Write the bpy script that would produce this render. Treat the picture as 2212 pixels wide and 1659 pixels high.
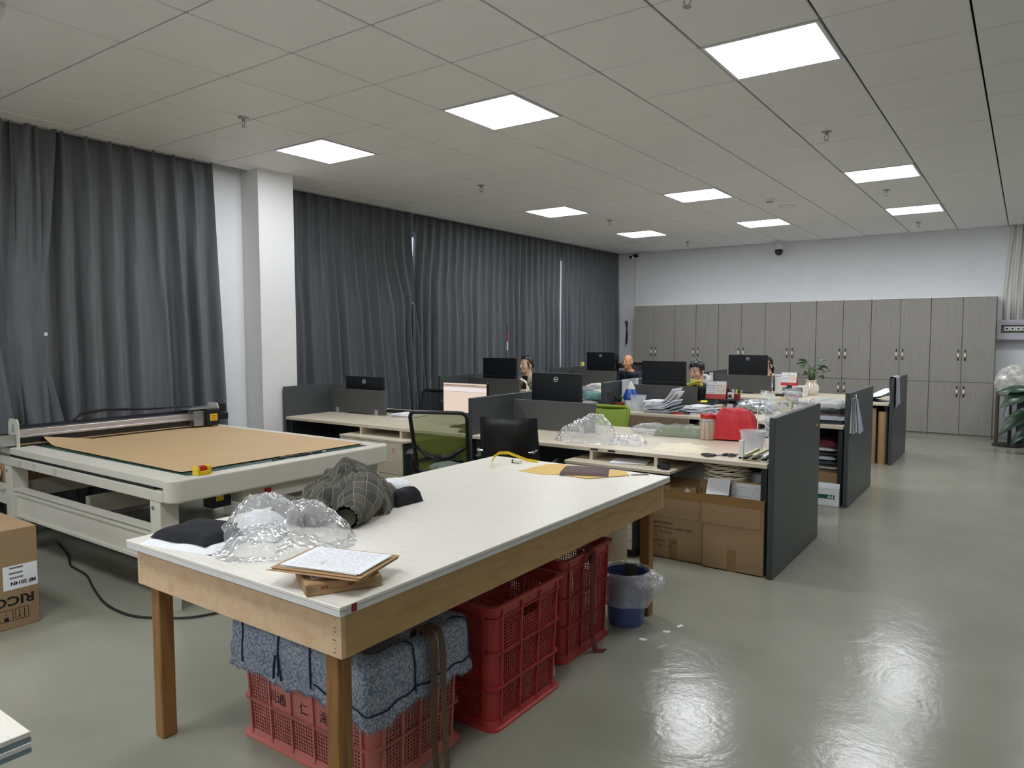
import bpy, bmesh, math, random
from mathutils import Vector, Matrix, noise

for _o in list(bpy.data.objects):
    bpy.data.objects.remove(_o)
scene = bpy.context.scene
COL = scene.collection
R = math.radians
PI = math.pi
H = 3.244          # ceiling height
T = 0.66           # ceiling grid pitch

# ------------------------------------------------------------------ camera
cam_data = bpy.data.cameras.new('camera')
cam = bpy.data.objects.new('camera', cam_data)
COL.objects.link(cam)
_yaw, _pitch, _roll = -0.6176, -0.0671, -0.0017
_f = Vector((math.sin(_yaw) * math.cos(_pitch), math.cos(_yaw) * math.cos(_pitch), math.sin(_pitch)))
_r = Vector((math.cos(_yaw), -math.sin(_yaw), 0))
_u = _r.cross(_f)
_X = math.cos(_roll) * _r + math.sin(_roll) * _u
_Y = -math.sin(_roll) * _r + math.cos(_roll) * _u
_m = Matrix((_X, _Y, -_f)).transposed().to_4x4()
_m.translation = Vector((0.9535, -4.148, 1.584))
cam.matrix_world = _m
cam_data.sensor_fit = 'HORIZONTAL'
cam_data.sensor_width = 36.0
cam_data.lens = 1563.47 / 2212 * 36.0
cam_data.clip_start = 0.05
cam_data.clip_end = 100
scene.camera = cam

# ------------------------------------------------------------------ world, exposure
world = bpy.data.worlds.new('world')
scene.world = world
world.use_nodes = True
world.node_tree.nodes['Background'].inputs[0].default_value = (0.86, 0.93, 1.0, 1)
world.node_tree.nodes['Background'].inputs[1].default_value = 1.0
LIGHT_STRENGTH = 24.0
scene.view_settings.view_transform = 'Standard'
scene.view_settings.look = 'None'
scene.view_settings.exposure = 0.0
scene.view_settings.gamma = 1.0
scene.view_settings.use_curve_mapping = False

# ------------------------------------------------------------------ materials
def lin(c):
    c = c / 255.0
    return c / 12.92 if c <= 0.04045 else ((c + 0.055) / 1.055) ** 2.4

def rgb(h):
    if isinstance(h, str):
        return (lin(int(h[0:2], 16)), lin(int(h[2:4], 16)), lin(int(h[4:6], 16)))
    return tuple(h)

MATS = {}
def new_mat(name):
    m = bpy.data.materials.new(name)
    m.use_nodes = True
    MATS[name] = m
    nt = m.node_tree
    return m, nt, nt.nodes['Principled BSDF']

def coords(nt, kind='Object', scale=(1, 1, 1), rot=(0, 0, 0)):
    tc = nt.nodes.new('ShaderNodeTexCoord')
    mp = nt.nodes.new('ShaderNodeMapping')
    mp.inputs['Scale'].default_value = scale
    mp.inputs['Rotation'].default_value = rot
    nt.links.new(tc.outputs[kind], mp.inputs['Vector'])
    return mp.outputs['Vector']

def tex_noise(nt, vec, scale, detail=4, rough=0.55):
    n = nt.nodes.new('ShaderNodeTexNoise')
    n.inputs['Scale'].default_value = scale
    n.inputs['Detail'].default_value = detail
    n.inputs['Roughness'].default_value = rough
    nt.links.new(vec, n.inputs['Vector'])
    return n.outputs['Fac']

def ramp(nt, fac, stops):
    r = nt.nodes.new('ShaderNodeValToRGB')
    el = r.color_ramp.elements
    while len(el) < len(stops):
        el.new(0.5)
    for e, (p, c) in zip(el, stops):
        e.position = p
        e.color = (*rgb(c), 1)
    nt.links.new(fac, r.inputs['Fac'])
    return r.outputs['Color']

def add_bump(nt, bsdf, fac, strength, dist=0.01):
    b = nt.nodes.new('ShaderNodeBump')
    b.inputs['Strength'].default_value = strength
    b.inputs['Distance'].default_value = dist
    nt.links.new(fac, b.inputs['Height'])
    nt.links.new(b.outputs['Normal'], bsdf.inputs['Normal'])

def mat(name, col, rough=0.6, metal=0.0, var=0.0, vscale=6.0, stretch=(1, 1, 1), bump=0.0, bscale=60.0,
        spec=0.5, alpha=1.0, sheen=0.0, coat=0.0, kind='Object', trans=0.0):
    """plain material with mottled colour (var) and fine relief (bump)"""
    m, nt, b = new_mat(name)
    c = rgb(col)
    b.inputs['Base Color'].default_value = (*c, 1)
    b.inputs['Roughness'].default_value = rough
    b.inputs['Metallic'].default_value = metal
    b.inputs['Specular IOR Level'].default_value = spec
    b.inputs['Alpha'].default_value = alpha
    if trans: b.inputs['Transmission Weight'].default_value = trans
    if sheen: b.inputs['Sheen Weight'].default_value = sheen
    if coat: b.inputs['Coat Weight'].default_value = coat
    if var or bump:
        v = coords(nt, kind, stretch)
        if var:
            n = tex_noise(nt, v, vscale)
            lo = tuple(x * (1 - var) for x in c); hi = tuple(min(1, x * (1 + var)) for x in c)
            nt.links.new(ramp(nt, n, [(0.3, lo), (0.7, hi)]), b.inputs['Base Color'])
        if bump:
            add_bump(nt, b, tex_noise(nt, v, bscale, 3), bump)
    return m

def wood(name, c1, c2, stretch, rough=0.45, scale=3.0, c3=None, spec=0.4, bump=0.05):
    m, nt, b = new_mat(name)
    tc = nt.nodes.new('ShaderNodeTexCoord'); oi = nt.nodes.new('ShaderNodeObjectInfo')
    ad = nt.nodes.new('ShaderNodeVectorMath'); ad.operation = 'MULTIPLY_ADD'
    ad.inputs[1].default_value = (1.7, 1.7, 1.7)
    nt.links.new(oi.outputs['Location'], ad.inputs[0]); nt.links.new(tc.outputs['Object'], ad.inputs[2])
    mp = nt.nodes.new('ShaderNodeMapping'); mp.inputs['Scale'].default_value = stretch
    nt.links.new(ad.outputs[0], mp.inputs['Vector'])
    n1 = tex_noise(nt, mp.outputs['Vector'], scale, 6, 0.6)
    col = ramp(nt, n1, [(0.32, c1), (0.52, c2), (0.72, c3 or c1)])
    nt.links.new(col, b.inputs['Base Color'])
    b.inputs['Roughness'].default_value = rough
    b.inputs['Specular IOR Level'].default_value = spec
    add_bump(nt, b, n1, bump, 0.004)
    return m

def emis(name, col, s):
    m, nt, b = new_mat(name)
    b.inputs['Base Color'].default_value = (*rgb(col), 1)
    b.inputs['Emission Color'].default_value = (*rgb(col), 1)
    b.inputs['Emission Strength'].default_value = s
    return m

def plastic_film(name, tint=(0.96, 0.97, 0.98), haze=0.10, gloss=0.25, rough=0.12, crease=0.9):
    m = bpy.data.materials.new(name); m.use_nodes = True
    nt = m.node_tree; nt.nodes.clear()
    out = nt.nodes.new('ShaderNodeOutputMaterial')
    tr = nt.nodes.new('ShaderNodeBsdfTransparent'); tr.inputs[0].default_value = (*tint, 1)
    tc = nt.nodes.new('ShaderNodeTexCoord')
    mp = nt.nodes.new('ShaderNodeMapping'); mp.inputs['Scale'].default_value = (1, 1, 0.6); nt.links.new(tc.outputs['Object'], mp.inputs['Vector'])
    nz = nt.nodes.new('ShaderNodeTexNoise'); nz.inputs['Scale'].default_value = 9.0; nz.inputs['Detail'].default_value = 2
    nt.links.new(mp.outputs[0], nz.inputs['Vector'])
    vo = nt.nodes.new('ShaderNodeTexVoronoi'); vo.feature = 'DISTANCE_TO_EDGE'; vo.inputs['Scale'].default_value = 16.0
    vm = nt.nodes.new('ShaderNodeVectorMath'); vm.operation = 'MULTIPLY_ADD'; vm.inputs[1].default_value = (0.5, 0.5, 0.5)
    nt.links.new(nz.outputs['Color'], vm.inputs[0]); nt.links.new(mp.outputs[0], vm.inputs[2]); nt.links.new(vm.outputs[0], vo.inputs['Vector'])
    bp = nt.nodes.new('ShaderNodeBump'); bp.inputs['Strength'].default_value = crease; bp.inputs['Distance'].default_value = 0.02
    nt.links.new(vo.outputs['Distance'], bp.inputs['Height'])
    df = nt.nodes.new('ShaderNodeBsdfDiffuse'); df.inputs[0].default_value = (0.93, 0.94, 0.95, 1)
    gl = nt.nodes.new('ShaderNodeBsdfGlossy'); gl.inputs['Roughness'].default_value = rough
    nt.links.new(bp.outputs[0], gl.inputs['Normal']); nt.links.new(bp.outputs[0], df.inputs['Normal'])
    lw = nt.nodes.new('ShaderNodeFresnel'); lw.inputs['IOR'].default_value = 1.3
    mth = nt.nodes.new('ShaderNodeMath'); mth.operation = 'MULTIPLY_ADD'
    mth.inputs[1].default_value = 0.5; mth.inputs[2].default_value = gloss * 0.03
    mth.use_clamp = True
    nt.links.new(lw.outputs[0], mth.inputs[0])
    m1 = nt.nodes.new('ShaderNodeMixShader'); m1.inputs[0].default_value = haze
    nt.links.new(tr.outputs[0], m1.inputs[1]); nt.links.new(df.outputs[0], m1.inputs[2])
    m2 = nt.nodes.new('ShaderNodeMixShader')
    nt.links.new(mth.outputs[0], m2.inputs[0])
    nt.links.new(m1.outputs[0], m2.inputs[1]); nt.links.new(gl.outputs[0], m2.inputs[2])
    nt.links.new(m2.outputs[0], out.inputs[0])
    MATS[name] = m
    return m

def print_paper(name, paper='eef0f4', ink='3a3f4c', rows=26.0, axis='Y', gap=0.5, words=22.0):
    """white paper with printed rows of writing, laid out in the sheet's own Generated space"""
    m, nt, b = new_mat(name)
    tc = nt.nodes.new('ShaderNodeTexCoord')
    sx = nt.nodes.new('ShaderNodeSeparateXYZ'); nt.links.new(tc.outputs['Generated'], sx.inputs[0])
    a, o = ('Y', 'X') if axis == 'Y' else ('X', 'Y')
    if axis == 'Z': a, o = 'Z', 'X'
    def math_(op, i0, v1=None, i1=None, clamp=False):
        n = nt.nodes.new('ShaderNodeMath'); n.operation = op; n.use_clamp = clamp
        nt.links.new(i0, n.inputs[0])
        if i1 is not None: nt.links.new(i1, n.inputs[1])
        elif v1 is not None: n.inputs[1].default_value = v1
        return n.outputs[0]
    r = math_('MULTIPLY', sx.outputs[a], rows)
    fr = math_('FRACT', r)
    line = math_('LESS_THAN', fr, gap * 0.42)
    fl = math_('FLOOR', r)
    cx = nt.nodes.new('ShaderNodeCombineXYZ')
    nt.links.new(math_('MULTIPLY', sx.outputs[o], words), cx.inputs[0]); nt.links.new(math_('MULTIPLY', fl, 7.31), cx.inputs[1])
    n = tex_noise(nt, cx.outputs[0], 1.0, 2)
    word = math_('GREATER_THAN', n, 0.47)
    e1 = math_('GREATER_THAN', sx.outputs[o], 0.08); e2 = math_('LESS_THAN', sx.outputs[o], 0.92)
    e3 = math_('GREATER_THAN', sx.outputs[a], 0.06); e4 = math_('LESS_THAN', sx.outputs[a], 0.94)
    f = math_('MULTIPLY', line, i1=word)
    for e in (e1, e2, e3, e4): f = math_('MULTIPLY', f, i1=e)
    f = math_('MULTIPLY', f, 0.62)
    mx = nt.nodes.new('ShaderNodeMix'); mx.data_type = 'RGBA'
    nt.links.new(f, mx.inputs['Factor'])
    mx.inputs['A'].default_value = (*rgb(paper), 1); mx.inputs['B'].default_value = (*rgb(ink), 1)
    nt.links.new(mx.outputs['Result'], b.inputs['Base Color'])
    b.inputs['Roughness'].default_value = 0.7
    return m

# room
mat('wall_paint', 'e9ebee', 0.75, var=0.03, vscale=1.5, bump=0.02, bscale=80)
mat('pillar_paint', 'dfdfde', 0.7, var=0.02, vscale=2, bump=0.03, bscale=60)
mat('tile_white', 'f0f0ef', 0.55, var=0.015, vscale=2)
mat('plenum_dark', '0c0c0c', 0.9)
mat('grid_metal', 'a3a5a6', 0.5)
emis('led', 'f7faff', LIGHT_STRENGTH)
mat('lamp_frame', 'e2e4e6', 0.4)
def floor_material():
    m, nt, b = new_mat('epoxy_floor')
    v = coords(nt, 'Object')
    n1 = tex_noise(nt, v, 0.9, 5, 0.6)
    c = ramp(nt, n1, [(0.3, '8b8b7d'), (0.7, '98988a')])
    sp = tex_noise(nt, v, 90.0, 2, 0.5)
    spk = nt.nodes.new('ShaderNodeMath'); spk.operation = 'GREATER_THAN'; spk.inputs[1].default_value = 0.735
    nt.links.new(sp, spk.inputs[0])
    mx = nt.nodes.new('ShaderNodeMix'); mx.data_type = 'RGBA'
    nt.links.new(spk.outputs[0], mx.inputs['Factor'])
    nt.links.new(c, mx.inputs['A']); mx.inputs['B'].default_value = (*rgb('6c6d60'), 1)
    nt.links.new(mx.outputs['Result'], b.inputs['Base Color'])
    # swirling trowel marks and fine scratches in the gloss coat
    w = nt.nodes.new('ShaderNodeTexNoise'); w.inputs['Scale'].default_value = 3.0; w.inputs['Detail'].default_value = 3
    w.inputs['Distortion'].default_value = 2.5
    nt.links.new(v, w.inputs['Vector'])
    w2 = tex_noise(nt, v, 38.0, 4, 0.6)
    ad = nt.nodes.new('ShaderNodeMath'); ad.operation = 'MULTIPLY_ADD'; ad.inputs[1].default_value = 0.35
    nt.links.new(w2, ad.inputs[0]); nt.links.new(w.outputs['Fac'], ad.inputs[2])
    add_bump(nt, b, ad.outputs[0], 0.20, 0.01)
    rr = ramp(nt, n1, [(0.3, (0.15, 0.15, 0.15)), (0.75, (0.22, 0.22, 0.22))])
    nt.links.new(rr, b.inputs['Roughness'])
    b.inputs['Specular IOR Level'].default_value = 0.5
    return m
floor_material()
def curtain_material():
    m, nt, b = new_mat('curtain_cloth')
    v = coords(nt, 'Object', (1, 1, 0.06))
    n = tex_noise(nt, v, 30, 3)
    nt.links.new(ramp(nt, n, [(0.3, '5c6064'), (0.7, '686c70')]), b.inputs['Base Color'])
    b.inputs['Roughness'].default_value = 0.62
    b.inputs['Sheen Weight'].default_value = 0.25
    b.inputs['Specular IOR Level'].default_value = 0.35
    add_bump(nt, b, tex_noise(nt, coords(nt, 'Object'), 400, 2), 0.08, 0.002)
curtain_material()

# furniture
wood('desk_wood', 'cfc4ae', 'd8cdb8', (1.2, 14, 14), 0.32, 2.2, 'c3b8a2', 0.5)
wood('drawer_wood', 'cabfa9', 'd6ccb8', (2.0, 6, 22), 0.5, 1.6, 'b3a68f')
wood('cabinet_wood', '8b8781', '94908a', (22, 22, 1.1), 0.5, 1.7, '827e77')
wood('ply_wood', 'd6b28b', 'e0c29e', (4, 5, 5), 0.55, 2.5, 'cba880')
wood('ply_wood_long', 'bb9560', 'c8a471', (6, 1.2, 9), 0.55, 2.2, 'a98350')
wood('leg_wood', '8a5f33', '9c7040', (22, 22, 1.5), 0.5, 2.0, '77502a')
wood('white_laminate', 'e6e1d5', 'ece8dd', (4, 60, 10), 0.35, 2.0, 'd9d4c8', 0.5)
mat('laminate_edge', 'dfe0de', 0.4, var=0.04, vscale=20)
mat('panel_grey', '414648', 0.42, var=0.04, vscale=3)
mat('panel_edge', '3a3f42', 0.45)
mat('screen_grey', '4c4c4b', 0.5, var=0.03, vscale=4)
mat('dark_board', '22282a', 0.6)
mat('black_plastic', '101214', 0.38)
mat('black_matte', '121315', 0.6)
mat('black_cloth', '0e1117', 0.85, bump=0.06, bscale=60)
mat('black_leather', '0d1014', 0.36, bump=0.10, bscale=90)
mat('monitor_back', '14171b', 0.34)
mat('chrome', 'b8bbbd', 0.2, 1.0)
mat('alu', 'c9c6c8', 0.32, 0.85)
mat('steel_clip', 'a7aaad', 0.3, 0.9)
mat('beige_metal', 'cfccbf', 0.42, var=0.03, vscale=3)
mat('beige_dark', 'b9b6a8', 0.5)
mat('green_mat', '2c4a40', 0.35, var=0.1, vscale=5)
mat('kraft', 'ab8a61', 0.75, var=0.05, vscale=4, bump=0.03, bscale=120)
mat('kraft_sheet', 'c3a57c', 0.6, var=0.035, vscale=2.5, bump=0.02, bscale=10)
mat('carton', '9c8160', 0.72, var=0.05, vscale=3, stretch=(1, 1, 3), bump=0.03, bscale=50)
mat('carton_side', '967c5c', 0.72, var=0.05, vscale=3)
mat('packing_tape', '8e6f47', 0.22, var=0.05, vscale=9)
mat('ink_black', '15120f', 0.7)
mat('ink_brown', '3f2a1b', 0.7)
mat('ink_red', 'a2432e', 0.7)
mat('white_paper', 'eceef2', 0.75, var=0.03, vscale=12)
mat('white_plastic', 'e6e6e3', 0.35)
mat('white_cloth', 'eef0f2', 0.85, var=0.03, vscale=9, bump=0.25, bscale=9)
mat('cream_cloth', 'e6dcc4', 0.9, var=0.05, vscale=12, bump=0.3, bscale=14)
mat('red_cloth', 'c0202a', 0.6, var=0.12, vscale=6, bump=0.35, bscale=9)
mat('navy_cord', '25324a', 0.8)
mat('brown_strap', '6b543c', 0.8, var=0.1, vscale=30)
mat('maroon_strap', '6e1f26', 0.7, var=0.1, vscale=20)
mat('crate_red', 'b23c3b', 0.42, var=0.07, vscale=7)
mat('crate_pink', 'cc7a72', 0.45, var=0.07, vscale=7)
mat('yellow_plastic', 'e3c022', 0.4)
mat('yellow_card', 'd9b45b', 0.5, var=0.06, vscale=5)
mat('yellow_note', 'e2d97a', 0.7)
mat('yellow_bright', 'f1e22c', 0.6)
mat('red_plastic', 'c01c1c', 0.3)
mat('dark_red', '8c1c28', 0.4)
mat('brown_cloth', '645251', 0.9, var=0.08, vscale=30, bump=0.2, bscale=25)
mat('olive_dark', '3c3a2e', 0.85)
mat('blue_plastic', '1d55b8', 0.25)
mat('bin_blue', '4e5e92', 0.35)
mat('terracotta', '95402c', 0.7)
mat('soil', '2b221b', 0.9)
mat('leaf_green', '33552c', 0.4, var=0.2, vscale=8)
mat('leaf_dark', '1f3d26', 0.32, var=0.2, vscale=6)
mat('leaf_yellow', 'b9b13a', 0.45, var=0.15, vscale=9)
mat('stem_green', '48603a', 0.5)
mat('cream_glaze', 'ece4d2', 0.15, coat=0.5)
mat('frosted', 'e4eaee', 0.25, alpha=0.38)
mat('frosted_lid', 'e8edf0', 0.3, alpha=0.75)
mat('acrylic', 'eef2f4', 0.1, alpha=0.35)
mat('acrylic_edge', 'f4f6f8', 0.2, alpha=0.85)
mat('clear_jar', 'e8eef0', 0.08, alpha=0.28)
mat('biscuit', 'c6a074', 0.8, var=0.25, vscale=60)
mat('mesh_green', '8fa83a', 0.7, alpha=0.80)
mat('mesh_green_bright', '8aa52f', 0.6, alpha=0.95)
mat('mesh_black', '15181a', 0.7, alpha=0.86)
mat('mesh_olive', '7f8c3c', 0.65, alpha=0.62)
mat('cloth_grey', '9b9d9e', 0.75, var=0.06, vscale=9, bump=0.2, bscale=12)
mat('cloth_white2', 'c9c9c8', 0.85, bump=0.2, bscale=18)
mat('cloth_dark2', '34363b', 0.85, bump=0.2, bscale=18)
mat('cloth_wine', '5b1626', 0.85, bump=0.2, bscale=18)
mat('cloth_blue', '5d6f86', 0.85, bump=0.2, bscale=18)
mat('army_green', '7d8566', 0.7, var=0.05, bump=0.2, bscale=9)
mat('pale_tube', 'b8ac93', 0.8, var=0.04)
mat('conduit_pvc', 'dcd9cf', 0.45)
mat('breaker_green', '5d6b52', 0.5)
mat('box_grey', 'bdbac2', 0.5)
mat('staple_beige', 'b6ad82', 0.35)
mat('ring_white', 'd9dcde', 0.4)
mat('tape_roll', 'e2d1a5', 0.6)
mat('glass_lens', 'e8eef2', 0.05, alpha=0.18)
mat('window_frame', 'dcdee0', 0.4)
mat('camera_white', 'dfe1e3', 0.35)
plastic_film('clear_film', haze=0.22, gloss=0.8, rough=0.2, crease=0.75)
plastic_film('clear_film_thin', haze=0.09, gloss=0.4, rough=0.10)
plastic_film('bin_film', tint=(0.90, 0.92, 0.96), haze=0.30, gloss=0.3, rough=0.2)
plastic_film('window_glass', tint=(0.93, 0.95, 0.96), haze=0.0, gloss=0.1, rough=0.02, crease=0.0)
mat('silver_film', 'b9c0c6', 0.22, 0.55, var=0.35, vscale=14, bump=0.5, bscale=20)
print_paper('form_print', rows=30.0)
print_paper('form_print_x', rows=30.0, axis='X')
print_paper('form_print_z', rows=22.0, axis='Z')
print_paper('pattern_print', paper='cfd3d6', ink='5b6166', rows=40, axis='Z', words=60, gap=0.9)

def plaid_material():
    m, nt, b = new_mat('plaid_cloth')
    tc = nt.nodes.new('ShaderNodeTexCoord')
    sx = nt.nodes.new('ShaderNodeSeparateXYZ'); nt.links.new(tc.outputs['UV'], sx.inputs[0])
    def mm(op, a, v):
        n = nt.nodes.new('ShaderNodeMath'); n.operation = op
        nt.links.new(a, n.inputs[0])
        if isinstance(v, float): n.inputs[1].default_value = v
        else: nt.links.new(v, n.inputs[1])
        return n.outputs[0]
    lines = None; bands = None
    for ax in ('X', 'Y'):
        fr = mm('FRACT', mm('MULTIPLY', sx.outputs[ax], 17.0), 0.0)
        l = mm('LESS_THAN', fr, 0.042)
        bd = mm('MULTIPLY', mm('LESS_THAN', mm('FRACT', mm('MULTIPLY', sx.outputs[ax], 8.5), 0.0), 0.42), 0.5)
        lines = l if lines is None else mm('MAXIMUM', lines, l)
        bands = bd if bands is None else mm('ADD', bands, bd)
    base = ramp(nt, bands, [(0.0, '403f3a'), (1.0, '5b594f')])
    mx = nt.nodes.new('ShaderNodeMix'); mx.data_type = 'RGBA'
    nt.links.new(lines, mx.inputs['Factor'])
    nt.links.new(base, mx.inputs['A']); mx.inputs['B'].default_value = (*rgb('948f80'), 1)
    nt.links.new(mx.outputs['Result'], b.inputs['Base Color'])
    b.inputs['Roughness'].default_value = 0.9
    add_bump(nt, b, tex_noise(nt, coords(nt, 'Object'), 40, 3), 0.25, 0.006)
plaid_material()

def camo_material():
    m, nt, b = new_mat('mottled_cloth')
    v = coords(nt, 'Object')
    n = tex_noise(nt, v, 120, 3, 0.55)
    nt.links.new(ramp(nt, n, [(0.44, '7484a0'), (0.56, 'b6bbc2')]), b.inputs['Base Color'])
    b.inputs['Roughness'].default_value = 0.95
    add_bump(nt, b, tex_noise(nt, v, 22, 3), 0.4, 0.01)
camo_material()

# ------------------------------------------------------------------ mesh builder
class MB:
    def __init__(self):
        self.v = []; self.f = []; self.uv = None; self.M = Matrix.Identity(4)
    def at(self, x=0, y=0, z=0, rz=0, rx=0, ry=0):
        self.M = Matrix.Translation((x, y, z)) @ Matrix.Rotation(rz, 4, 'Z') @ Matrix.Rotation(ry, 4, 'Y') @ Matrix.Rotation(rx, 4, 'X')
        return self
    def add(self, vs, fs):
        o = len(self.v)
        self.v += [self.M @ Vector(p) for p in vs]
        self.f += [tuple(i + o for i in q) for q in fs]
        return self
    def box(self, x0, x1, y0, y1, z0, z1):
        vs = [(x0, y0, z0), (x1, y0, z0), (x1, y1, z0), (x0, y1, z0), (x0, y0, z1), (x1, y0, z1), (x1, y1, z1), (x0, y1, z1)]
        return self.add(vs, [(0, 3, 2, 1), (4, 5, 6, 7), (0, 1, 5, 4), (1, 2, 6, 5), (2, 3, 7, 6), (3, 0, 4, 7)])
    def cbox(self, cx, cy, cz, sx, sy, sz):
        return self.box(cx - sx / 2, cx + sx / 2, cy - sy / 2, cy + sy / 2, cz - sz / 2, cz + sz / 2)
    def prism(self, pts, z0, z1):
        n = len(pts)
        vs = [(p[0], p[1], z0) for p in pts] + [(p[0], p[1], z1) for p in pts]
        fs = [tuple(range(n - 1, -1, -1)), tuple(range(n, 2 * n))] + [(i, (i + 1) % n, n + (i + 1) % n, n + i) for i in range(n)]
        return self.add(vs, fs)
    def cyl(self, p0, p1, r0, r1=None, seg=12, caps=True):
        r1 = r0 if r1 is None else r1
        p0 = Vector(p0); p1 = Vector(p1); d = (p1 - p0)
        q = d.to_track_quat('Z', 'Y')
        vs = []
        for p, r in ((p0, r0), (p1, r1)):
            for i in range(seg):
                a = 2 * PI * i / seg
                vs.append(p + q @ Vector((math.cos(a) * r, math.sin(a) * r, 0)))
        fs = [(i, (i + 1) % seg, seg + (i + 1) % seg, seg + i) for i in range(seg)]
        if caps: fs += [tuple(range(seg - 1, -1, -1)), tuple(range(seg, 2 * seg))]
        return self.add(vs, fs)
    def tube(self, path, r, seg=8, caps=True, flat=1.0):
        path = [Vector(p) for p in path]
        n = len(path); vs = []
        up = Vector((0, 0, 1)); prev = None
        for k, p in enumerate(path):
            d = (path[min(k + 1, n - 1)] - path[max(k - 1, 0)]).normalized()
            if prev is None:
                a = d.orthogonal().normalized() if abs(d.z) > 0.9 else d.cross(up).normalized()
            else:
                a = (prev - d * prev.dot(d)).normalized()
            prev = a; b = d.cross(a)
            rr = r[k] if isinstance(r, (list, tuple)) else r
            for i in range(seg):
                t = 2 * PI * i / seg
                vs.append(p + a * math.cos(t) * rr + b * math.sin(t) * rr * flat)
        fs = [(k * seg + i, k * seg + (i + 1) % seg, (k + 1) * seg + (i + 1) % seg, (k + 1) * seg + i) for k in range(n - 1) for i in range(seg)]
        if caps: fs += [tuple(range(seg - 1, -1, -1)), tuple(range((n - 1) * seg, n * seg))]
        return self.add(vs, fs)
    def lathe(self, prof, seg=24, sx=1.0, sy=1.0):
        """prof: list of (r, z), closed at r=0 ends"""
        vs = []; n = len(prof)
        for r, z in prof:
            for i in range(seg):
                a = 2 * PI * i / seg
                vs.append((math.cos(a) * r * sx, math.sin(a) * r * sy, z))
        fs = [(k * seg + i, k * seg + (i + 1) % seg, (k + 1) * seg + (i + 1) % seg, (k + 1) * seg + i) for k in range(n - 1) for i in range(seg)]
        return self.add(vs, fs)
    def grid(self, fn, nu, nv, closed_u=False):
        vs = [fn(i / nu, j / nv) for j in range(nv + 1) for i in range(nu + (0 if closed_u else 1))]
        w = nu if closed_u else nu + 1
        fs = []
        for j in range(nv):
            for i in range(nu):
                i2 = (i + 1) % w if closed_u else i + 1
                fs.append((j * w + i, j * w + i2, (j + 1) * w + i2, (j + 1) * w + i))
        if self.uv is None: self.uv = []
        self.uv += [(i / nu, j / nv) for j in range(nv + 1) for i in range(w)]
        return self.add(vs, fs)
    def ball(self, c, rx, ry=None, rz=None, seg=16, rings=10):
        ry = rx if ry is None else ry; rz = rx if rz is None else rz
        vs = [(c[0], c[1], c[2] - rz)]
        for k in range(1, rings):
            t = -PI / 2 + PI * k / rings
            for i in range(seg):
                a = 2 * PI * i / seg
                vs.append((c[0] + rx * math.cos(t) * math.cos(a), c[1] + ry * math.cos(t) * math.sin(a), c[2] + rz * math.sin(t)))
        vs.append((c[0], c[1], c[2] + rz)); top = len(vs) - 1
        fs = [(0, 1 + (i + 1) % seg, 1 + i) for i in range(seg)]
        for k in range(rings - 2):
            for i in range(seg):
                a = 1 + k * seg + i; b = 1 + k * seg + (i + 1) % seg
                fs.append((a, b, b + seg, a + seg))
        o = 1 + (rings - 2) * seg
        fs += [(o + i, o + (i + 1) % seg, top) for i in range(seg)]
        return self.add(vs, fs)
    def mesh(self, name, smooth=False, bevel=0.0, segs=2, angle=None):
        me = bpy.data.meshes.new(name)
        me.from_pydata([tuple(p) for p in self.v], [], self.f)
        if bevel:
            bm = bmesh.new(); bm.from_mesh(me)
            bmesh.ops.recalc_face_normals(bm, faces=bm.faces)
            ed = [e for e in bm.edges if len(e.link_faces) == 2 and e.calc_face_angle(0) > 0.5]
            bmesh.ops.bevel(bm, geom=ed, offset=bevel, offset_type='OFFSET', segments=segs, profile=0.5, affect='EDGES', clamp_overlap=True)
            bm.to_mesh(me); bm.free()
        if self.uv is not None and len(self.uv) == len(self.v) and not bevel:
            l = me.uv_layers.new(name='UVMap')
            for lp in me.loops:
                l.data[lp.index].uv = self.uv[lp.vertex_index]
        if smooth:
            me.polygons.foreach_set('use_smooth', [True] * len(me.polygons))
            if angle: me.set_sharp_from_angle(angle=angle)
        me.update()
        return me
    def build(self, name, material, parent=None, smooth=False, bevel=0.0, segs=2, angle=None, loc=None, rotz=0.0, kind=None, label=None):
        me = self.mesh(name, smooth, bevel, segs, angle)
        me.materials.append(MATS[material])
        o = bpy.data.objects.new(name, me)
        COL.objects.link(o)
        if parent is not None: o.parent = parent
        if loc is not None: o.location = loc
        if rotz: o.rotation_euler = (0, 0, rotz)
        if kind: o['kind'] = kind
        if label: o['label'] = label
        return o

def thing(name, label, cat, loc=(0, 0, 0), rotz=0.0, group=None):
    o = bpy.data.objects.new(name, None)
    o.empty_display_size = 0.1
    COL.objects.link(o)
    o.location = loc; o.rotation_euler = (0, 0, rotz)
    o['label'] = label; o['category'] = cat
    if group: o['group'] = group
    return o

def tag(o, label, cat, group=None):
    o['label'] = label; o['category'] = cat
    if group: o['group'] = group
    return o

def structure(o):
    o['kind'] = 'structure'
    return o

def copy_tree(o, parent=None):
    c = o.copy(); COL.objects.link(c); c.parent = parent
    for ch in o.children: copy_tree(ch, c)
    return c

def dup(root, label, loc, rotz=None, group=None):
    c = copy_tree(root)
    c['label'] = label; c.location = loc
    if rotz is not None: c.rotation_euler = (0, 0, rotz)
    if group: c['group'] = group
    return c

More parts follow.
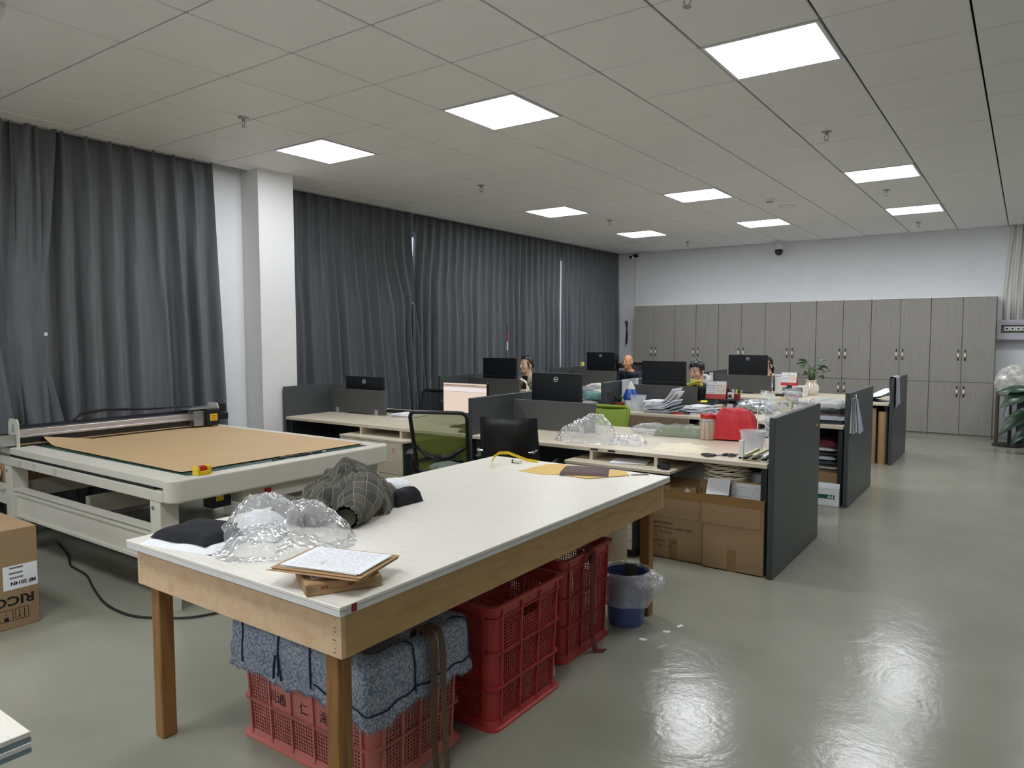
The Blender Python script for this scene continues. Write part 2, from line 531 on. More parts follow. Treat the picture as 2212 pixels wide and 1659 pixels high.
def text_obj(txt, size, material, parent, M, name='lettering', sx=1.0, extrude=0.0004, bold=0.0):
    cu = bpy.data.curves.new('t', 'FONT')
    cu.body = txt; cu.size = size; cu.extrude = extrude; cu.offset = bold
    cu.align_x = 'CENTER'; cu.align_y = 'CENTER'; cu.resolution_u = 2
    t = bpy.data.objects.new('t', cu); COL.objects.link(t)
    dg = bpy.context.evaluated_depsgraph_get()
    me = bpy.data.meshes.new_from_object(t.evaluated_get(dg))
    bpy.data.objects.remove(t); bpy.data.curves.remove(cu)
    me.name = name
    me.transform(Matrix.Diagonal((sx, 1, 1, 1)))
    me.transform(M)
    me.materials.clear(); me.materials.append(MATS[material])
    o = bpy.data.objects.new(name, me); COL.objects.link(o)
    if parent is not None: o.parent = parent
    return o

def frame_M(origin, right, up):
    """matrix laying text on a plane: right = reading direction, up = glyph top"""
    r = Vector(right).normalized(); u = Vector(up).normalized(); n = r.cross(u)
    m = Matrix((r, u, n)).transposed().to_4x4(); m.translation = Vector(origin)
    return m

def fnoise(p, s=1.0, seed=0.0):
    return noise.noise(Vector((p[0] * s + seed * 13.7, p[1] * s - seed * 7.1, p[2] * s + seed * 3.3)))

def ridged(p, s=1.0, seed=0.0):
    return 1.0 - 2.0 * abs(fnoise(p, s, seed))

def pillow(mb, sx, sy, h, seed=0, nu=18, nv=14, amp=0.006, power=6.0, skew=0.03, z0=0.0, wav=7.0):
    """folded-cloth slab: flat underside, soft edges, puckered top (UV mapped)"""
    def edge(u, v):
        x = (u - 0.5) * sx; y = (v - 0.5) * sy
        x += skew * sx * fnoise((u * 2, v * 2, 0), 1.2, seed); y += skew * sy * fnoise((u * 2, v * 2, 5), 1.2, seed)
        return x, y
    def top(u, v):
        x, y = edge(u, v)
        e = max(abs(2 * u - 1), abs(2 * v - 1))
        z = h * (1 - e ** power) ** 0.5 if e < 1 else 0
        z += amp * fnoise((x, y, 0), wav, seed) * (1 if e < 0.99 else 0) + amp * 0.6 * fnoise((x, y, 3), wav * 2.7, seed) * (1 if e < 0.99 else 0)
        return (x, y, z0 + max(0.0, z))
    mb.grid(top, nu, nv)
    mb.grid(lambda u, v: (*edge(1 - u, v), z0), nu, nv)
    return mb

def crumple(mb, rx, ry, rz, seed=0, sub=4, amp=0.35, floor=True, sharp=1.0):
    """crumpled film: a faceted blob resting on z = 0"""
    bm = bmesh.new()
    bmesh.ops.create_icosphere(bm, subdivisions=sub, radius=1.0)
    vs = []
    for v in bm.verts:
        p = v.co.normalized()
        d = 1 + amp * (0.8 * fnoise(p, 1.3, seed) + 0.5 * ridged(p, 2.4, seed + 1) * sharp + 0.22 * ridged(p, 6.0, seed + 2) * sharp + 0.1 * fnoise(p, 14, seed))
        q = Vector((p.x * rx * d, p.y * ry * d, p.z * rz * d + rz * 0.8))
        if floor and q.z < 0.002: q.z = 0.002 + 0.004 * (1 + fnoise(p, 9, seed))
        vs.append(q)
    bm.verts.index_update()
    fs = [tuple(v.index for v in f.verts) for f in bm.faces]
    bm.free()
    if mb.uv is not None: mb.uv = None
    mb.add(vs, fs)
    return mb

def spline(pts, n=8):
    """Catmull-Rom through pts"""
    P = [Vector(p) for p in pts]; P = [P[0] * 2 - P[1]] + P + [P[-1] * 2 - P[-2]]
    out = []
    for i in range(1, len(P) - 2):
        for k in range(n):
            t = k / n; a, b, c, d = P[i - 1], P[i], P[i + 1], P[i + 2]
            out.append(0.5 * ((2 * b) + (c - a) * t + (2 * a - 5 * b + 4 * c - d) * t * t + (3 * b - a - 3 * c + d) * t ** 3))
    out.append(P[-2])
    return out
# ================================================================== the room
YB = 9.36          # back wall
XR, YN = 5.2, -12.6 # right wall, near wall (outside the frame)
XA, XB = -5.5, -5.87   # ceiling edge in front of the two curtain runs

def in_view(x, y, z, margin=60):
    d = Vector((x, y, z)) - cam.matrix_world.translation
    zz = d.dot(_f)
    if zz < 0.2: return False
    u = 1106 + 1563.47 * d.dot(_X) / zz; v = 829.5 - 1563.47 * d.dot(_Y) / zz
    return -margin < u < 2212 + margin and -margin < v < 1659 + margin

b = MB().box(-6.3, XR + 0.2, YN - 0.2, YB + 0.2, -0.12, 0.0)
structure(b.build('floor', 'epoxy_floor'))
ceil = MB().box(-6.3, XR + 0.2, YN - 0.2, YB + 0.2, H + 0.035, H + 0.12).build('ceiling', 'plenum_dark')
structure(ceil)
LAMPS = [(-0.5, 0.5), (-3.5, 0.5), (-6.5, 0.5), (-0.5, 6.5), (-3.5, 6.5), (-6.5, 6.5), (-0.5, 10.5), (-3.5, 10.5), (-6.5, 10.5)]
LAMPS_OUT = [(a, c) for c in (-5.5, -9.5, -15.5) for a in (-0.5, -3.5, -6.5)] + [(2.5, 6.5), (2.5, 10.5)]
_lampcells = {(math.floor(a), math.floor(c)) for a, c in LAMPS + LAMPS_OUT}
far = MB()
tile_cache = {}
for i in range(-20, 15):
    for j in range(-9, 10):
        if (j, i) in _lampcells: continue
        y0, y1 = max(i * T, YN) + 0.0055, min((i + 1) * T, YB) - 0.0055
        xe = XA if (y0 + y1) / 2 < 0.36 else XB
        x0, x1 = max(j * T + 0.0055, xe), min((j + 1) * T, XR) - 0.0055
        if x1 - x0 < 0.02 or y1 - y0 < 0.02: continue
        cx, cy = (x0 + x1) / 2, (y0 + y1) / 2
        if any(in_view(px, py, H, 30) for px in (x0, x1, cx) for py in (y0, y1, cy)):
            key = (round(x1 - x0, 3), round(y1 - y0, 3))
            if key not in tile_cache:
                sx, sy = key
                me = MB().box(-sx / 2, sx / 2, -sy / 2, sy / 2, 0, 0.018).mesh('ceiling_tile', bevel=0.004, segs=1)
                me.materials.append(MATS['tile_white']); tile_cache[key] = me
            o = bpy.data.objects.new('ceiling_tile', tile_cache[key]); COL.objects.link(o)
            o.parent = ceil; o.location = (cx, cy, H)
        else:
            far.box(x0, x1, y0, y1, H, H + 0.018)
o = far.build('ceiling_tile_field', 'tile_white', ceil); o['kind'] = 'stuff'
# thin metal edge trims along the curtain runs
tr = MB().box(XA - 0.012, XA, YN, 0.40, H - 0.012, H + 0.02); structure(tr.build('trim_1', 'grid_metal'))
tr = MB().box(XB - 0.012, XB, 0.78, YB, H - 0.012, H + 0.02); structure(tr.build('trim_2', 'grid_metal'))

# walls (the left wall holds two curtained window openings)
w = MB()
WZ0, WZ1 = 0.95, 3.0
w.box(-5.8, -5.61, YN, -4.2, 0, H + 0.04).box(-5.8, -5.61, -0.35, 0.345, 0, H + 0.04)
w.box(-5.8, -5.61, -4.2, -0.35, 0, WZ0).box(-5.8, -5.61, -4.2, -0.35, WZ1, H + 0.04)
w.box(-6.18, -6.0, 0.345, 1.3, 0, H + 0.04).box(-6.18, -6.0, 8.9, YB, 0, H + 0.04)
w.box(-6.18, -6.0, 1.3, 8.9, 0, WZ0).box(-6.18, -6.0, 1.3, 8.9, WZ1, H + 0.04)
structure(w.build('wall_left', 'wall_paint'))
structure(MB().box(-5.99, -5.33, 0.345, 0.77, 0, H + 0.03).build('wall_pillar', 'pillar_paint'))
structure(MB().box(-6.3, XR + 0.2, YB, YB + 0.18, 0, H + 0.04).build('wall_back', 'wall_paint'))
structure(MB().box(XR, XR + 0.18, YN, YB, 0, H + 0.04).build('wall_right', 'wall_paint'))
structure(MB().box(-6.3, XR + 0.2, YN - 0.18, YN, 0, H + 0.04).build('wall_near', 'wall_paint'))
structure(MB().box(-6.0, -5.986, 0.77, YB, 0, 0.1).build('baseboard_left', 'panel_grey'))
def window(n, x, y0, y1, nm):
    f = MB()
    f.box(x, x + 0.06, y0, y1, WZ0, WZ0 + 0.05).box(x, x + 0.06, y0, y1, WZ1 - 0.05, WZ1)
    for k in range(nm + 1):
        yy = y0 + (y1 - y0 - 0.05) * k / nm
        f.box(x, x + 0.06, yy, yy + 0.05, WZ0 + 0.05, WZ1 - 0.05)
    fo = structure(f.build('window_%d' % n, 'window_frame'))
    for k in range(nm):
        a = y0 + (y1 - y0 - 0.05) * k / nm + 0.05; c = y0 + (y1 - y0 - 0.05) * (k + 1) / nm
        MB().box(x + 0.027, x + 0.033, a, c, WZ0 + 0.05, WZ1 - 0.05).build('pane', 'window_glass', fo)
window(1, -5.74, -4.2, -0.35, 3)
window(2, -6.12, 1.3, 8.9, 6)

# ------------------------------------------------------------------ LED panels
def lamp(a, c, label, group):
    t = thing('ceiling_light', label, 'light', (a * T, c * T, H), group=group)
    s = T / 2 - 0.006
    f = MB()
    for (x0, x1, y0, y1) in ((-s, s, -s, -s + 0.02), (-s, s, s - 0.02, s), (-s, -s + 0.02, -s + 0.02, s - 0.02), (s - 0.02, s, -s + 0.02, s - 0.02)):
        f.box(x0, x1, y0, y1, -0.004, 0.03)
    f.build('frame', 'lamp_frame', t)
    MB().box(-s + 0.021, s - 0.021, -s + 0.021, s - 0.021, 0.0, 0.006).build('diffuser', 'led', t)
    return t
_rows = {0.5: 'nearest row', 6.5: 'middle row', 10.5: 'farthest row'}
_cols = {-0.5: 'rightmost', -3.5: 'middle one', -6.5: 'nearest the curtains'}
for a, c in LAMPS:
    lamp(a, c, 'square glowing LED ceiling panel, %s of the three in the %s' % (_cols[a], _rows[c]), 'square LED ceiling panels')
for a, c in LAMPS_OUT:
    lamp(a, c, 'square LED ceiling panel beyond the edge of the view', 'LED panels out of view')

# ------------------------------------------------------------------ curtains
def curtain(name_label, x, yl, yr, n, seed, tie=None, amp=0.045, z0=0.06, z1=H + 0.03, direction=1):
    """pleated curtain; yl, yr: functions of height"""
    rr = random.Random(seed)
    ph = [rr.uniform(-0.7, 0.7) for _ in range(n + 3)]
    aa = [rr.uniform(0.65, 1.25) for _ in range(n + 3)]
    nu, nv = n * 14, 36
    def f(u, v):
        z = z0 + (z1 - z0) * v
        t = (z1 - z) / (z1 - z0)
        q = u * n
        k = int(q); fr = q - k
        p = ph[k] * (1 - fr) + ph[k + 1] * fr
        a = aa[k] * (1 - fr) + aa[k + 1] * fr
        s = min(1.0, t / 0.45)
        topw = max(0.0, math.cos(2 * PI * q)) ** 3 * 1.6 - 0.55
        low = math.cos(2 * PI * q + p * s * 1.1) * a + 0.40 * math.cos(4 * PI * q + p * 5) * s * a
        d = amp * ((1 - s) * topw + s * low)
        y = yl(z) + (yr(z) - yl(z)) * u
        if tie:
            ty, tz, rad = tie
            g = math.exp(-((z - tz) / 0.34) ** 2) * math.exp(-((y - ty) / rad) ** 2)
            d = d * (1 - 0.5 * g) + 0.035 * g
            y = y + (ty - y) * 0.55 * g
        return (x + d * direction, y, z)
    t = MB(); t.grid(f, nu, nv)
    base = (x, (yl(1) + yr(1)) / 2, 0)
    t.v = [p - Vector(base) for p in t.v]
    me = t.mesh('curtain', True)
    me.materials.append(MATS['curtain_cloth'])
    o = bpy.data.objects.new('curtain', me); COL.objects.link(o); o.location = base
    tag(o, name_label, 'curtain', 'grey floor-length curtains')
    return o, base
def interp(pts):
    def g(z):
        for (za, ya), (zb, yb) in zip(pts, pts[1:]):
            if za <= z <= zb: return ya + (yb - ya) * (z - za) / (zb - za)
        return pts[0][1] if z < pts[0][0] else pts[-1][1]
    return g
c1, b1 = curtain('grey curtain at far left, its edge pinched by a small clip', -5.50, interp([(0, -3.6), (3.3, -3.6)]),
                 interp([(0, -1.36), (0.86, -1.45), (1.6, -1.60), (2.4, -1.50), (3.3, -1.42)]), 11, 3, tie=(-1.58, 1.6, 0.22), amp=0.036)
c2, b2 = curtain('wide grey curtain hanging straight behind the cutting plotter', -5.535, interp([(0, -1.75), (3.3, -1.75)]),
                 interp([(0, 0.10), (0.71, 0.05), (1.6, 0.02), (3.3, -0.05)]), 9, 5, amp=0.05)
c3, b3 = curtain('grey curtain beside the white pillar, right edge pinched by a teal clip', -5.93, interp([(0, 0.90), (3.3, 0.90)]),
                 interp([(0, 3.48), (0.71, 3.42), (2.02, 3.24), (2.7, 3.14), (3.3, 3.12)]), 13, 9, tie=(3.12, 2.02, 0.28), amp=0.055)
c4, b4 = curtain('grey curtain in the middle of the far window run', -5.955, interp([(0, 3.14), (2.3, 3.17), (3.3, 3.27)]),
                 interp([(0, 7.03), (3.3, 7.00)]), 21, 13, amp=0.055)
c5, b5 = curtain('grey curtain in the far corner beside the cabinets', -5.955, interp([(0, 7.10), (3.3, 7.12)]),
                 interp([(0, 9.26), (3.3, 9.26)]), 12, 17, amp=0.05)
def tie_clip(parent, base, x, y, z, m):
    MB().box(x - base[0], x - base[0] + 0.02, y - base[1] - 0.014, y - base[1] + 0.014, z - 0.014, z + 0.014).build('tie_clip', m, parent, bevel=0.003)
mat('teal_clip', '5d9aa0', 0.5)
tie_clip(c1, b1, -5.47, -1.575, 1.6, 'ring_white')
tie_clip(c3, b3, -5.885, 3.13, 2.02, 'teal_clip')

# ------------------------------------------------------------------ things on the ceiling
def sprinkler(x, y, label):
    t = thing('sprinkler_head', label, 'sprinkler', (x, y, H), group='ceiling sprinklers')
    MB().lathe([(0.0, -0.004), (0.024, -0.012), (0.040, -0.004), (0.042, 0.002), (0.0, 0.002)], 20).build('escutcheon', 'steel_clip', t, smooth=True)
    f = MB().cyl((0, 0, -0.03), (0, 0, 0), 0.010, 0.012, 12)
    for s in (-1, 1):
        f.tube([(s * 0.010, 0, -0.028), (s * 0.018, 0, -0.045), (s * 0.012, 0, -0.062), (0, 0, -0.070)], 0.0032, 6)
    f.build('yoke', 'steel_clip', t)
    MB().lathe([(0.0, -0.070), (0.021, -0.072), (0.021, -0.0745), (0.0, -0.0765)], 16).build('deflector', 'steel_clip', t)
for x, y, l in ((-3.98, -0.732, 'upside-down sprinkler head left of the nearest curtain-side light panel'),
                (-4.04, 2.30, 'sprinkler head between the nearest and middle curtain-side light panels'),
                (-0.446, 2.275, 'sprinkler head on the right half, behind the biggest light panel'),
                (-0.426, 5.225, 'sprinkler head just beyond the right-hand light panel of the middle row'),
                (-0.421, 8.178, 'sprinkler head near the back wall beyond the farthest right light panel'),
                (-4.04, 5.33, 'sprinkler head beyond the middle curtain-side light panel'),
                (-4.04, 8.29, 'sprinkler head near the back wall, curtain side'),
                (-0.45, -0.70, 'sprinkler head at the very top edge of the picture')):
    sprinkler(x, y, l)
t = thing('smoke_detector', 'round white smoke detector on the ceiling with dark slots', 'smoke detector', (-1.679, 5.017, H))
MB().lathe([(0.0, -0.048), (0.028, -0.048), (0.034, -0.034), (0.05, -0.030), (0.054, -0.012), (0.054, 0.0), (0, 0)], 24).build('housing', 'camera_white', t, smooth=True, angle=0.6)
s = MB()
for k in range(10):
    a = 2 * PI * k / 10
    s.at(0.033 * math.cos(a), 0.033 * math.sin(a), -0.041, rz=a).cbox(0, 0, 0, 0.004, 0.013, 0.010)
s.build('slots', 'black_matte', t)
t = thing('ceiling_speaker', 'flat round ceiling speaker grille behind the smoke detector', 'speaker', (-1.637, 5.636, H))
MB().lathe([(0.0, -0.006), (0.085, -0.008), (0.09, -0.006), (0.09, 0.0), (0, 0)], 28).build('grille', 'tile_white', t, smooth=True)
MB().lathe([(0.09, -0.009), (0.104, -0.007), (0.108, 0.0), (0.09, 0.0)], 28).build('rim', 'lamp_frame', t, smooth=True)

t = thing('dome_camera', 'white dome security camera with black eye under the ceiling by the back wall', 'camera', (-2.68, 9.12, H))
MB().cyl((0, 0, -0.03), (0, 0, 0), 0.075, 0.075, 20).build('base', 'camera_white', t, smooth=True, angle=0.6)
MB().lathe([(0.0, -0.02), (0.05, -0.03), (0.075, -0.07), (0.078, -0.14), (0.074, -0.155), (0, -0.155)], 24).build('housing', 'camera_white', t, smooth=True, angle=0.7)
for s in (-1, 1): MB().tube([(s * 0.07, 0, -0.06), (s * 0.11, 0, -0.03), (s * 0.12, 0, 0)], 0.009, 6).build('bracket', 'camera_white', t)
e = MB().ball((0, -0.005, -0.185), 0.068, 0.068, 0.075, 18, 12); e.build('dome', 'black_plastic', t, smooth=True)
MB().cyl((0, -0.07, -0.215), (0, -0.082, -0.222), 0.012, 0.010, 12).build('lens', 'glass_lens', t)
t = thing('bullet_camera', 'small white bullet security camera high in the far corner', 'camera', (-5.62, 9.30, 3.16))
MB().cyl((0, 0.06, 0), (0, 0.02, 0), 0.04, 0.035, 16).build('mount', 'camera_white', t)
MB().cyl((0, 0.03, 0.0), (0.03, -0.12, -0.015), 0.035, 0.035, 16).build('barrel', 'camera_white', t, smooth=True, angle=0.7)
MB().cyl((0.03, -0.12, -0.015), (0.031, -0.128, -0.016), 0.030, 0.026, 16).build('lens', 'black_plastic', t)
MB().cbox(0.055, 0.035, 0.02, 0.11, 0.05, 0.06).build('junction_box', 'black_matte', t)
tag(MB().tube([(0, 0, 1.0), (0.003, 0, 0.5), (0, 0, 0)], 0.011, 8).build('cable_duct', 'conduit_pvc', loc=(-5.55, 9.345, 2.17)), 'thin white cable duct on the back wall under the corner camera', 'cable duct')
t = thing('ceiling_camera', 'white security camera cut off at the top left of the picture', 'camera', (-3.27, -2.63, H))
MB().cyl((0, 0, -0.02), (0, 0, 0), 0.06, 0.06, 20).build('base', 'camera_white', t, smooth=True, angle=0.6)
MB().ball((0, 0, -0.05), 0.055, 0.055, 0.05, 16, 10).build('housing', 'camera_white', t, smooth=True)
MB().cyl((0.02, -0.02, -0.06), (0.045, -0.05, -0.085), 0.026, 0.024, 14).build('lens', 'black_plastic', t)

# ------------------------------------------------------------------ tall cabinets along the back wall
CX0, CW, CY = -5.345, 0.845, 8.855
def cabinet():
    t = thing('storage_cabinet', '', 'cabinet', (CX0, CY, 0), group='grey wood-grain storage cabinets')
    w = CW - 0.004
    MB().box(0, w, 0.020, 0.49, 0.0, 2.15).build('carcass', 'cabinet_wood', t)
    MB().box(0, w, 0.004, 0.49, 2.151, 2.165).build('top_strip', 'tile_white', t)
    MB().box(0, w, 0.03, 0.05, 0.0, 0.05)
    d = CW / 2
    for k in (0, 1):
        for (z0, z1, hz) in ((0.858, 2.146, 1.27), (0.055, 0.852, 0.712)):
            o = MB().box(0.003 - (d / 2), d - 0.005 - (d / 2), 0, 0.018, z0, z1).build('door', 'cabinet_wood', t, bevel=0.0015, segs=1)
            o.location = (d * k + d / 2, 0, 0)
            hx = (d / 2 - 0.045) * (1 if k == 0 else -1)
            h = MB().tube([(hx, 0, hz + 0.075), (hx, -0.022, hz + 0.055), (hx, -0.028, hz), (hx, -0.022, hz - 0.055), (hx, 0, hz - 0.075)], [0.012, 0.006, 0.005, 0.006, 0.012], 8)
            ho = h.build('handle', 'black_plastic', o, smooth=True)
            g = MB().ball((hx, -0.028, hz), 0.014, 0.014, 0.036, 12, 8)
            # ceramic grip belongs to the same handle: second material on the bulb
            me = ho.data; base = len(me.vertices)
            bm = bmesh.new(); bm.from_mesh(me)
            me2 = g.mesh('tmp', True); bm.from_mesh(me2); bm.to_mesh(me); bm.free()
            me.materials.append(MATS['cream_glaze'])
            n2 = len(me2.polygons); n = len(me.polygons)
            for pi in range(n - n2, n):
                me.polygons[pi].material_index = 1; me.polygons[pi].use_smooth = True
            bpy.data.meshes.remove(me2)
    return t
cab0 = cabinet()
_ord = ['first', 'second', 'third', 'fourth', 'fifth', 'sixth', 'seventh, at the right end']
for k in range(7):
    c = cab0 if k == 0 else copy_tree(cab0)
    c.location = (CX0 + k * CW, CY, 0)
    c['label'] = 'tall grey wood-grain cabinet, %s from the left on the back wall' % _ord[k] if k < 6 else 'tall grey wood-grain cabinet at the right end of the back wall row'

# ------------------------------------------------------------------ electrics right of the cabinets
t = thing('distribution_box', 'grey metal electrical distribution box on the back wall with breakers', 'electrical box', (0.585, 9.16, 1.52))
f = MB(); L, Hh = 0.9, 0.275
f.box(0, L, 0.01, 0.2, 0, 0.085).box(0, L, 0.01, 0.2, 0.205, Hh).box(0, 0.04, 0.01, 0.2, 0.085, 0.205).box(L - 0.04, L, 0.01, 0.2, 0.085, 0.205)
f.build('housing', 'box_grey', t, bevel=0.003, segs=1)
MB().box(-0.012, L + 0.012, -0.002, 0.012, -0.012, 0.05).box(-0.012, L + 0.012, -0.002, 0.012, 0.235, Hh + 0.012).box(-0.012, 0.03, -0.002, 0.012, 0.05, 0.235).box(L - 0.03, L + 0.012, -0.002, 0.012, 0.05, 0.235).build('cover_frame', 'box_grey', t)
MB().box(0.04, L - 0.04, 0.05, 0.2, 0.085, 0.205).build('backplate', 'breaker_green', t)
for k in range(11):
    x = 0.08 + k * 0.072
    o = MB().box(x, x + 0.066, 0.028, 0.05, 0.12, 0.185).build('breaker', 'white_plastic', t)
    MB().box(x + 0.02, x + 0.045, 0.016, 0.028, 0.14, 0.165).build('toggle', 'black_matte', o)
for k, (xt, xb) in enumerate(((0.72, 0.66), (0.79, 0.755), (0.825, 0.79), (0.88, 0.865), (0.935, 0.92), (0.97, 0.955))):
    mid = (xt * 0.35 + xb * 0.65)
    o = MB().tube([(xb, 9.335, 1.80), (xb, 9.335, 2.2), (mid, 9.335, 2.6), (xt, 9.33, H - 0.06), (xt, 9.33, H + 0.02)], 0.021, 10).build('conduit_pipe', 'conduit_pvc', smooth=True)
    q = Vector((xb, 9.335, 1.80)); o.data.transform(Matrix.Translation(-q)); o.location = q
    tag(o, 'cream conduit pipe running from ceiling to distribution box, number %s from the left' % ['one', 'two', 'three', 'four', 'five', 'six'][k], 'pipe', 'conduit pipes above the distribution box')
# ================================================================== white cutting tables
def cutting_table(label, x0, x1, y0, y1, apron=True, tags=False, layers=False):
    t = thing('cutting_table', label, 'table', ((x0 + x1) / 2, (y0 + y1) / 2, 0))
    a, c = (x1 - x0) / 2, (y1 - y0) / 2
    if layers:
        for k in range(4):
            MB().box(-a + 0.002 * k, a - 0.002 * (k % 2), -c, c - 0.002 * ((k + 1) % 2), 0.79 - 0.0115 * (k + 1), 0.79 - 0.0115 * k - 0.0006).build('top_board', ['white_laminate', 'edge_blue', 'laminate_edge', 'edge_blue'][k], t, bevel=0.001, segs=1)
    else:
        top = MB().box(-a, a, -c, c, 0.777, 0.79).build('tabletop', 'white_laminate', t, bevel=0.002, segs=1)
        MB().box(-a + 0.001, a - 0.001, -c + 0.001, c - 0.001, 0.758, 0.7765).build('top_board', 'laminate_edge', t, bevel=0.002, segs=1)
        if tags:
            MB().box(a, a + 0.0012, -c + 0.025, -c + 0.042, 0.762, 0.787).build('barcode_tag', 'sticker_print', top)
            MB().box(a, a + 0.0012, -c + 0.046, -c + 0.066, 0.762, 0.787).build('sticker', 'dark_red', top)
    if apron:
        A, Cc = a - 0.028, c - 0.028
        MB().box(-A, A, -Cc, -Cc + 0.018, 0.615, 0.757).build('apron_board', 'ply_wood', t, bevel=0.001, segs=1)
        MB().box(-A, A, Cc - 0.018, Cc, 0.615, 0.757).build('apron_board', 'ply_wood', t, bevel=0.001, segs=1)
        MB().box(A - 0.018, A, -Cc + 0.0185, Cc - 0.0185, 0.613, 0.757).build('apron_board', 'ply_wood_long', t, bevel=0.001, segs=1)
        MB().box(-A, -A + 0.018, -Cc + 0.0185, Cc - 0.0185, 0.613, 0.757).build('apron_board', 'ply_wood_long', t, bevel=0.001, segs=1)
        n = MB(); rr = random.Random(4)
        for sx in (-1, 1):
            for k in range(9):
                n.cyl((sx * (A - 0.02 - 0.02 * rr.random()), -Cc - 0.0004, 0.63 + 0.013 * k), (sx * (A - 0.02 - 0.02 * rr.random()), -Cc + 0.001, 0.63 + 0.013 * k), 0.0012, seg=6)
        n.build('nail_heads', 'ink_black', t, kind='stuff')
    i = 0.073 if apron else 0.3
    for sx in (-1, 1):
        for sy in (-1, 1):
            cx, cy = sx * (a - i - 0.03), sy * (c - i - 0.008)
            MB().box(cx - 0.029, cx + 0.029, cy - 0.029, cy + 0.029, 0, 0.757 if apron else 0.744).build('leg', 'leg_wood', t, bevel=0.003, segs=1)
    return t
mat('sticker_print', 'cfcfc8', 0.5, var=0.9, vscale=300)
mat('edge_blue', '8fa5ae', 0.5, var=0.08, vscale=30)
cutting_table('long white-topped cutting table with plywood apron in the foreground', -1.888, -0.655, -2.755, -0.345, tags=True)
cutting_table('corner of another white table at the lower left edge of the picture', -1.87, -0.655, -5.95, -3.56, apron=False, layers=True)

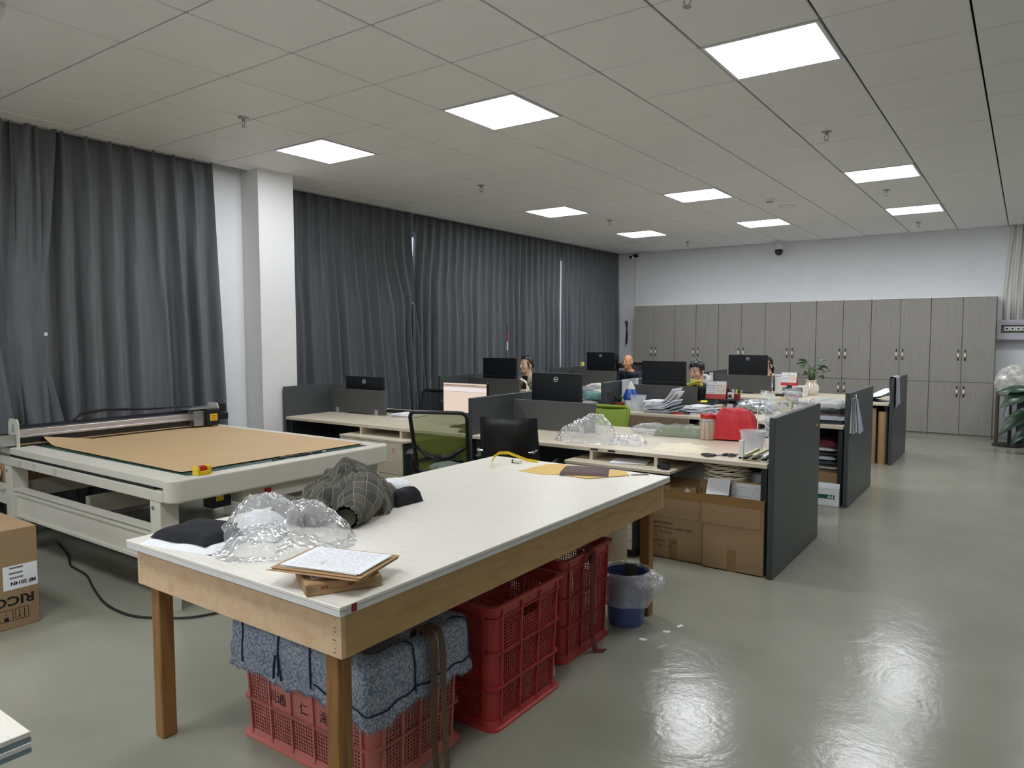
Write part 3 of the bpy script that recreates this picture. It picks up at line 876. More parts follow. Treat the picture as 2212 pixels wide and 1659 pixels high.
# ================================================================== plastic crates
def crate(label, loc, a, c, h, m, cols_x=4, cols_y=3, plate=False, rotz=0.0, name='plastic_crate'):
    t = thing(name, label, 'crate', loc, rotz, 'red plastic crates under the cutting table')
    fl = 0.018   # walls lean outwards
    def P(face, u, z, d):
        k = fl * (z / h)
        A, C = a + k, c + k
        if face == 0: return (u * A, -C - d, z)
        if face == 1: return (A + d, u * C, z)
        if face == 2: return (-u * A, C + d, z)
        return (-A - d, -u * C, z)
    def bar(mb, face, u0, u1, z0, z1, d0, d1):
        vs = [P(face, u, z, d) for z in (z0, z1) for d in (d0, d1) for u in (u0, u1)]
        mb.add(vs, [(0, 1, 3, 2), (4, 6, 7, 5), (0, 4, 5, 1), (2, 3, 7, 6), (0, 2, 6, 4), (1, 5, 7, 3)])
    zs = [0.03, 0.03 + (h - 0.085) / 3, 0.03 + 2 * (h - 0.085) / 3, h - 0.055]
    lat = MB(); frame = MB()
    for face in range(4):
        A = a if face % 2 == 0 else c
        cols = cols_x if face % 2 == 0 else cols_y
        cu = 0.045 / A
        us = [-1 + cu + (2 - 2 * cu) * k / cols for k in range(cols + 1)]
        for k in range(cols):
            for r in range(3):
                pu = (us[k + 1] - us[k]) * A
                if plate and face == 0 and 0 < k < cols - 1 and r == 1:
                    bar(lat, face, us[k], us[k + 1], zs[r], zs[r + 1], -0.004, 0.003); continue
                if r == 2 and k == cols // 2 and cols % 2 == 1 and face % 2 == 1:
                    z1 = zs[3] - 0.05                       # hand hole
                else:
                    z1 = zs[r + 1]
                nb = max(4, int(pu / 0.0135)); nz = max(4, int((z1 - zs[r]) / 0.0135))
                w = 0.0042 / A
                for q in range(nb + 1):
                    u = us[k] + (us[k + 1] - us[k]) * q / nb
                    bar(lat, face, u - w / 2, u + w / 2, zs[r], z1, -0.002, 0.002)
                for q in range(nz + 1):
                    z = zs[r] + (z1 - zs[r]) * q / nz
                    bar(lat, face, us[k], us[k + 1], z - 0.002, z + 0.002, -0.0015, 0.0015)
        for u in us:
            bar(frame, face, u - 0.0045 / A, u + 0.0045 / A, 0.012, h - 0.02, -0.003, 0.011)
        for z in zs[1:3]:
            bar(frame, face, -1 + cu * 0.6, 1 - cu * 0.6, z - 0.003, z + 0.003, -0.003, 0.012)
    lat.build('lattice', m, t, kind='stuff')
    # corner posts (rounded), rims and foot
    def ring(z, r, off):
        pts = []
        k = fl * z / h
        for q, (sx, sy) in enumerate(((1, -1), (1, 1), (-1, 1), (-1, -1))):
            cx, cy = sx * (a + k + off - r), sy * (c + k + off - r)
            for s in range(6):
                ang = -PI / 2 + q * PI / 2 + s * PI / 10
                pts.append((cx + r * math.cos(ang), cy + r * math.sin(ang), z))
        return pts
    def band(mb, specs):
        rings = [ring(z, 0.045, off) for z, off in specs]
        n = len(rings[0]); o = []
        for rg in rings: o += rg
        fs = [(k * n + i, k * n + (i + 1) % n, ((k + 1) % len(rings)) * n + (i + 1) % n, ((k + 1) % len(rings)) * n + i) for k in range(len(rings)) for i in range(n)]
        mb.add(o, fs)
    rim = MB(); band(rim, [(h - 0.055, -0.002), (h - 0.055, 0.010), (h - 0.05, 0.010), (h - 0.05, 0.004), (h - 0.012, 0.006), (h - 0.010, 0.017), (h, 0.017), (h, -0.004)])
    rim.build('rim', m, t)
    foot = MB(); band(foot, [(0.0, -0.004), (0.0, 0.022), (0.008, 0.022), (0.012, 0.010), (0.034, 0.004), (0.034, -0.004)])
    foot.build('foot', m, t)
    for z in zs[1:3]:
        rb = MB(); band(rb, [(z - 0.004, -0.002), (z - 0.004, 0.012), (z + 0.004, 0.012), (z + 0.004, -0.002)]); rb.build('rib', m, t)
    for q, (sx, sy) in enumerate(((1, -1), (1, 1), (-1, 1), (-1, -1))):
        post = MB(); vs = []
        for z in (0.02, h - 0.03):
            k = fl * z / h
            cx, cy = sx * (a + k - 0.045), sy * (c + k - 0.045)
            for d in (0.045, 0.040):
                for s in range(7):
                    ang = -PI / 2 + q * PI / 2 + s * PI / 12
                    vs.append((cx + d * math.cos(ang), cy + d * math.sin(ang), z))
        fs = []
        for s in range(6):
            fs += [(s, s + 1, 14 + s + 1, 14 + s), (7 + s + 1, 7 + s, 21 + s, 21 + s + 1)]
        post.add(vs, fs).build('corner_post', m, t, smooth=True)
    frame.build('uprights', m, t, kind='stuff')
    MB().box(-a + 0.004, a - 0.004, -c + 0.004, c - 0.004, 0.014, 0.024).build('base_panel', m, t)
    return t, P
cA, PA = crate('pale red plastic crate with a mottled blue-grey cloth folded over its rim', (-1.18, -2.25, 0), 0.355, 0.225, 0.47, 'crate_pink', 5, 4, plate=True)
for txt, u, sz in (('訓通', -0.42, 0.058), ('仁', 0.02, 0.05), ('海', 0.33, 0.055)):
    p = PA(0, u, 0.205, 0.0036)
    text_obj(txt, sz, 'ink_black', cA, frame_M(p, (1, 0, 0), (0, 0, 1)), name='handwriting')
cB, PB = crate('bright red empty plastic crate in the middle under the cutting table', (-1.075, -1.675, 0), 0.345, 0.235, 0.515, 'crate_red', 4, 3)
cC, PC = crate('red plastic crate farthest under the cutting table with a maroon strap', (-1.16, -1.015, 0), 0.34, 0.225, 0.51, 'crate_red', 4, 3)
# white packet seen at the bottom of crate B
tag(MB().box(-0.05, 0.05, -0.12, 0.12, 0, 0.05).build('paper_packet', 'cream_cloth', loc=(-0.80, -1.53, 0.025), bevel=0.008), 'small pale packet lying inside the bright red crate', 'packet')

# cloth folded over crate A's rim
def liner():
    a, c, h = 0.355, 0.225, 0.47
    def perim(s, off):
        A, C = a + 0.02 + off, c + 0.02 + off
        L = 2 * (A + C) * 2; q = (s % 1.0) * L
        r = 0.05
        if q < 2 * A: p = (-A + q, -C)
        elif q < 2 * A + 2 * C: p = (A, -C + q - 2 * A)
        elif q < 4 * A + 2 * C: p = (A - (q - 2 * A - 2 * C), C)
        else: p = (-A, C - (q - 4 * A - 2 * C))
        x, y = p
        # round the corners
        dx, dy = abs(x) - (A - r), abs(y) - (C - r)
        if dx > 0 and dy > 0:
            l = math.hypot(dx, dy); x = math.copysign(A - r + dx / l * r, x); y = math.copysign(C - r + dy / l * r, y)
        return x, y
    def f(u, v):
        n1 = fnoise((u * 40, 0, 0), 1.0, 2)
        hang = 0.298 - 0.03 * math.exp(-((u - 0.30) / 0.06) ** 2) + 0.018 * fnoise((u * 22, 0, 0), 1.0, 5) + 0.006 * math.sin(u * 170)
        if v < 0.35:
            off = -0.035 - 0.006 * n1; z = 0.16 + (h + 0.006 - 0.16) * (v / 0.35)
        elif v < 0.5:
            t = (v - 0.35) / 0.15; ang = PI * t
            off = -0.006 - 0.03 * math.cos(ang); z = h + 0.008 + 0.016 * math.sin(ang)
        else:
            t = (v - 0.5) / 0.5; z = h + 0.006 + (hang - h - 0.006) * t
            off = 0.026 + 0.008 * t + 0.010 * t * n1 + 0.008 * fnoise((u * 60, t * 3, 0), 1.0, 8)
        x, y = perim(u, off)
        return (x, y, z + 0.005 * n1)
    m = MB(); m.grid(f, 260, 30, closed_u=True)
    m.uv = None
    o = m.build('crate_liner_cloth', 'mottled_cloth', smooth=True, loc=(-1.18, -2.25, 0.0))
    tag(o, 'mottled blue-grey cloth with frayed hem lining the pale red crate', 'cloth')
    fr = MB(); rr = random.Random(8)
    for k in range(900):
        u = k / 900 + rr.uniform(0, 0.001)
        p = Vector(f(u, 1.0)); q = p + Vector((rr.uniform(-.006, .006), rr.uniform(-.006, .006), -rr.uniform(0.006, 0.02)))
        d = Vector((0.0012, 0.0012, 0))
        fr.add([p - d, p + d, q], [(0, 1, 2)])
    fr.build('frayed_hem', 'mottled_cloth', o, kind='stuff')
    # navy cords tied over the cloth
    def cord(u, z0=0.335):
        pts = []
        for v in (0.37, 0.42, 0.46, 0.5, 0.56, 0.64, 0.74, 0.86, 0.93):
            p = Vector(f(u, v)); q = Vector((p.x, p.y, 0)).normalized() * 0.004
            pts.append(p + q + Vector((0, 0, 0.003 if v < 0.55 else 0)))
        MB().tube(pts, 0.0032, 6).build('tie_cord', 'navy_cord', o, smooth=True)
    per = 2 * (0.71 + 0.04 + 0.45 + 0.04)
    for u in (0.035, 0.12, 0.185, 0.375, 0.49):
        cord(u)
    loop = [Vector(f(0.19 + 0.30 * k / 40, 0.88)) + Vector((0.004, -0.003, 0)) for k in range(41)]
    MB().tube(loop, 0.003, 6).build('tie_cord', 'navy_cord', o, smooth=True)
    for (u, dx) in ((0.12, 0.03), (0.115, 0.0)):
        p = Vector(f(u, 0.7)); MB().tube([p + Vector((0, -0.004, 0)), p + Vector((dx * 0.5, -0.010, -0.04)), p + Vector((dx, -0.012, -0.085))], 0.0045, 6, flat=0.5).build('cord_end', 'navy_cord', o, smooth=True)
liner()
def ribbon(path, w, axis, mb=None):
    """flat webbing along a path, width along axis"""
    mb = mb or MB(); ax = Vector(axis).normalized() * (w / 2); n = len(path)
    vs = []
    for k, p in enumerate(path):
        p = Vector(p); d = (Vector(path[min(k + 1, n - 1)]) - Vector(path[max(k - 1, 0)])).normalized()
        nn = d.cross(ax).normalized() * 0.0016
        tw = 1 + 0.10 * math.sin(k * 0.7)
        vs += [p - ax * tw - nn, p + ax * tw - nn, p + ax * tw + nn, p - ax * tw + nn]
    fs = [(4 * k + i, 4 * k + (i + 1) % 4, 4 * k + 4 + (i + 1) % 4, 4 * k + 4 + i) for k in range(n - 1) for i in range(4)]
    fs += [(3, 2, 1, 0), (4 * n - 4, 4 * n - 3, 4 * n - 2, 4 * n - 1)]
    return mb.add(vs, fs)
sx = -0.79
t = thing('webbing_strap', 'brown webbing strap slung over the cloth-lined crate down to the floor', 'strap', (sx, -2.235, 0))
ribbon(spline([(-0.08, 0.01, 0.34), (-0.075, 0.005, 0.455), (-0.055, 0, 0.508), (-0.02, -0.004, 0.518), (0.015, -0.006, 0.51), (0.042, -0.008, 0.485), (0.046, -0.012, 0.38), (0.05, -0.018, 0.25), (0.048, -0.016, 0.12), (0.055, -0.012, 0.006)], 5), 0.034, (0, 1, 0)).build('strap_length', 'brown_strap', t)
ribbon(spline([(-0.06, 0.035, 0.40), (-0.045, 0.036, 0.503), (-0.01, 0.036, 0.516), (0.036, 0.034, 0.50), (0.054, 0.030, 0.42), (0.060, 0.024, 0.30), (0.064, 0.026, 0.15), (0.075, 0.022, 0.006)], 5), 0.030, (0, 1, 0)).build('strap_length', 'brown_strap', t)
t = thing('webbing_strap', 'dark maroon strap knotted over the farthest red crate', 'strap', (-0.785, -1.03, 0))
ribbon([(-0.07, 0.0, 0.42), (-0.055, 0, 0.505), (-0.03, 0, 0.521), (0.0, 0, 0.520), (0.014, 0, 0.50), (0.016, -0.004, 0.36), (0.014, 0.004, 0.2), (0.018, 0, 0.06), (0.03, 0.005, 0.006), (0.07, 0.03, 0.006)], 0.040, (0, 1, 0)).build('strap_length', 'maroon_strap', t)
MB().ball((0.016, -0.005, 0.475), 0.016, 0.03, 0.026, 10, 8).build('knot', 'maroon_strap', t, smooth=True)

# ------------------------------------------------------------------ waste bin
t = thing('waste_bin', 'small blue waste bin with a clear liner bag beside the table leg', 'bin', (-0.80, -0.595, 0))
MB().lathe([(0, 0.0), (0.092, 0.0), (0.096, 0.01), (0.120, 0.275), (0.126, 0.285), (0.118, 0.285), (0.090, 0.012), (0.0, 0.010)], 28).build('bucket', 'bin_blue', t, smooth=True, angle=0.7)
def bag(u, v):
    a = 2 * PI * u
    bul = max(0.0, math.cos(a - 0.35)) ** 3
    if v < 0.3: r = 0.108 + 0.016 * (v / 0.3); z = 0.18 + 0.115 * (v / 0.3)
    elif v < 0.42: t_ = (v - 0.3) / 0.12; r = 0.124 + 0.012 * t_; z = 0.297 + 0.006 * math.sin(PI * t_)
    else:
        t_ = (v - 0.42) / 0.58; r = 0.136 + 0.085 * bul * math.sin(PI * min(1, t_ * 1.25)) ** 1.0 + 0.006 * t_; z = 0.295 - 0.165 * t_ + 0.02 * fnoise((u * 9, 0, 0), 1, 4)
    r += 0.006 * fnoise((math.cos(a) * 3, math.sin(a) * 3, v * 5), 1.6, 3) + 0.004 * fnoise((math.cos(a) * 9, math.sin(a) * 9, v * 9), 1.3, 6)
    return (r * math.cos(a), r * math.sin(a), z)
m = MB(); m.grid(bag, 44, 22, closed_u=True); m.uv = None
m.build('liner_bag', 'bin_film', t, smooth=True)
tag(MB().at(0.0, 0, 0, rx=R(12), rz=0.4).box(-0.03, 0.035, -0.002, 0.002, 0.03, 0.30).build('card_scrap', 'olive_dark', loc=(-0.77, -0.60, 0.06)), 'dark card scrap standing in the blue waste bin', 'scrap')
for k, (x, y, rz) in enumerate(((-0.56, -0.60, 0.5), (-0.53, -0.49, 1.2), (-0.62, -0.76, 0.2))):
    tag(MB().add([(-0.02, -0.006, 0.0), (0.018, -0.012, 0.001), (0.024, 0.008, 0.004), (-0.012, 0.010, 0.002), (-0.02, -0.006, 0.003), (0.018, -0.012, 0.004), (0.024, 0.008, 0.006), (-0.012, 0.010, 0.005)], [(0, 3, 2, 1), (4, 5, 6, 7), (0, 1, 5, 4), (1, 2, 6, 5), (2, 3, 7, 6), (3, 0, 4, 7)]).build('paper_scrap', 'white_paper', loc=(x, y, 0), rotz=rz), 'tiny white paper scrap on the floor %s' % ['nearest the waste bin', 'farther from the waste bin, in the open', 'close to the table leg'][k], 'paper scrap', 'paper scraps on the floor')
tag(MB().cyl((0, 0, 0), (0, 0, 0.55), 0.075, seg=24).build('paper_tube', 'pale_tube', smooth=True, angle=0.6, loc=(-1.25, 0.16, 0)), 'pale cardboard tube standing on the floor behind the waste bin', 'tube')

# ================================================================== carton with printer markings, lower left
t = thing('carton', 'large brown carton printed upside down, at the left edge of the picture', 'box', (-3.475, -2.46, 0))
W_, D_, Hb = 0.72, 0.62, 0.545
MB().box(-W_, 0, -D_, 0, 0, Hb).build('body', 'carton', t, bevel=0.003, segs=1)
MB().box(0, 0.0012, -0.17, -0.004, 0.215, 0.345).build('label_sheet', 'white_paper', t)
def side(y, z, d=0.0014): return (d, y, z)
RM = lambda y, z, d=0.0016: frame_M((d, y, z), (0, -1, 0), (0, 0, -1))
text_obj('RICOH', 0.068, 'ink_black', t, RM(-0.155, 0.155, 0.0006), name='printed_name', sx=1.25, bold=0.002)
text_obj('MP 2014N', 0.028, 'ink_black', t, RM(-0.075, 0.247), name='printed_model', bold=0.001)
for k, z in enumerate((0.272, 0.298, 0.327)):
    bc = MB(); rr = random.Random(k)
    y = -0.075 - 0.0
    while y > -0.140:
        wd = rr.uniform(0.0008, 0.0025); bc.box(0.0012, 0.0017, y - wd, y, z, z + 0.010); y -= wd + rr.uniform(0.0007, 0.0018)
    bc.build('barcode', 'ink_black', t, kind='stuff')
for k in range(3):
    y0 = -0.055 - 0.075 * k; z0, z1 = 0.045, 0.108
    p = MB()
    for (ya, yb, za, zb) in ((y0 - 0.065, y0, z0, z0 + 0.0025), (y0 - 0.065, y0, z1 - 0.0025, z1), (y0 - 0.065, y0 - 0.0625, z0, z1), (y0 - 0.0025, y0, z0, z1)):
        p.box(0.0001, 0.0008, ya, yb, za, zb)
    cy = y0 - 0.0325
    if k == 0:
        for s in (-0.012, 0.012):
            p.box(0.0001, 0.0008, cy + s - 0.0018, cy + s + 0.0018, 0.058, 0.10)
            p.add([(0.0008, cy + s - 0.006, 0.064), (0.0008, cy + s + 0.006, 0.064), (0.0008, cy + s, 0.052)], [(0, 2, 1)])
    elif k == 1:
        p.box(0.0001, 0.0008, cy - 0.011, cy + 0.011, 0.048, 0.068); p.box(0.0001, 0.0008, cy - 0.0012, cy + 0.0012, 0.068, 0.10)
    else:
        p.add([(0.0008, cy - 0.022, 0.075), (0.0008, cy + 0.022, 0.075), (0.0008, cy + 0.012, 0.062), (0.0008, cy - 0.012, 0.062)], [(0, 3, 2, 1)]); p.box(0.0001, 0.0008, cy - 0.001, cy + 0.001, 0.075, 0.10)
    p.build('handling_symbol', 'ink_black', t, kind='stuff')

# ================================================================== flatbed cutting plotter
PX0, PX1, PY0, PY1 = -5.16, -2.845, -2.035, -0.345
t = thing('cutting_plotter', 'large beige flatbed cutting plotter standing by the curtain', 'plotter', (-4.0, -1.19, 0))
def W(mb, name, m, parent=None, **k):
    mb.v = [p - Vector((-4.0, -1.19, 0)) for p in mb.v]
    return mb.build(name, m, parent or t, **k)
r = 0.07
plan = [(PX0, PY0), (PX1 - r, PY0)] + [(PX1 - r + r * math.sin(a), PY0 + r - r * math.cos(a)) for a in [PI / 2 * k / 6 for k in range(1, 7)]] + \
       [(PX1 - r + r * math.cos(a), PY1 - r + r * math.sin(a)) for a in [PI / 2 * k / 6 for k in range(0, 7)]] + [(PX0, PY1)]
W(MB().box(PX0, -2.936, PY0, PY1, 0.655, 0.716), 'body', 'beige_metal', bevel=0.004)
plan2 = [(x if x > -3.05 else x, (y + 0.012 if y < -1.2 and x < -3.05 else y)) for x, y in plan]
fx = -2.935
front = [(fx, PY0)] + plan[1:-1] + [(fx, PY1)]
W(MB().prism(front, 0.652, 0.787), 'front_bumper', 'beige_metal', bevel=0.014, segs=3)
W(MB().box(PX0, fx - 0.001, PY0 + 0.006, PY0 + 0.16, 0.734, 0.783), 'side_rail', 'beige_metal', bevel=0.006)
W(MB().box(PX0, fx - 0.001, PY1 - 0.12, PY1 - 0.004, 0.726, 0.783), 'side_rail', 'beige_metal', bevel=0.006)
W(MB().box(PX0 + 0.15, fx - 0.10, PY0 + 0.012, PY0 + 0.05, 0.7165, 0.7338), 'slot', 'black_matte')
W(MB().box(PX0, PX0 + 0.14, PY0 + 0.161, PY1 - 0.121, 0.717, 0.78), 'end_rail', 'beige_metal')
W(MB().box(PX0 + 0.141, fx - 0.001, PY0 + 0.161, PY1 - 0.121, 0.717, 0.779), 'cutting_bed', 'green_mat')
W(MB().box(fx - 0.03, fx - 0.004, -1.75, -0.70, 0.7795, 0.7805), 'clear_ruler', 'silver_film')
for k, xx in enumerate((-4.83, -4.60, -4.28)):
    W(MB().box(xx, xx + 0.04, PY0 - 0.001, PY0, 0.665, 0.708), 'tape_patch', 'beige_dark')
for x0 in (-5.09, -3.08):
    for (y0, y1) in ((-2.03, -1.92), (-0.46, -0.35)):
        lg = W(MB().box(x0, x0 + 0.11, y0, y1, 0.0, 0.654), 'leg', 'beige_metal', bevel=0.004)
        if y0 < -1: W(MB().cyl((x0 + 0.04, y0 - 0.008, 0.615), (x0 + 0.04, y0, 0.615), 0.011, seg=6), 'bolt', 'steel_clip', lg)
for yy in (-1.985, -0.395):
    m = MB().box(-4.98, -3.085, yy - 0.012, yy + 0.012, 0.27, 0.47)
    o = W(m, 'side_beam', 'beige_metal')
    W(MB().box(-4.98, -3.085, yy - 0.03, yy + 0.035, 0.471, 0.483), 'flange', 'beige_metal', o)
    W(MB().box(-4.98, -3.085, yy - 0.022, yy - 0.013, 0.275, 0.295).box(-4.98, -3.085, yy - 0.022, yy - 0.013, 0.435, 0.455), 'lip', 'beige_metal', o, kind='stuff')
for xx in (-5.04, -4.1):
    W(MB().box(xx - 0.03, xx + 0.03, -1.91, -0.47, 0.40, 0.52), 'cross_beam', 'beige_dark', bevel=0.004)
# gantry
gx = -5.02
for yy, nm in ((PY0 + 0.05, 0), (PY1 - 0.06, 1)):
    pl = MB().at(gx, yy, 0, rx=PI / 2)
    pl.prism([(-0.10, 0.784), (0.085, 0.784), (0.085, 0.955), (0.06, 0.985), (-0.06, 0.985), (-0.085, 0.955)], -0.004, 0.004)
    o = W(pl, 'end_plate', 'beige_metal')
    W(MB().box(gx - 0.02, gx + 0.02, yy - 0.006, yy + 0.006, 0.89, 0.945), 'slot', 'cloth_grey', o)
W(MB().box(gx - 0.055, gx + 0.045, PY0 + 0.055, PY1 - 0.065, 0.868, 0.905).box(gx - 0.055, gx + 0.055, PY0 + 0.055, PY1 - 0.065, 0.848, 0.867), 'gantry_beam', 'alu', bevel=0.003)
W(MB().box(gx - 0.05, gx + 0.05, PY0 + 0.055, PY1 - 0.065, 0.805, 0.8475), 'gantry_rail', 'black_plastic')
W(MB().box(gx - 0.05, gx + 0.06, PY0 + 0.055, PY1 - 0.065, 0.797, 0.8045), 'gantry_strip', 'kraft')
W(MB().box(gx - 0.10, gx - 0.056, PY0 + 0.055, PY1 - 0.065, 0.88, 0.925), 'cable_tray', 'monitor_back')
W(MB().box(gx - 0.11, gx + 0.03, PY0 - 0.06, PY0 + 0.04, 0.80, 0.87), 'drive_motor', 'black_plastic', bevel=0.004)
W(MB().box(gx + 0.031, gx + 0.045, PY0 - 0.065, PY0 + 0.042, 0.795, 0.875), 'motor_plate', 'chrome')
hd = W(MB().box(gx + 0.045, gx + 0.16, -0.56, -0.44, 0.80, 0.945), 'cutter_head', 'black_plastic', bevel=0.01)
W(MB().box(gx + 0.1605, gx + 0.1625, -0.535, -0.465, 0.84, 0.90), 'warning_sticker', 'yellow_plastic', hd)
for k in range(3): W(MB().box(gx + 0.1626, gx + 0.163, -0.528, -0.472, 0.85 + 0.016 * k, 0.857 + 0.016 * k), 'sticker_print', 'ink_red', hd)
W(MB().box(gx + 0.02, gx + 0.12, -0.66, -0.561, 0.80, 0.93), 'carriage', 'steel_clip', hd, bevel=0.004)
W(MB().box(gx - 0.02, gx + 0.12, -0.70, -0.44, 0.946, 0.958), 'carriage_plate', 'alu', hd)
W(MB().box(gx - 0.04, gx + 0.04, -0.39, -0.30, 0.90, 0.975).box(gx - 0.02, gx + 0.06, -0.39, -0.29, 0.83, 0.89), 'stepper_motor', 'black_plastic', bevel=0.006, kind='stuff')
W(MB().tube([(gx - 0.05, -1.55, 0.93), (gx - 0.05, -1.5, 0.985), (gx - 0.05, -1.3, 1.0), (gx - 0.04, -1.0, 0.975), (gx, -0.75, 0.97), (gx + 0.03, -0.62, 0.965)], 0.007, 8), 'cable', 'black_matte', smooth=True)
W(MB().tube([(gx - 0.07, -1.55, 0.93), (gx - 0.07, -1.49, 0.97), (gx - 0.07, -1.3, 0.985), (gx - 0.06, -0.95, 0.965), (gx - 0.02, -0.7, 0.97)], 0.006, 8), 'cable', 'black_matte', smooth=True)
# emergency stop in its yellow collar, at the front corner
es = W(MB().box(-2.925, -2.865, -1.86, -1.775, 0.788, 0.812).box(-2.925, -2.865, -1.86, -1.845, 0.812, 0.838).box(-2.925, -2.865, -1.79, -1.775, 0.812, 0.838), 'stop_collar', 'yellow_plastic', bevel=0.003)
W(MB().cyl((-2.895, -1.8175, 0.812), (-2.895, -1.8175, 0.836), 0.024, 0.022, 18), 'stop_button', 'red_plastic', es, smooth=True, angle=0.6)
# control box and switch below the front bumper
cb = W(MB().box(-3.05, -2.90, -1.55, -0.80, 0.565, 0.654), 'control_box', 'beige_metal', bevel=0.004)
W(MB().box(-2.8995, -2.892, -1.40, -1.355, 0.600, 0.632), 'rocker_switch', 'red_plastic', cb)
W(MB().box(-3.05, -2.95, -1.72, -1.6, 0.56, 0.654), 'cable_box', 'black_matte')
W(MB().box(-2.9495, -2.948, -1.70, -1.65, 0.60, 0.635), 'caution_sticker', 'yellow_plastic')
# paper roll holder at the far left end
W(MB().box(-5.40, -5.092, -2.03, -2.005, 0.36, 0.50).box(-5.40, -5.092, -2.05, -2.03, 0.47, 0.50), 'roll_bracket', 'beige_metal')
W(MB().cyl((-5.33, -2.06, 0.555), (-5.33, -1.98, 0.555), 0.05, 0.035, 18).cyl((-5.33, -2.16, 0.555), (-5.33, -2.06, 0.555), 0.028, 0.03, 14), 'spindle', 'box_grey', smooth=True, angle=0.6)
rl = tag(MB().cyl((0, -0.80, 0), (0, 0.78, 0), 0.115, seg=32).build('paper_roll', 'kraft', smooth=True, angle=0.6, loc=(-5.315, -1.17, 0.555)), 'roll of brown kraft paper on the spindle behind the plotter', 'paper roll')
# big kraft sheet lying on the bed, near-left corner lifting
def sheet(u, v):
    x = -4.97 + 1.905 * u; y = -1.845 + 1.41 * v
    if u > 0.98: x += 0
    lift = 0.055 * max(0, (0.10 - u) / 0.10) ** 1.5 * max(0, (0.25 - v) / 0.25)
    return (x + 0.02 * v * (u > 0.5), y + 0.03 * (1 - u) * (1 - v), 0.7845 + lift + 0.0015 * (1 + fnoise((u * 5, v * 4, 0), 1.3, 2)))
m = MB(); m.grid(sheet, 40, 24); m.uv = None
m.v = [p - Vector((-4.0, -1.19, 0.789)) for p in m.v]
tag(m.build('kraft_sheet', 'kraft_sheet', smooth=True, loc=(-4.0, -1.19, 0.789)), 'large sheet of brown kraft paper spread over the plotter bed', 'paper')
def pens(x, y, rz, label):
    q = thing('plotter_pen', label, 'pen', (x, y, 0.7812), rz, 'black plotter pens on the plotter edge')
    MB().cyl((0, -0.07, 0.006), (0, 0.05, 0.006), 0.006, seg=10).build('barrel', 'black_plastic', q, smooth=True, angle=0.7)
    MB().cyl((0, 0.05, 0.006), (0, 0.085, 0.006), 0.005, 0.0015, 10).build('tip', 'chrome', q, smooth=True, angle=0.7)
for k in range(4):
    pens(-2.985 - 0.014 * (k % 2), -1.22 + 0.10 * k, [0.3, -0.2, 0.12, -0.35][k], 'black plotter pen on the plotter edge, %s of four from the red stop button' % ['nearest', 'second', 'third', 'farthest'][k])
tag(MB().tube(spline([(-5.02, -1.73, 0.011), (-4.62, -1.83, 0.011), (-4.45, -1.89, 0.011), (-4.33, -1.93, 0.011), (-4.05, -1.96, 0.011), (-3.79, -2.04, 0.011), (-3.5, -2.12, 0.011), (-3.3, -2.15, 0.011), (-3.1, -2.14, 0.011), (-2.95, -2.07, 0.011), (-2.8, -1.95, 0.011), (-2.7, -1.7, 0.011)]), 0.0065, 8).build('power_cable', 'black_matte', smooth=True), 'black power cable snaking over the floor under the plotter', 'cable')
# ================================================================== desk rows
mat('brass', 'b8963e', 0.3, 0.9)
mat('sticker_pink', 'cfa3a0', 0.6)
ROWS = [0.57, 2.95, 5.60]
DEP = 1.22
XL = [-5.29, -5.25, -5.22]; XM = [-2.83, -2.86, -2.80]; XE = -0.36
RN = ['nearest desk row', 'middle desk row', 'farthest desk row']
BN = ['curtain-side', 'aisle-side']
def panel(label, x, y0, y1, z1, hardware=False, stained=False):
    t = thing('desk_divider', label, 'divider', (x, (y0 + y1) / 2, 0), group='tall dark grey desk panels')
    L = (y1 - y0) / 2
    MB().box(-0.019, 0.019, -L, L, 0.004, z1).build('board', 'panel_grey', t, bevel=0.0025, segs=1)
    if stained:
        lk = MB().cyl((0.019, -L + 0.10, z1 - 0.105), (0.031, -L + 0.10, z1 - 0.105), 0.014, seg=14).build('lock', 'brass', t)
        MB().box(0.031, 0.035, -L + 0.092, -L + 0.108, z1 - 0.155, z1 - 0.105).build('key', 'brass', lk)
    if hardware:
        MB().cyl((0.0, L - 0.12, z1 - 0.16), (0.026, L - 0.12, z1 - 0.16), 0.012, seg=12).build('lock', 'yellow_card', t)
    return t
def low_screen(label, x0, x1, y):
    t = thing('desk_screen', label, 'screen', ((x0 + x1) / 2, y, 0.75), group='low grey desktop screens')
    w = (x1 - x0) / 2
    MB().box(-w, w, -0.012, 0.012, 0.012, 0.262).build('board', 'screen_grey', t, bevel=0.002, segs=1)
    for s in (-0.72, 0.72):
        c = MB().prism([(-0.022, -0.03), (0.022, -0.03), (0.022, -0.0122), (-0.022, -0.0122)], 0.001, 0.058)
        c.at(0, 0, 0).prism([(-0.022, 0.0122), (0.022, 0.0122), (0.022, 0.03), (-0.022, 0.03)], 0.001, 0.058)
        c.box(-0.022, 0.022, -0.0121, 0.0121, 0.001, 0.011)
        o = c.build('foot_clamp', 'alu', t, bevel=0.002, segs=1); o.location = (w * s, 0, 0)
    return t
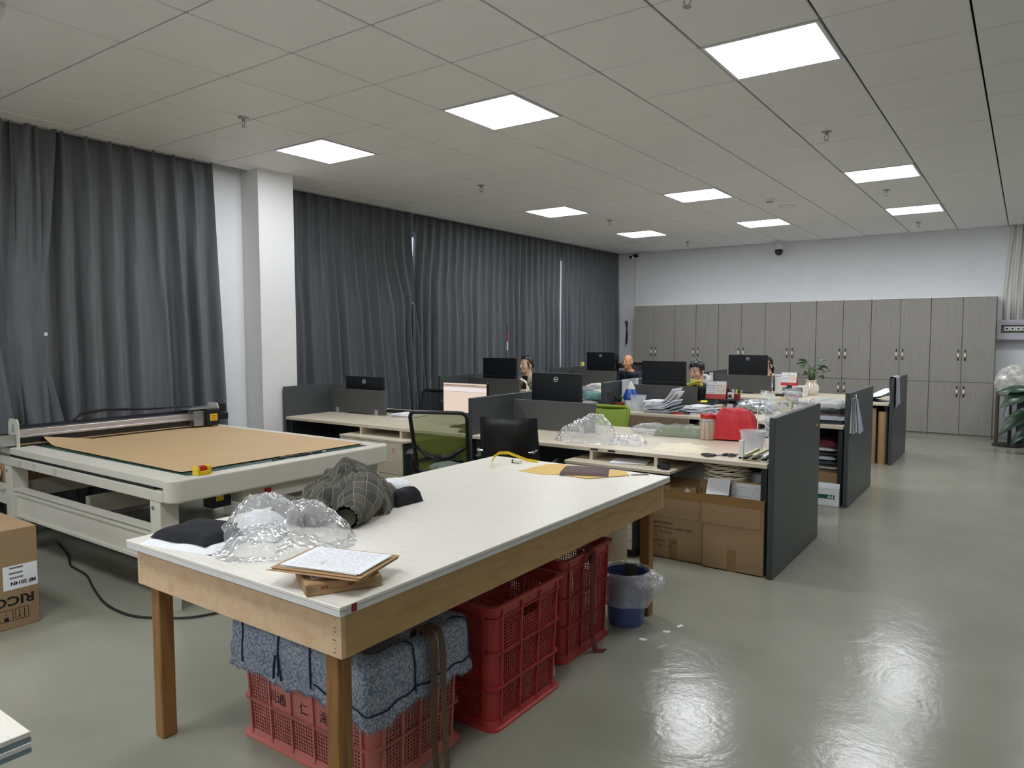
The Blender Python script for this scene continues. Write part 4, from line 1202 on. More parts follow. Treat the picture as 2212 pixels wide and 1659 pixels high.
def desk(label, x0, x1, y0, seam_side=0):
    t = thing('office_desk', label, 'desk', ((x0 + x1) / 2, y0 + DEP / 2, 0), group='light wood office desks')
    w, d = (x1 - x0) / 2 - 0.0012, DEP / 2
    MB().box(-w, w, -d, d, 0.72, 0.75).build('worktop', 'desk_wood', t, bevel=0.003, segs=1)
    MB().box(-w + 0.02, w - 0.02, -0.012, 0.012, 0.30, 0.719).build('modesty_panel', 'dark_board', t)
    for sy in (-1, 1):
        for xx in ((-w + 0.03),) if seam_side > 0 else ((w - 0.03),):
            MB().box(xx - 0.02, xx + 0.02, sy * 0.30 - 0.27, sy * 0.30 + 0.27, 0.0, 0.719).build('leg_panel', 'dark_board', t)
    return t
def pedestal(label, seam, y0, c2=0.59):
    t = thing('drawer_pedestal', label, 'drawer unit', (seam, y0 - 0.12, 0), group='wood-grain drawer pedestals')
    a, c = -0.25, 0.59
    MB().box(a, -0.001, 0, 0.60, 0.632, 0.655).build('top_board', 'desk_wood', t, bevel=0.003, segs=1)
    MB().box(0.001, c, 0, 0.60, 0.632, 0.655).build('top_board', 'desk_wood', t, bevel=0.003, segs=1)
    MB().box(a + 0.01, c2 - 0.01, 0.02, 0.59, 0.06, 0.631).build('carcass', 'dark_board', t)
    MB().box(a + 0.02, c2 - 0.02, 0.05, 0.57, 0.0, 0.06).build('plinth', 'black_matte', t)
    for k in range(2):
        z0 = 0.065 + 0.284 * k
        MB().box(a + 0.012, c2 - 0.03, 0.0, 0.0195, z0, z0 + 0.280).build('drawer_front', 'drawer_wood', t, bevel=0.0015, segs=1)
    for xx in (-0.09, 0.43):
        MB().box(xx - 0.013, xx + 0.013, 0.125, 0.58, 0.6555, 0.7195).build('cubby_divider', 'desk_wood', t)
    return t
for r, y0 in enumerate(ROWS):
    y1 = y0 + DEP
    for bay in (0, 1):
        xa = XL[r] if bay == 0 else XM[r]
        xb = XM[r] if bay == 0 else XE
        mid = (xa + xb) / 2
        if r == 0: mid = -4.07 if bay == 0 else -1.585
        panel('dark grey upright panel at the %s end of the %s' % ('curtain', RN[r]) if bay == 0 else 'dark grey upright panel across the middle of the %s' % RN[r], xa, y0, y1, 1.06, False, (r, bay) == (1, 1))
        desk('light wood desk on the %s bay of the %s, left half' % (BN[bay], RN[r]), xa + 0.02, mid, y0, 1)
        desk('light wood desk on the %s bay of the %s, right half' % (BN[bay], RN[r]), mid, xb - 0.02, y0, -1)
        low_screen('low grey screen clamped to the %s bay of the %s' % (BN[bay], RN[r]), xa + 0.022, xa + 0.022 + 0.835, y0 + 0.61)
        pedestal('wood-grain drawer pedestal under the %s bay of the %s' % (BN[bay], RN[r]), mid, y0, 0.335 if (r, bay) == (0, 1) else 0.59)
    panel('tall dark grey end panel of the %s, facing the aisle' % RN[r], XE + 0.008, y0 - 0.01, y1 + 0.01, 1.055, r == 0)

for _o in list(COL.objects):
    _l = _o.get('label', '')
    if _l.startswith('wood-grain drawer pedestal under the curtain-side bay of the nearest'):
        MB().box(0.445, 0.485, -0.0012, 0.0, 0.54, 0.585).build('pink_sticker', 'sticker_pink', _o)
    if _l == 'light wood desk on the aisle-side bay of the nearest desk row, left half':
        MB().box(0.52, 0.585, -0.6118, -0.6102, 0.728, 0.741).build('edge_label', 'ink_black', _o)
    if _l == 'light wood desk on the aisle-side bay of the nearest desk row, right half':
        MB().box(-0.55, -0.49, -0.6118, -0.6102, 0.728, 0.741).build('edge_label', 'ink_black', _o)
# ------------------------------------------------------------------ monitors
def monitor(label, x, y, rz=0.0, w=0.57, h=0.34, zc=1.10, logo=True, lit=False, plain=False, tilt=0.0, name='monitor'):
    """back faces -y (towards the camera) unless rotated"""
    t = thing(name, label, 'monitor', (x, y, 0.751), rz, 'black computer monitors')
    z0 = zc - 0.75 - h / 2; z1 = zc - 0.75 + h / 2
    o = MB().box(-w / 2, w / 2, -0.016, 0.012, z0, z1).build('housing', 'monitor_back', t, bevel=0.004)
    sc = MB().box(-w / 2 + 0.008, w / 2 - 0.008, 0.0122, 0.0135, z0 + 0.016, z1 - 0.008)
    sc.build('screen', 'screen_lit' if lit else 'screen_glow', t)
    if plain:
        MB().box(-w / 2 + 0.004, w / 2 - 0.004, -0.030, -0.0165, z0, z0 + h * 0.30).build('rear_bulge', 'monitor_back', t, bevel=0.006)
        MB().box(-w / 2 + 0.01, w / 2 - 0.01, -0.0315, -0.0302, z0 + h * 0.285, z0 + h * 0.30).build('trim_line', 'panel_grey', t)
        MB().box(-0.035, -0.012, -0.045, -0.031, z0 + 0.03, z0 + 0.09).build('hinge_arm', 'black_plastic', t, bevel=0.003)
        MB().box(0.012, 0.035, -0.045, -0.031, z0 + 0.03, z0 + 0.09).build('hinge_arm', 'black_plastic', t, bevel=0.003)
    else:
        MB().box(-0.17, 0.17, -0.028, -0.0165, z0 + 0.012, z0 + 0.06).build('rear_bulge', 'black_plastic', t, bevel=0.003)
    if logo:
        q = MB(); zc2 = z1 - 0.055
        q.tube([(0.0 + 0.022 * math.cos(a), -0.0172, zc2 + 0.022 * math.sin(a)) for a in [2 * PI * k / 28 for k in range(29)]], 0.0021, 6, caps=False)
        lg = q.build('logo_ring', 'ring_white', t)
        text_obj('DELL', 0.0145, 'ring_white', lg, frame_M((0, -0.0168, zc2), (1, 0, 0), (0, 0, 1)), name='logo_text', bold=0.0006)
    MB().box(-0.03, 0.03, -0.055, -0.031, 0.012, z0 + 0.07).build('stand_neck', 'black_plastic', t, bevel=0.004)
    MB().box(-0.12, 0.12, -0.13, 0.09, 0.0, 0.011).build('stand_base', 'black_plastic', t, bevel=0.004)
    return t
def screen_materials():
    m, nt, b_ = new_mat('screen_lit')
    tc = nt.nodes.new('ShaderNodeTexCoord'); sp = nt.nodes.new('ShaderNodeSeparateXYZ'); nt.links.new(tc.outputs['Generated'], sp.inputs[0])
    c = ramp(nt, sp.outputs['Z'], [(0.0, 'f5ddcb'), (0.70, 'f5ddcb'), (0.705, 'b9a69c'), (0.715, 'fbf1f0'), (0.86, 'fbf1f0'), (0.865, 'c3a795'), (0.95, 'e9cdb8'), (0.955, 'f4ddd0')])
    nt.nodes[c.node.name].color_ramp.interpolation = 'CONSTANT'
    b_.inputs['Base Color'].default_value = (0.02, 0.02, 0.02, 1)
    nt.links.new(c, b_.inputs['Emission Color']); b_.inputs['Emission Strength'].default_value = 0.85
screen_materials()
emis('screen_glow', 'aab6c4', 0.35)
emis('icon_ink', '6b5a50', 0.25)
monitor('black monitor back with round logo above the low screen by the white pillar', -4.907, 1.34, 0.03, 0.56, 0.34, 0.97)
monitor('black monitor back with round logo in the centre of the nearest row', -2.472, 1.37, -0.03, 0.53, 0.33, 1.08)
m_lit = monitor('lit monitor showing a pale document window behind the green mesh chair', -3.186, 0.95, PI, 0.515, 0.29, 1.012, logo=False, lit=True)
for k in range(18):
    MB().box(0.22 - 0.021 * k - 0.006, 0.22 - 0.021 * k + 0.005, 0.0136, 0.0139, 0.378, 0.385).build('toolbar_icon', 'icon_ink', m_lit)
monitor('plain black monitor back in front of the woman with glasses and beige jacket', -4.84, 3.73, 0.02, 0.545, 0.34, 1.11, logo=False, plain=True)
monitor('plain black monitor back in front of the woman in the grey hooded coat', -2.475, 3.73, -0.02, 0.55, 0.34, 1.112, logo=False, plain=True)
monitor('black monitor back with round logo in front of the bald man', -4.726, 6.37, 0.02, 0.51, 0.32, 1.145)
monitor('black monitor back with round logo hiding most of a woman at the far row', -2.326, 6.37, -0.02, 0.565, 0.335, 1.127)

# ------------------------------------------------------------------ office chairs (back faces -y, sitter faces +y)
def star_base(t, m='black_plastic'):
    for k in range(5):
        a = 2 * PI * k / 5 + 0.3
        o = MB().tube([(0, 0, 0.11), (0.16 * math.cos(a), 0.16 * math.sin(a), 0.10), (0.29 * math.cos(a), 0.29 * math.sin(a), 0.075)], [0.026, 0.022, 0.014], 8).build('base_spoke', m, t, smooth=True)
        MB().at(0.29 * math.cos(a), 0.29 * math.sin(a), 0.0, rz=a).cyl((0, -0.02, 0.03), (0, 0.02, 0.03), 0.03, seg=14).build('caster', 'black_matte', o, smooth=True, angle=0.6)
    MB().cyl((0, 0, 0.09), (0, 0, 0.40), 0.028, 0.022, 14).build('gas_lift', 'black_plastic', t, smooth=True, angle=0.6)
def rounded_rect(w, h, r, n=5):
    pts = []
    for q, (sx, sz) in enumerate(((1, -1), (1, 1), (-1, 1), (-1, -1))):
        for s in range(n + 1):
            a = -PI / 2 + q * PI / 2 + s * PI / 2 / n
            pts.append((sx * (w / 2 - r) + r * math.cos(a), sz * (h / 2 - r) + r * math.sin(a)))
    return pts
def mesh_chair(label, x, y, rz, meshmat, framemat='black_plastic', top=0.99, full=True, backw=0.47, lean=0.16, bright=False):
    t = thing('office_chair', label, 'chair', (x, y, 0), rz, 'office chairs')
    z0, z1 = 0.52, top
    h = z1 - z0; zc = (z0 + z1) / 2
    def bk(px, pz, d=0.0):   # back surface point: leans backwards (towards -y) with height, curved across
        zz = zc + pz
        yy = -0.22 - lean * ((zz - z0) / h) ** 1.3 * 0.7 - 0.10 * (px / (backw / 2)) ** 2 * -0.35 + d
        return (px * (1 - 0.10 * (1 - (zz - z0) / h)), yy, zz)
    ring = [bk(px, pz) for px, pz in rounded_rect(backw, h, 0.05)]
    MB().tube(ring + [ring[0], ring[1]], 0.016, 8, caps=False).build('back_frame', framemat, t, smooth=True)
    g = MB(); g.grid(lambda u, v: bk((u - 0.5) * (backw - 0.02), (v - 0.5) * (h - 0.02)), 12, 14); g.uv = None
    g.build('back_mesh', meshmat, t, smooth=True)
    if full:
        MB().tube([bk(-backw / 2 + 0.02, -0.03, -0.02), bk(-0.10, -0.10, -0.05), bk(0.0, -0.115, -0.055), bk(0.10, -0.10, -0.05), bk(backw / 2 - 0.02, -0.03, -0.02)], [0.012, 0.018, 0.024, 0.018, 0.012], 8).build('back_brace', 'black_plastic', t, smooth=True)
        MB().tube([bk(-backw / 2 + 0.03, -0.15, -0.02), bk(-0.09, -0.118, -0.05), bk(0.09, -0.118, -0.05), bk(backw / 2 - 0.03, -0.15, -0.02)], 0.012, 8).build('back_brace', 'black_plastic', t, smooth=True)
        kx, ky, kz = bk(0, -0.112, -0.055)
        MB().cyl((kx, ky - 0.035, kz), (kx, ky, kz), 0.028, 0.032, 18).build('tension_knob', 'black_matte', t, smooth=True, angle=0.6)
        lb = MB(); lb.grid(lambda u, v: bk((u - 0.5) * 0.24, -0.075 + 0.07 * v - 0.02 * math.cos((u - 0.5) * 3), 0.035), 8, 3); lb.uv = None
        lb.build('lumbar_pad', 'black_cloth', t, smooth=True)
    MB().tube([(0, -0.02, 0.40), (0, -0.20, 0.41), (0, -0.275, 0.47), (0, -0.27, 0.56)], [0.03, 0.026, 0.022, 0.018], 8, flat=1.6).build('back_stem', 'black_plastic', t, smooth=True)
    sm = MB(); pillow(sm, 0.49, 0.47, 0.075, seed=3, power=4, amp=0.004, skew=0.0)
    so = sm.build('seat', 'black_cloth', t, smooth=True); so.location = (0, 0.03, 0.405)
    MB().box(-0.12, 0.12, -0.10, 0.12, 0.375, 0.405).build('seat_mount', 'black_plastic', t, bevel=0.01)
    for s in (-1, 1):
        o = MB().tube([(s * 0.20, 0.02, 0.41), (s * 0.285, 0.0, 0.43), (s * 0.295, -0.02, 0.55), (s * 0.29, -0.02, 0.645)], 0.018, 8, flat=1.5).build('arm_post', 'black_plastic', t, smooth=True)
        a = MB(); pillow(a, 0.085, 0.27, 0.03, seed=2, nu=8, nv=10, power=3, amp=0.0, skew=0); a.v = [p + Vector((s * 0.29, 0.0, 0.645)) for p in a.v]
        a.build('arm_pad', 'black_matte', o, smooth=True)
    star_base(t)
    return t
mesh_chair('green mesh office chair with black frame at the nearest desk row', -2.80, 0.27, 0.40, 'mesh_olive', top=1.0, backw=0.46)
mesh_chair('black mesh office chair behind the nearest row near the curtain', -4.73, 2.05, PI + 0.1, 'mesh_black', top=0.93, full=False, backw=0.42)
mesh_chair('lime green mesh chair back between the nearest and middle rows', -2.40, 1.99, PI + 0.1, 'mesh_green_bright', 'mesh_green_bright', top=0.875, full=False, backw=0.44)
mesh_chair('black chair back behind the woman with glasses', -4.93, 4.68, PI - 0.2, 'mesh_black', top=0.92, full=False)
mesh_chair('black chair back with raised headrest behind the bald man', -4.65, 7.40, PI - 0.1, 'mesh_black', top=1.08, full=False, backw=0.42)
mesh_chair('black chair back behind the woman in the hooded coat', -2.37, 4.68, PI - 0.2, 'mesh_black', top=0.90, full=False)
mesh_chair('black chair behind the woman hidden by the far monitor', -2.32, 7.38, PI - 0.2, 'mesh_black', top=0.93, full=False)

t = thing('leather_chair', 'black leather office chair with chrome bolts facing the nearest desks', 'chair', (-2.13, 0.27, 0), 0.32)
def lb(u, v, d):
    px = (u - 0.5) * (0.46 - 0.03 * v); z = 0.50 + 0.50 * v
    e = max(abs(2 * u - 1), abs(2 * v - 1)); th = 0.03 * (1 - e ** 6) ** 0.5 if e < 1 else 0
    y = -0.20 - 0.11 * v - 0.015 * math.sin(v * PI) + 0.06 * (2 * u - 1) ** 2
    return (px, y + d * th, z)
g = MB(); g.grid(lambda u, v: lb(u, v, -1), 16, 16); g.grid(lambda u, v: lb(1 - u, v, 1), 16, 16); g.uv = None
bo = g.build('backrest', 'black_leather', t, smooth=True)
for s in (-1, 1):
    MB().cyl((s * 0.205, -0.31, 0.765), (s * 0.205, -0.24, 0.765), 0.014, seg=14).cyl((s * 0.170, -0.305, 0.76), (s * 0.205, -0.305, 0.765), 0.009, seg=10).build('chrome_bolt', 'chrome', bo, smooth=True, angle=0.6)
    MB().tube([(s * 0.21, -0.22, 0.61), (s * 0.27, -0.12, 0.63), (s * 0.275, 0.12, 0.64), (s * 0.27, 0.22, 0.60), (s * 0.24, 0.22, 0.46), (s * 0.20, 0.18, 0.42)], 0.016, 8).build('armrest', 'black_plastic', t, smooth=True)
sm = MB(); pillow(sm, 0.48, 0.47, 0.085, seed=5, power=4, amp=0.004, skew=0.0)
so = sm.build('seat', 'black_leather', t, smooth=True); so.location = (0, 0.03, 0.405)
MB().box(-0.12, 0.12, -0.10, 0.12, 0.375, 0.405).build('seat_mount', 'black_plastic', t, bevel=0.01)
MB().tube([(0, -0.05, 0.40), (0, -0.20, 0.42), (0, -0.245, 0.52), (0, -0.23, 0.58)], 0.022, 8).build('back_stem', 'black_plastic', t, smooth=True)
star_base(t)
# crumpled cloth on the green chair's seat
mat('swirl_cloth', '8d9aa0', 0.8, var=0.5, vscale=18)
m = MB(); crumple(m, 0.16, 0.12, 0.05, seed=4, sub=3, amp=0.3)
tag(m.build('seat_cloth', 'swirl_cloth', smooth=True, loc=(-2.80, 0.27, 0.475)), 'crumpled grey-white cloth on the seat of the green mesh chair', 'cloth')

# ------------------------------------------------------------------ the two open cartons under the nearest row's right end
def open_carton(label, x0, x1, y0, y1, h, printed=False):
    t = thing('open_carton', label, 'box', ((x0 + x1) / 2, (y0 + y1) / 2, 0))
    a, c, w = (x1 - x0) / 2, (y1 - y0) / 2, 0.006
    MB().box(-a, a, -c, c, 0.0, 0.008).build('bottom', 'carton', t)
    f = MB().box(-a, a, -c, -c + w, 0.0, h).build('front_wall', 'carton', t, bevel=0.002, segs=1)
    MB().box(-a, a, c - w, c, 0.0085, h).build('back_wall', 'carton', t)
    MB().box(-a, -a + w, -c + w, c - w, 0.0085, h).build('side_wall', 'carton_side', t)
    MB().box(a - w, a, -c + w, c - w, 0.0085, h).build('side_wall', 'carton_side', t)
    # folded-over flap edge and tape
    MB().box(-a - 0.001, a - 0.02, -c - 0.004, -c - 0.0002, h * 0.615, h + 0.002).build('folded_flap', 'carton', f, bevel=0.001, segs=1)
    MB().box(-a - 0.002, a + 0.001, -c - 0.0048, -c - 0.0041, h - 0.06, h + 0.003).build('tape_band', 'packing_tape', f)
    MB().box(-0.035, 0.025, -c - 0.0012, -c - 0.0002, 0.0, 0.15).build('tape_strip', 'packing_tape', f)
    if printed:
        for k, (s, dx) in enumerate((('HANDA TORQUAY', 0), ('X#14504  WOMENS  MARTY  SHIRT', 0.07), ('COLOUR: WHITE', 0), ('SIZE:', -0.05), ('QUANTITY:         PCS', 0.015), ('CTN NO:        OF', 0.0))):
            text_obj(s, 0.0235, 'ink_brown', f, frame_M((-a + 0.125 + dx, -c - 0.0012, h * 0.515 - 0.033 * k), (1, 0, 0), (0, 0, 1)), name='printed_text', sx=0.82)
    return t
open_carton('open brown carton full of envelopes next to the end panel', -0.805, -0.395, 0.575, 1.10, 0.505)
open_carton('open brown carton printed with shipping text, left of the other', -1.235, -0.815, 0.60, 1.10, 0.495, True)
# ================================================================== things on the white cutting table
TZ = 0.7905
def film_bag(seed, peaks, rx, ry, nu=96, nv=44):
    """crumpled film bag: closed film shell draped over a few peaks, with sharp radial creases"""
    mb = MB()
    def hgt(x, y):
        h = 0.0
        for (px, py, hh, w) in peaks:
            d = math.hypot(x - px, y - py) / w
            a = math.atan2(y - py, x - px)
            d *= 1 + 0.10 * abs(math.sin(a * 3.5 + hh * 40)) + 0.06 * abs(math.sin(a * 8 + hh * 90))
            h = (h ** 4 + (hh * max(0.0, 1 - d ** 2.2)) ** 4) ** 0.25
        return h
    def f(u, v):
        a = 2 * PI * u; c, s_ = math.cos(a), math.sin(a)
        e = 1 + 0.22 * fnoise((c, s_, 0), 1.6, seed) + 0.09 * fnoise((c, s_, 0), 5.0, seed)
        x, y = rx * v * c * e, ry * v * s_ * e
        z = hgt(x, y) * (1 if v < 0.97 else 0.3)
        z += (0.016 * ridged((x, y, 0), 11, seed) + 0.010 * ridged((x, y, 2), 26, seed + 1) + 0.004 * fnoise((x, y, 3), 60, seed)) * (0.35 + 4 * z) * min(1, (1 - v) * 8)
        return (x + 0.012 * fnoise((x, y, 7), 16, seed), y + 0.012 * fnoise((x, y, 9), 16, seed), max(0.0015, z + 0.003))
    mb.grid(f, nu, nv, closed_u=True)
    mb.uv = None
    return mb
def slab(name, label, cat, m, loc, rz, sx, sy, h, seed=0, amp=0.004, skew=0.05, smooth=True, group=None, nu=18, nv=14, power=6, wav=7.0):
    mb = MB(); pillow(mb, sx, sy, h, seed, amp=amp, skew=skew, nu=nu, nv=nv, power=power, wav=wav)
    return tag(mb.build(name, m, smooth=smooth, loc=loc, rotz=rz), label, cat, group)
slab('folded_cloth', 'white folded cloth on the corner of the cutting table', 'cloth', 'white_cloth', (-1.625, -2.60, TZ), 0.18, 0.37, 0.25, 0.024, 3)
slab('folded_cloth', 'black folded garment lying on the white folded cloth', 'cloth', 'black_cloth', (-1.635, -2.585, TZ + 0.0245), 0.22, 0.30, 0.24, 0.036, 7, amp=0.008, skew=0.08, power=5)

def dome(rx, ry, h, seed, nu=64, nv=26, p=2.2, fold=0.10, uvs=1.3, lump=0.25, hole=0.0):
    """heaped cloth: polar height field with folds"""
    mb = MB(); uv = []
    def f(u, v):
        a = 2 * PI * u; q = v
        c, s = math.cos(a), math.sin(a)
        rr_ = 1 + lump * fnoise((c * 1.1, s * 1.1, 0), 1.3, seed)
        x, y = rx * q * c * rr_, ry * q * s * rr_
        z = h * max(0.0, 1 - q ** p) ** 0.75
        z *= 1 + 0.35 * fnoise((x / rx, y / ry, 1), 1.5, seed + 3)
        fo = fold * h * (ridged((x / rx, y / ry, z / h * 0.6), 1.9, seed + 5) * 0.9 + ridged((x / rx, y / ry, z / h), 4.2, seed + 6) * 0.5) * min(1, (1 - q) * 5)
        z = max(0.001, z + fo)
        w = 0.05 * fold * 10 * fnoise((c * 2.5, s * 2.5, q * 3), 1.6, seed + 8)
        x *= 1 + w; y *= 1 + w
        ang = 0.5 + 0.22 * fnoise((x / rx, y / ry, 0), 1.0, seed + 9)
        X, Y = x + 0.5 * z * c, y + 0.5 * z * s
        uv.append(((X * math.cos(ang) - Y * math.sin(ang)) * uvs + 5, (X * math.sin(ang) + Y * math.cos(ang)) * uvs + 5))
        return (x, y, z)
    mb.grid(f, nu, nv, closed_u=True)
    mb.uv = uv
    return mb
# plaid shirt: heap, sleeve with gathered cuff, spare sleeve and collar
t = thing('plaid_shirt', 'crumpled grey plaid shirt heaped on the cutting table', 'shirt', (-1.56, -1.92, TZ))
dome(0.20, 0.23, 0.15, 11, fold=0.13, lump=0.35, p=3.0, nu=110, nv=44).build('heap', 'plaid_cloth', t, smooth=True)
up_ = dome(0.135, 0.12, 0.105, 27, fold=0.10, lump=0.3, p=2.4, nu=90, nv=34, uvs=1.3); up_.v = [p + Vector((-0.04, 0.05, 0.105)) for p in up_.v]
up_.build('bodice', 'plaid_cloth', t, smooth=True)
tail = dome(0.17, 0.13, 0.07, 33, fold=0.12, lump=0.3, p=3.5, nu=80, nv=30); tail.v = [p + Vector((-0.05, -0.20, 0.0)) for p in tail.v]
tail.build('shirt_tail', 'plaid_cloth', t, smooth=True)
def sleeve(path, rad, seed, uv0=0.0, rotu=0.0):
    mb = MB(); n = len(path); uv = []
    def f(u, v):
        k = v * (n - 1); i = min(n - 2, int(k)); fr = k - i
        p = Vector(path[i]) * (1 - fr) + Vector(path[i + 1]) * fr
        d = (Vector(path[i + 1]) - Vector(path[i])).normalized()
        r_ = rad[i] * (1 - fr) + rad[i + 1] * fr
        a = 2 * PI * u
        A = d.cross(Vector((0, 0, 1))).normalized(); B = A.cross(d)
        w = 1 + 0.13 * ridged((math.cos(a), math.sin(a), v * 4), 1.4, seed) + (0.10 * math.sin(a * 14) if v > 0.9 else 0)
        q = p + A * math.cos(a) * r_ * w * 1.15 + B * math.sin(a) * r_ * w
        uv.append((u * 2 * PI * r_ * 1.3 + v * rotu, v * 0.45 + uv0))
        return (q.x, q.y, max(0.002, q.z))
    mb.grid(f, 40, 26, closed_u=True); mb.uv = uv
    return mb
sleeve([(0.08, 0.02, 0.10), (0.16, -0.05, 0.085), (0.215, -0.13, 0.062), (0.245, -0.20, 0.046), (0.255, -0.232, 0.044)], [0.075, 0.075, 0.064, 0.045, 0.046], 4).build('sleeve', 'plaid_cloth', t, smooth=True)
MB().at(0.2555, -0.2335, 0.044, rz=0.42, rx=R(80)).lathe([(0.0, -0.02), (0.03, -0.02), (0.040, 0.0)], 20, 1.15, 0.9).build('cuff_opening', 'olive_dark', t, smooth=True)
sleeve([(-0.05, -0.05, 0.07), (0.0, -0.14, 0.055), (0.06, -0.22, 0.035), (0.10, -0.285, 0.026), (0.12, -0.31, 0.022)], [0.07, 0.07, 0.055, 0.04, 0.036], 9, 0.3).build('sleeve', 'plaid_cloth', t, smooth=True)
slab_m = MB(); pillow(slab_m, 0.12, 0.17, 0.075, 5, amp=0.012, skew=0.15, power=2.5); slab_m.v = [p + Vector((0.115, 0.245, 0)) for p in slab_m.v]
slab_m.uv = None
slab_m.build('dark_lining', 'black_cloth', t, smooth=True)
m = MB(); crumple(m, 0.075, 0.07, 0.045, seed=14, sub=4, amp=0.25, sharp=0.6)
tag(m.build('white_rag', 'white_cloth', smooth=True, loc=(-1.60, -1.565, TZ)), 'small crumpled white rag behind the plaid shirt', 'cloth')
# clear plastic bag with a white garment inside
m = film_bag(21, [(-0.10, 0.02, 0.16, 0.17), (0.04, 0.08, 0.125, 0.17), (0.12, 0.10, 0.085, 0.13), (0.0, -0.10, 0.075, 0.17), (0.13, -0.10, 0.04, 0.14), (-0.16, -0.06, 0.07, 0.12)], 0.29, 0.26)
tag(m.build('plastic_bag', 'clear_film', smooth=True, loc=(-1.375, -2.41, TZ), rotz=0.30), 'crumpled clear plastic bag beside the black garment on the cutting table', 'plastic bag')
slab('bagged_garment', 'white garment inside the clear bag on the cutting table', 'cloth', 'white_cloth', (-1.475, -2.43, TZ + 0.002), 0.5, 0.17, 0.12, 0.11, 17, amp=0.02, skew=0.12, power=2.2)

# kraft envelopes and forms
def envelope(name, label, loc, rz, sx, sy, h, cat='envelope', flap=True, text=False, group='kraft envelopes'):
    t = thing(name, label, cat, loc, rz, group)
    b = MB().box(-sx / 2, sx / 2, -sy / 2, sy / 2, 0, h).build('pouch', 'kraft', t, bevel=min(0.004, h * 0.3), segs=1)
    return t
ang = math.atan2(0.2, 0.113)
t = envelope('kraft_envelope', 'thick kraft envelope at the bottom of the pile on the cutting table', (-0.835, -2.605, TZ), ang, 0.235, 0.21, 0.040)
# gusset creases and printed lines on the end facing the camera
for s in (-1, 1):
    MB().add([(s * 0.1165, -0.1053, 0.003), (s * 0.1165, -0.1053, 0.037), (s * 0.080, -0.1054, 0.020)], [(0, 1, 2) if s < 0 else (0, 2, 1)]).build('gusset', 'carton_side', t)
text_obj('姓名________  编号________', 0.0125, 'ink_red', t, frame_M((0.005, -0.1058, 0.023), (1, 0, 0), (0, 0, 1)), name='printed_text')
tag(MB().box(-0.085, 0.085, -0.09, 0.10, 0, 0.003).build('paper_sheet', 'white_paper', loc=(-0.86, -2.60, TZ + 0.0402), rotz=ang), 'white sheet between the two kraft envelopes', 'paper')
a2 = math.atan2(0.12, 0.295)
t = envelope('kraft_envelope', 'open kraft envelope with papers on top of the pile', (-0.862, -2.585, TZ + 0.045), R(16), 0.325, 0.245, 0.010)
MB().box(-0.165, 0.165, -0.124, 0.124, 0.0105, 0.0120).build('back_sheet', 'kraft', t)
fl = MB().at(0, -0.1225, 0.006, rx=R(-14)).box(-0.16, 0.16, -0.03, 0, -0.001, 0.001); fl.build('flap', 'kraft', t)
for k in range(3):
    o = MB().box(-0.145, 0.145, -0.103, 0.103, 0, 0.0022).build('printed_form', 'form_print' if k == 2 else 'white_paper', loc=(-0.862 + 0.004 * k, -2.583 - 0.003 * k, TZ + 0.0575 + 0.0026 * k), rotz=R(15 + [4, -2, 1][k]))
    tag(o, ['lowest printed form on the kraft envelope pile', 'middle printed form on the kraft envelope pile', 'uppermost printed form with dense writing on the kraft envelope pile'][k], 'form', 'printed forms on the envelope pile')
m = MB(); pillow(m, 0.055, 0.03, 0.008, 3, nu=8, nv=6, skew=0.15, power=2); tag(m.build('chalk_piece', 'white_plastic', smooth=True, loc=(-0.885, -2.64, TZ + 0.0652), rotz=0.2), 'thin white tailor chalk on the uppermost form', 'chalk')

# tape measure, yellow pattern cards, brown cloth, thread snips
t = thing('tape_measure', 'yellow tape measure curling across the far end of the cutting table', 'tape measure', (-1.66, -0.58, TZ))
pts = [(0.05, -0.16, 0.004), (-0.02, -0.075, 0.012), (-0.06, 0.0, 0.032), (-0.06, 0.06, 0.048), (-0.03, 0.11, 0.045), (0.02, 0.135, 0.025), (0.09, 0.145, 0.006), (0.17, 0.15, 0.003)]
def rib2(path, w):
    mb = MB(); n = len(path); vs = []
    for k, p in enumerate(path):
        p = Vector(p); d = Vector(path[min(k + 1, n - 1)]) - Vector(path[max(k - 1, 0)])
        tw = Vector((0, 0, 1)) if 0 < k < 6 else Vector((0.15, 0.3, 0.95))
        nn = d.cross(tw).normalized() * 0.0008
        vs += [p - nn, p + nn, p + nn + Vector((0, 0, w)), p - nn + Vector((0, 0, w))]
    fs = [(4 * k + i, 4 * k + (i + 1) % 4, 4 * k + 4 + (i + 1) % 4, 4 * k + 4 + i) for k in range(n - 1) for i in range(4)] + [(3, 2, 1, 0), (4 * n - 4, 4 * n - 3, 4 * n - 2, 4 * n - 1)]
    return mb.add(vs, fs)
rib2(pts, 0.018).build('tape', 'yellow_plastic', t)
for k in range(1, 6):
    p = (Vector(pts[k]) + Vector(pts[k + 1])) / 2
    d = (Vector(pts[k + 1]) - Vector(pts[k])).normalized(); d.z = 0; d.normalize()
    for s in (-1, 1):
        q = p + Vector((d.y, -d.x, 0)) * 0.0012 * s
        text_obj(str(8 - k), 0.014, 'ink_black', t, frame_M(q + Vector((0, 0, 0.009)), d * s, (0, 0, 1)), name='printed_number')
t = thing('elastic_coil', 'small coil of white elastic beside the tape measure', 'coil', (-1.60, -0.50, TZ))
for k in range(5):
    MB().at(0.011 * k - 0.02, 0, 0.0115, ry=PI / 2).lathe([(0.0035, -0.004), (0.0105, -0.004), (0.0105, 0.004), (0.0035, 0.004), (0.0035, -0.004)], 14).build('loop', 'white_plastic', t)
MB().box(-0.036, -0.028, -0.008, 0.008, 0, 0.022).build('end_tag', 'leaf_green', t)
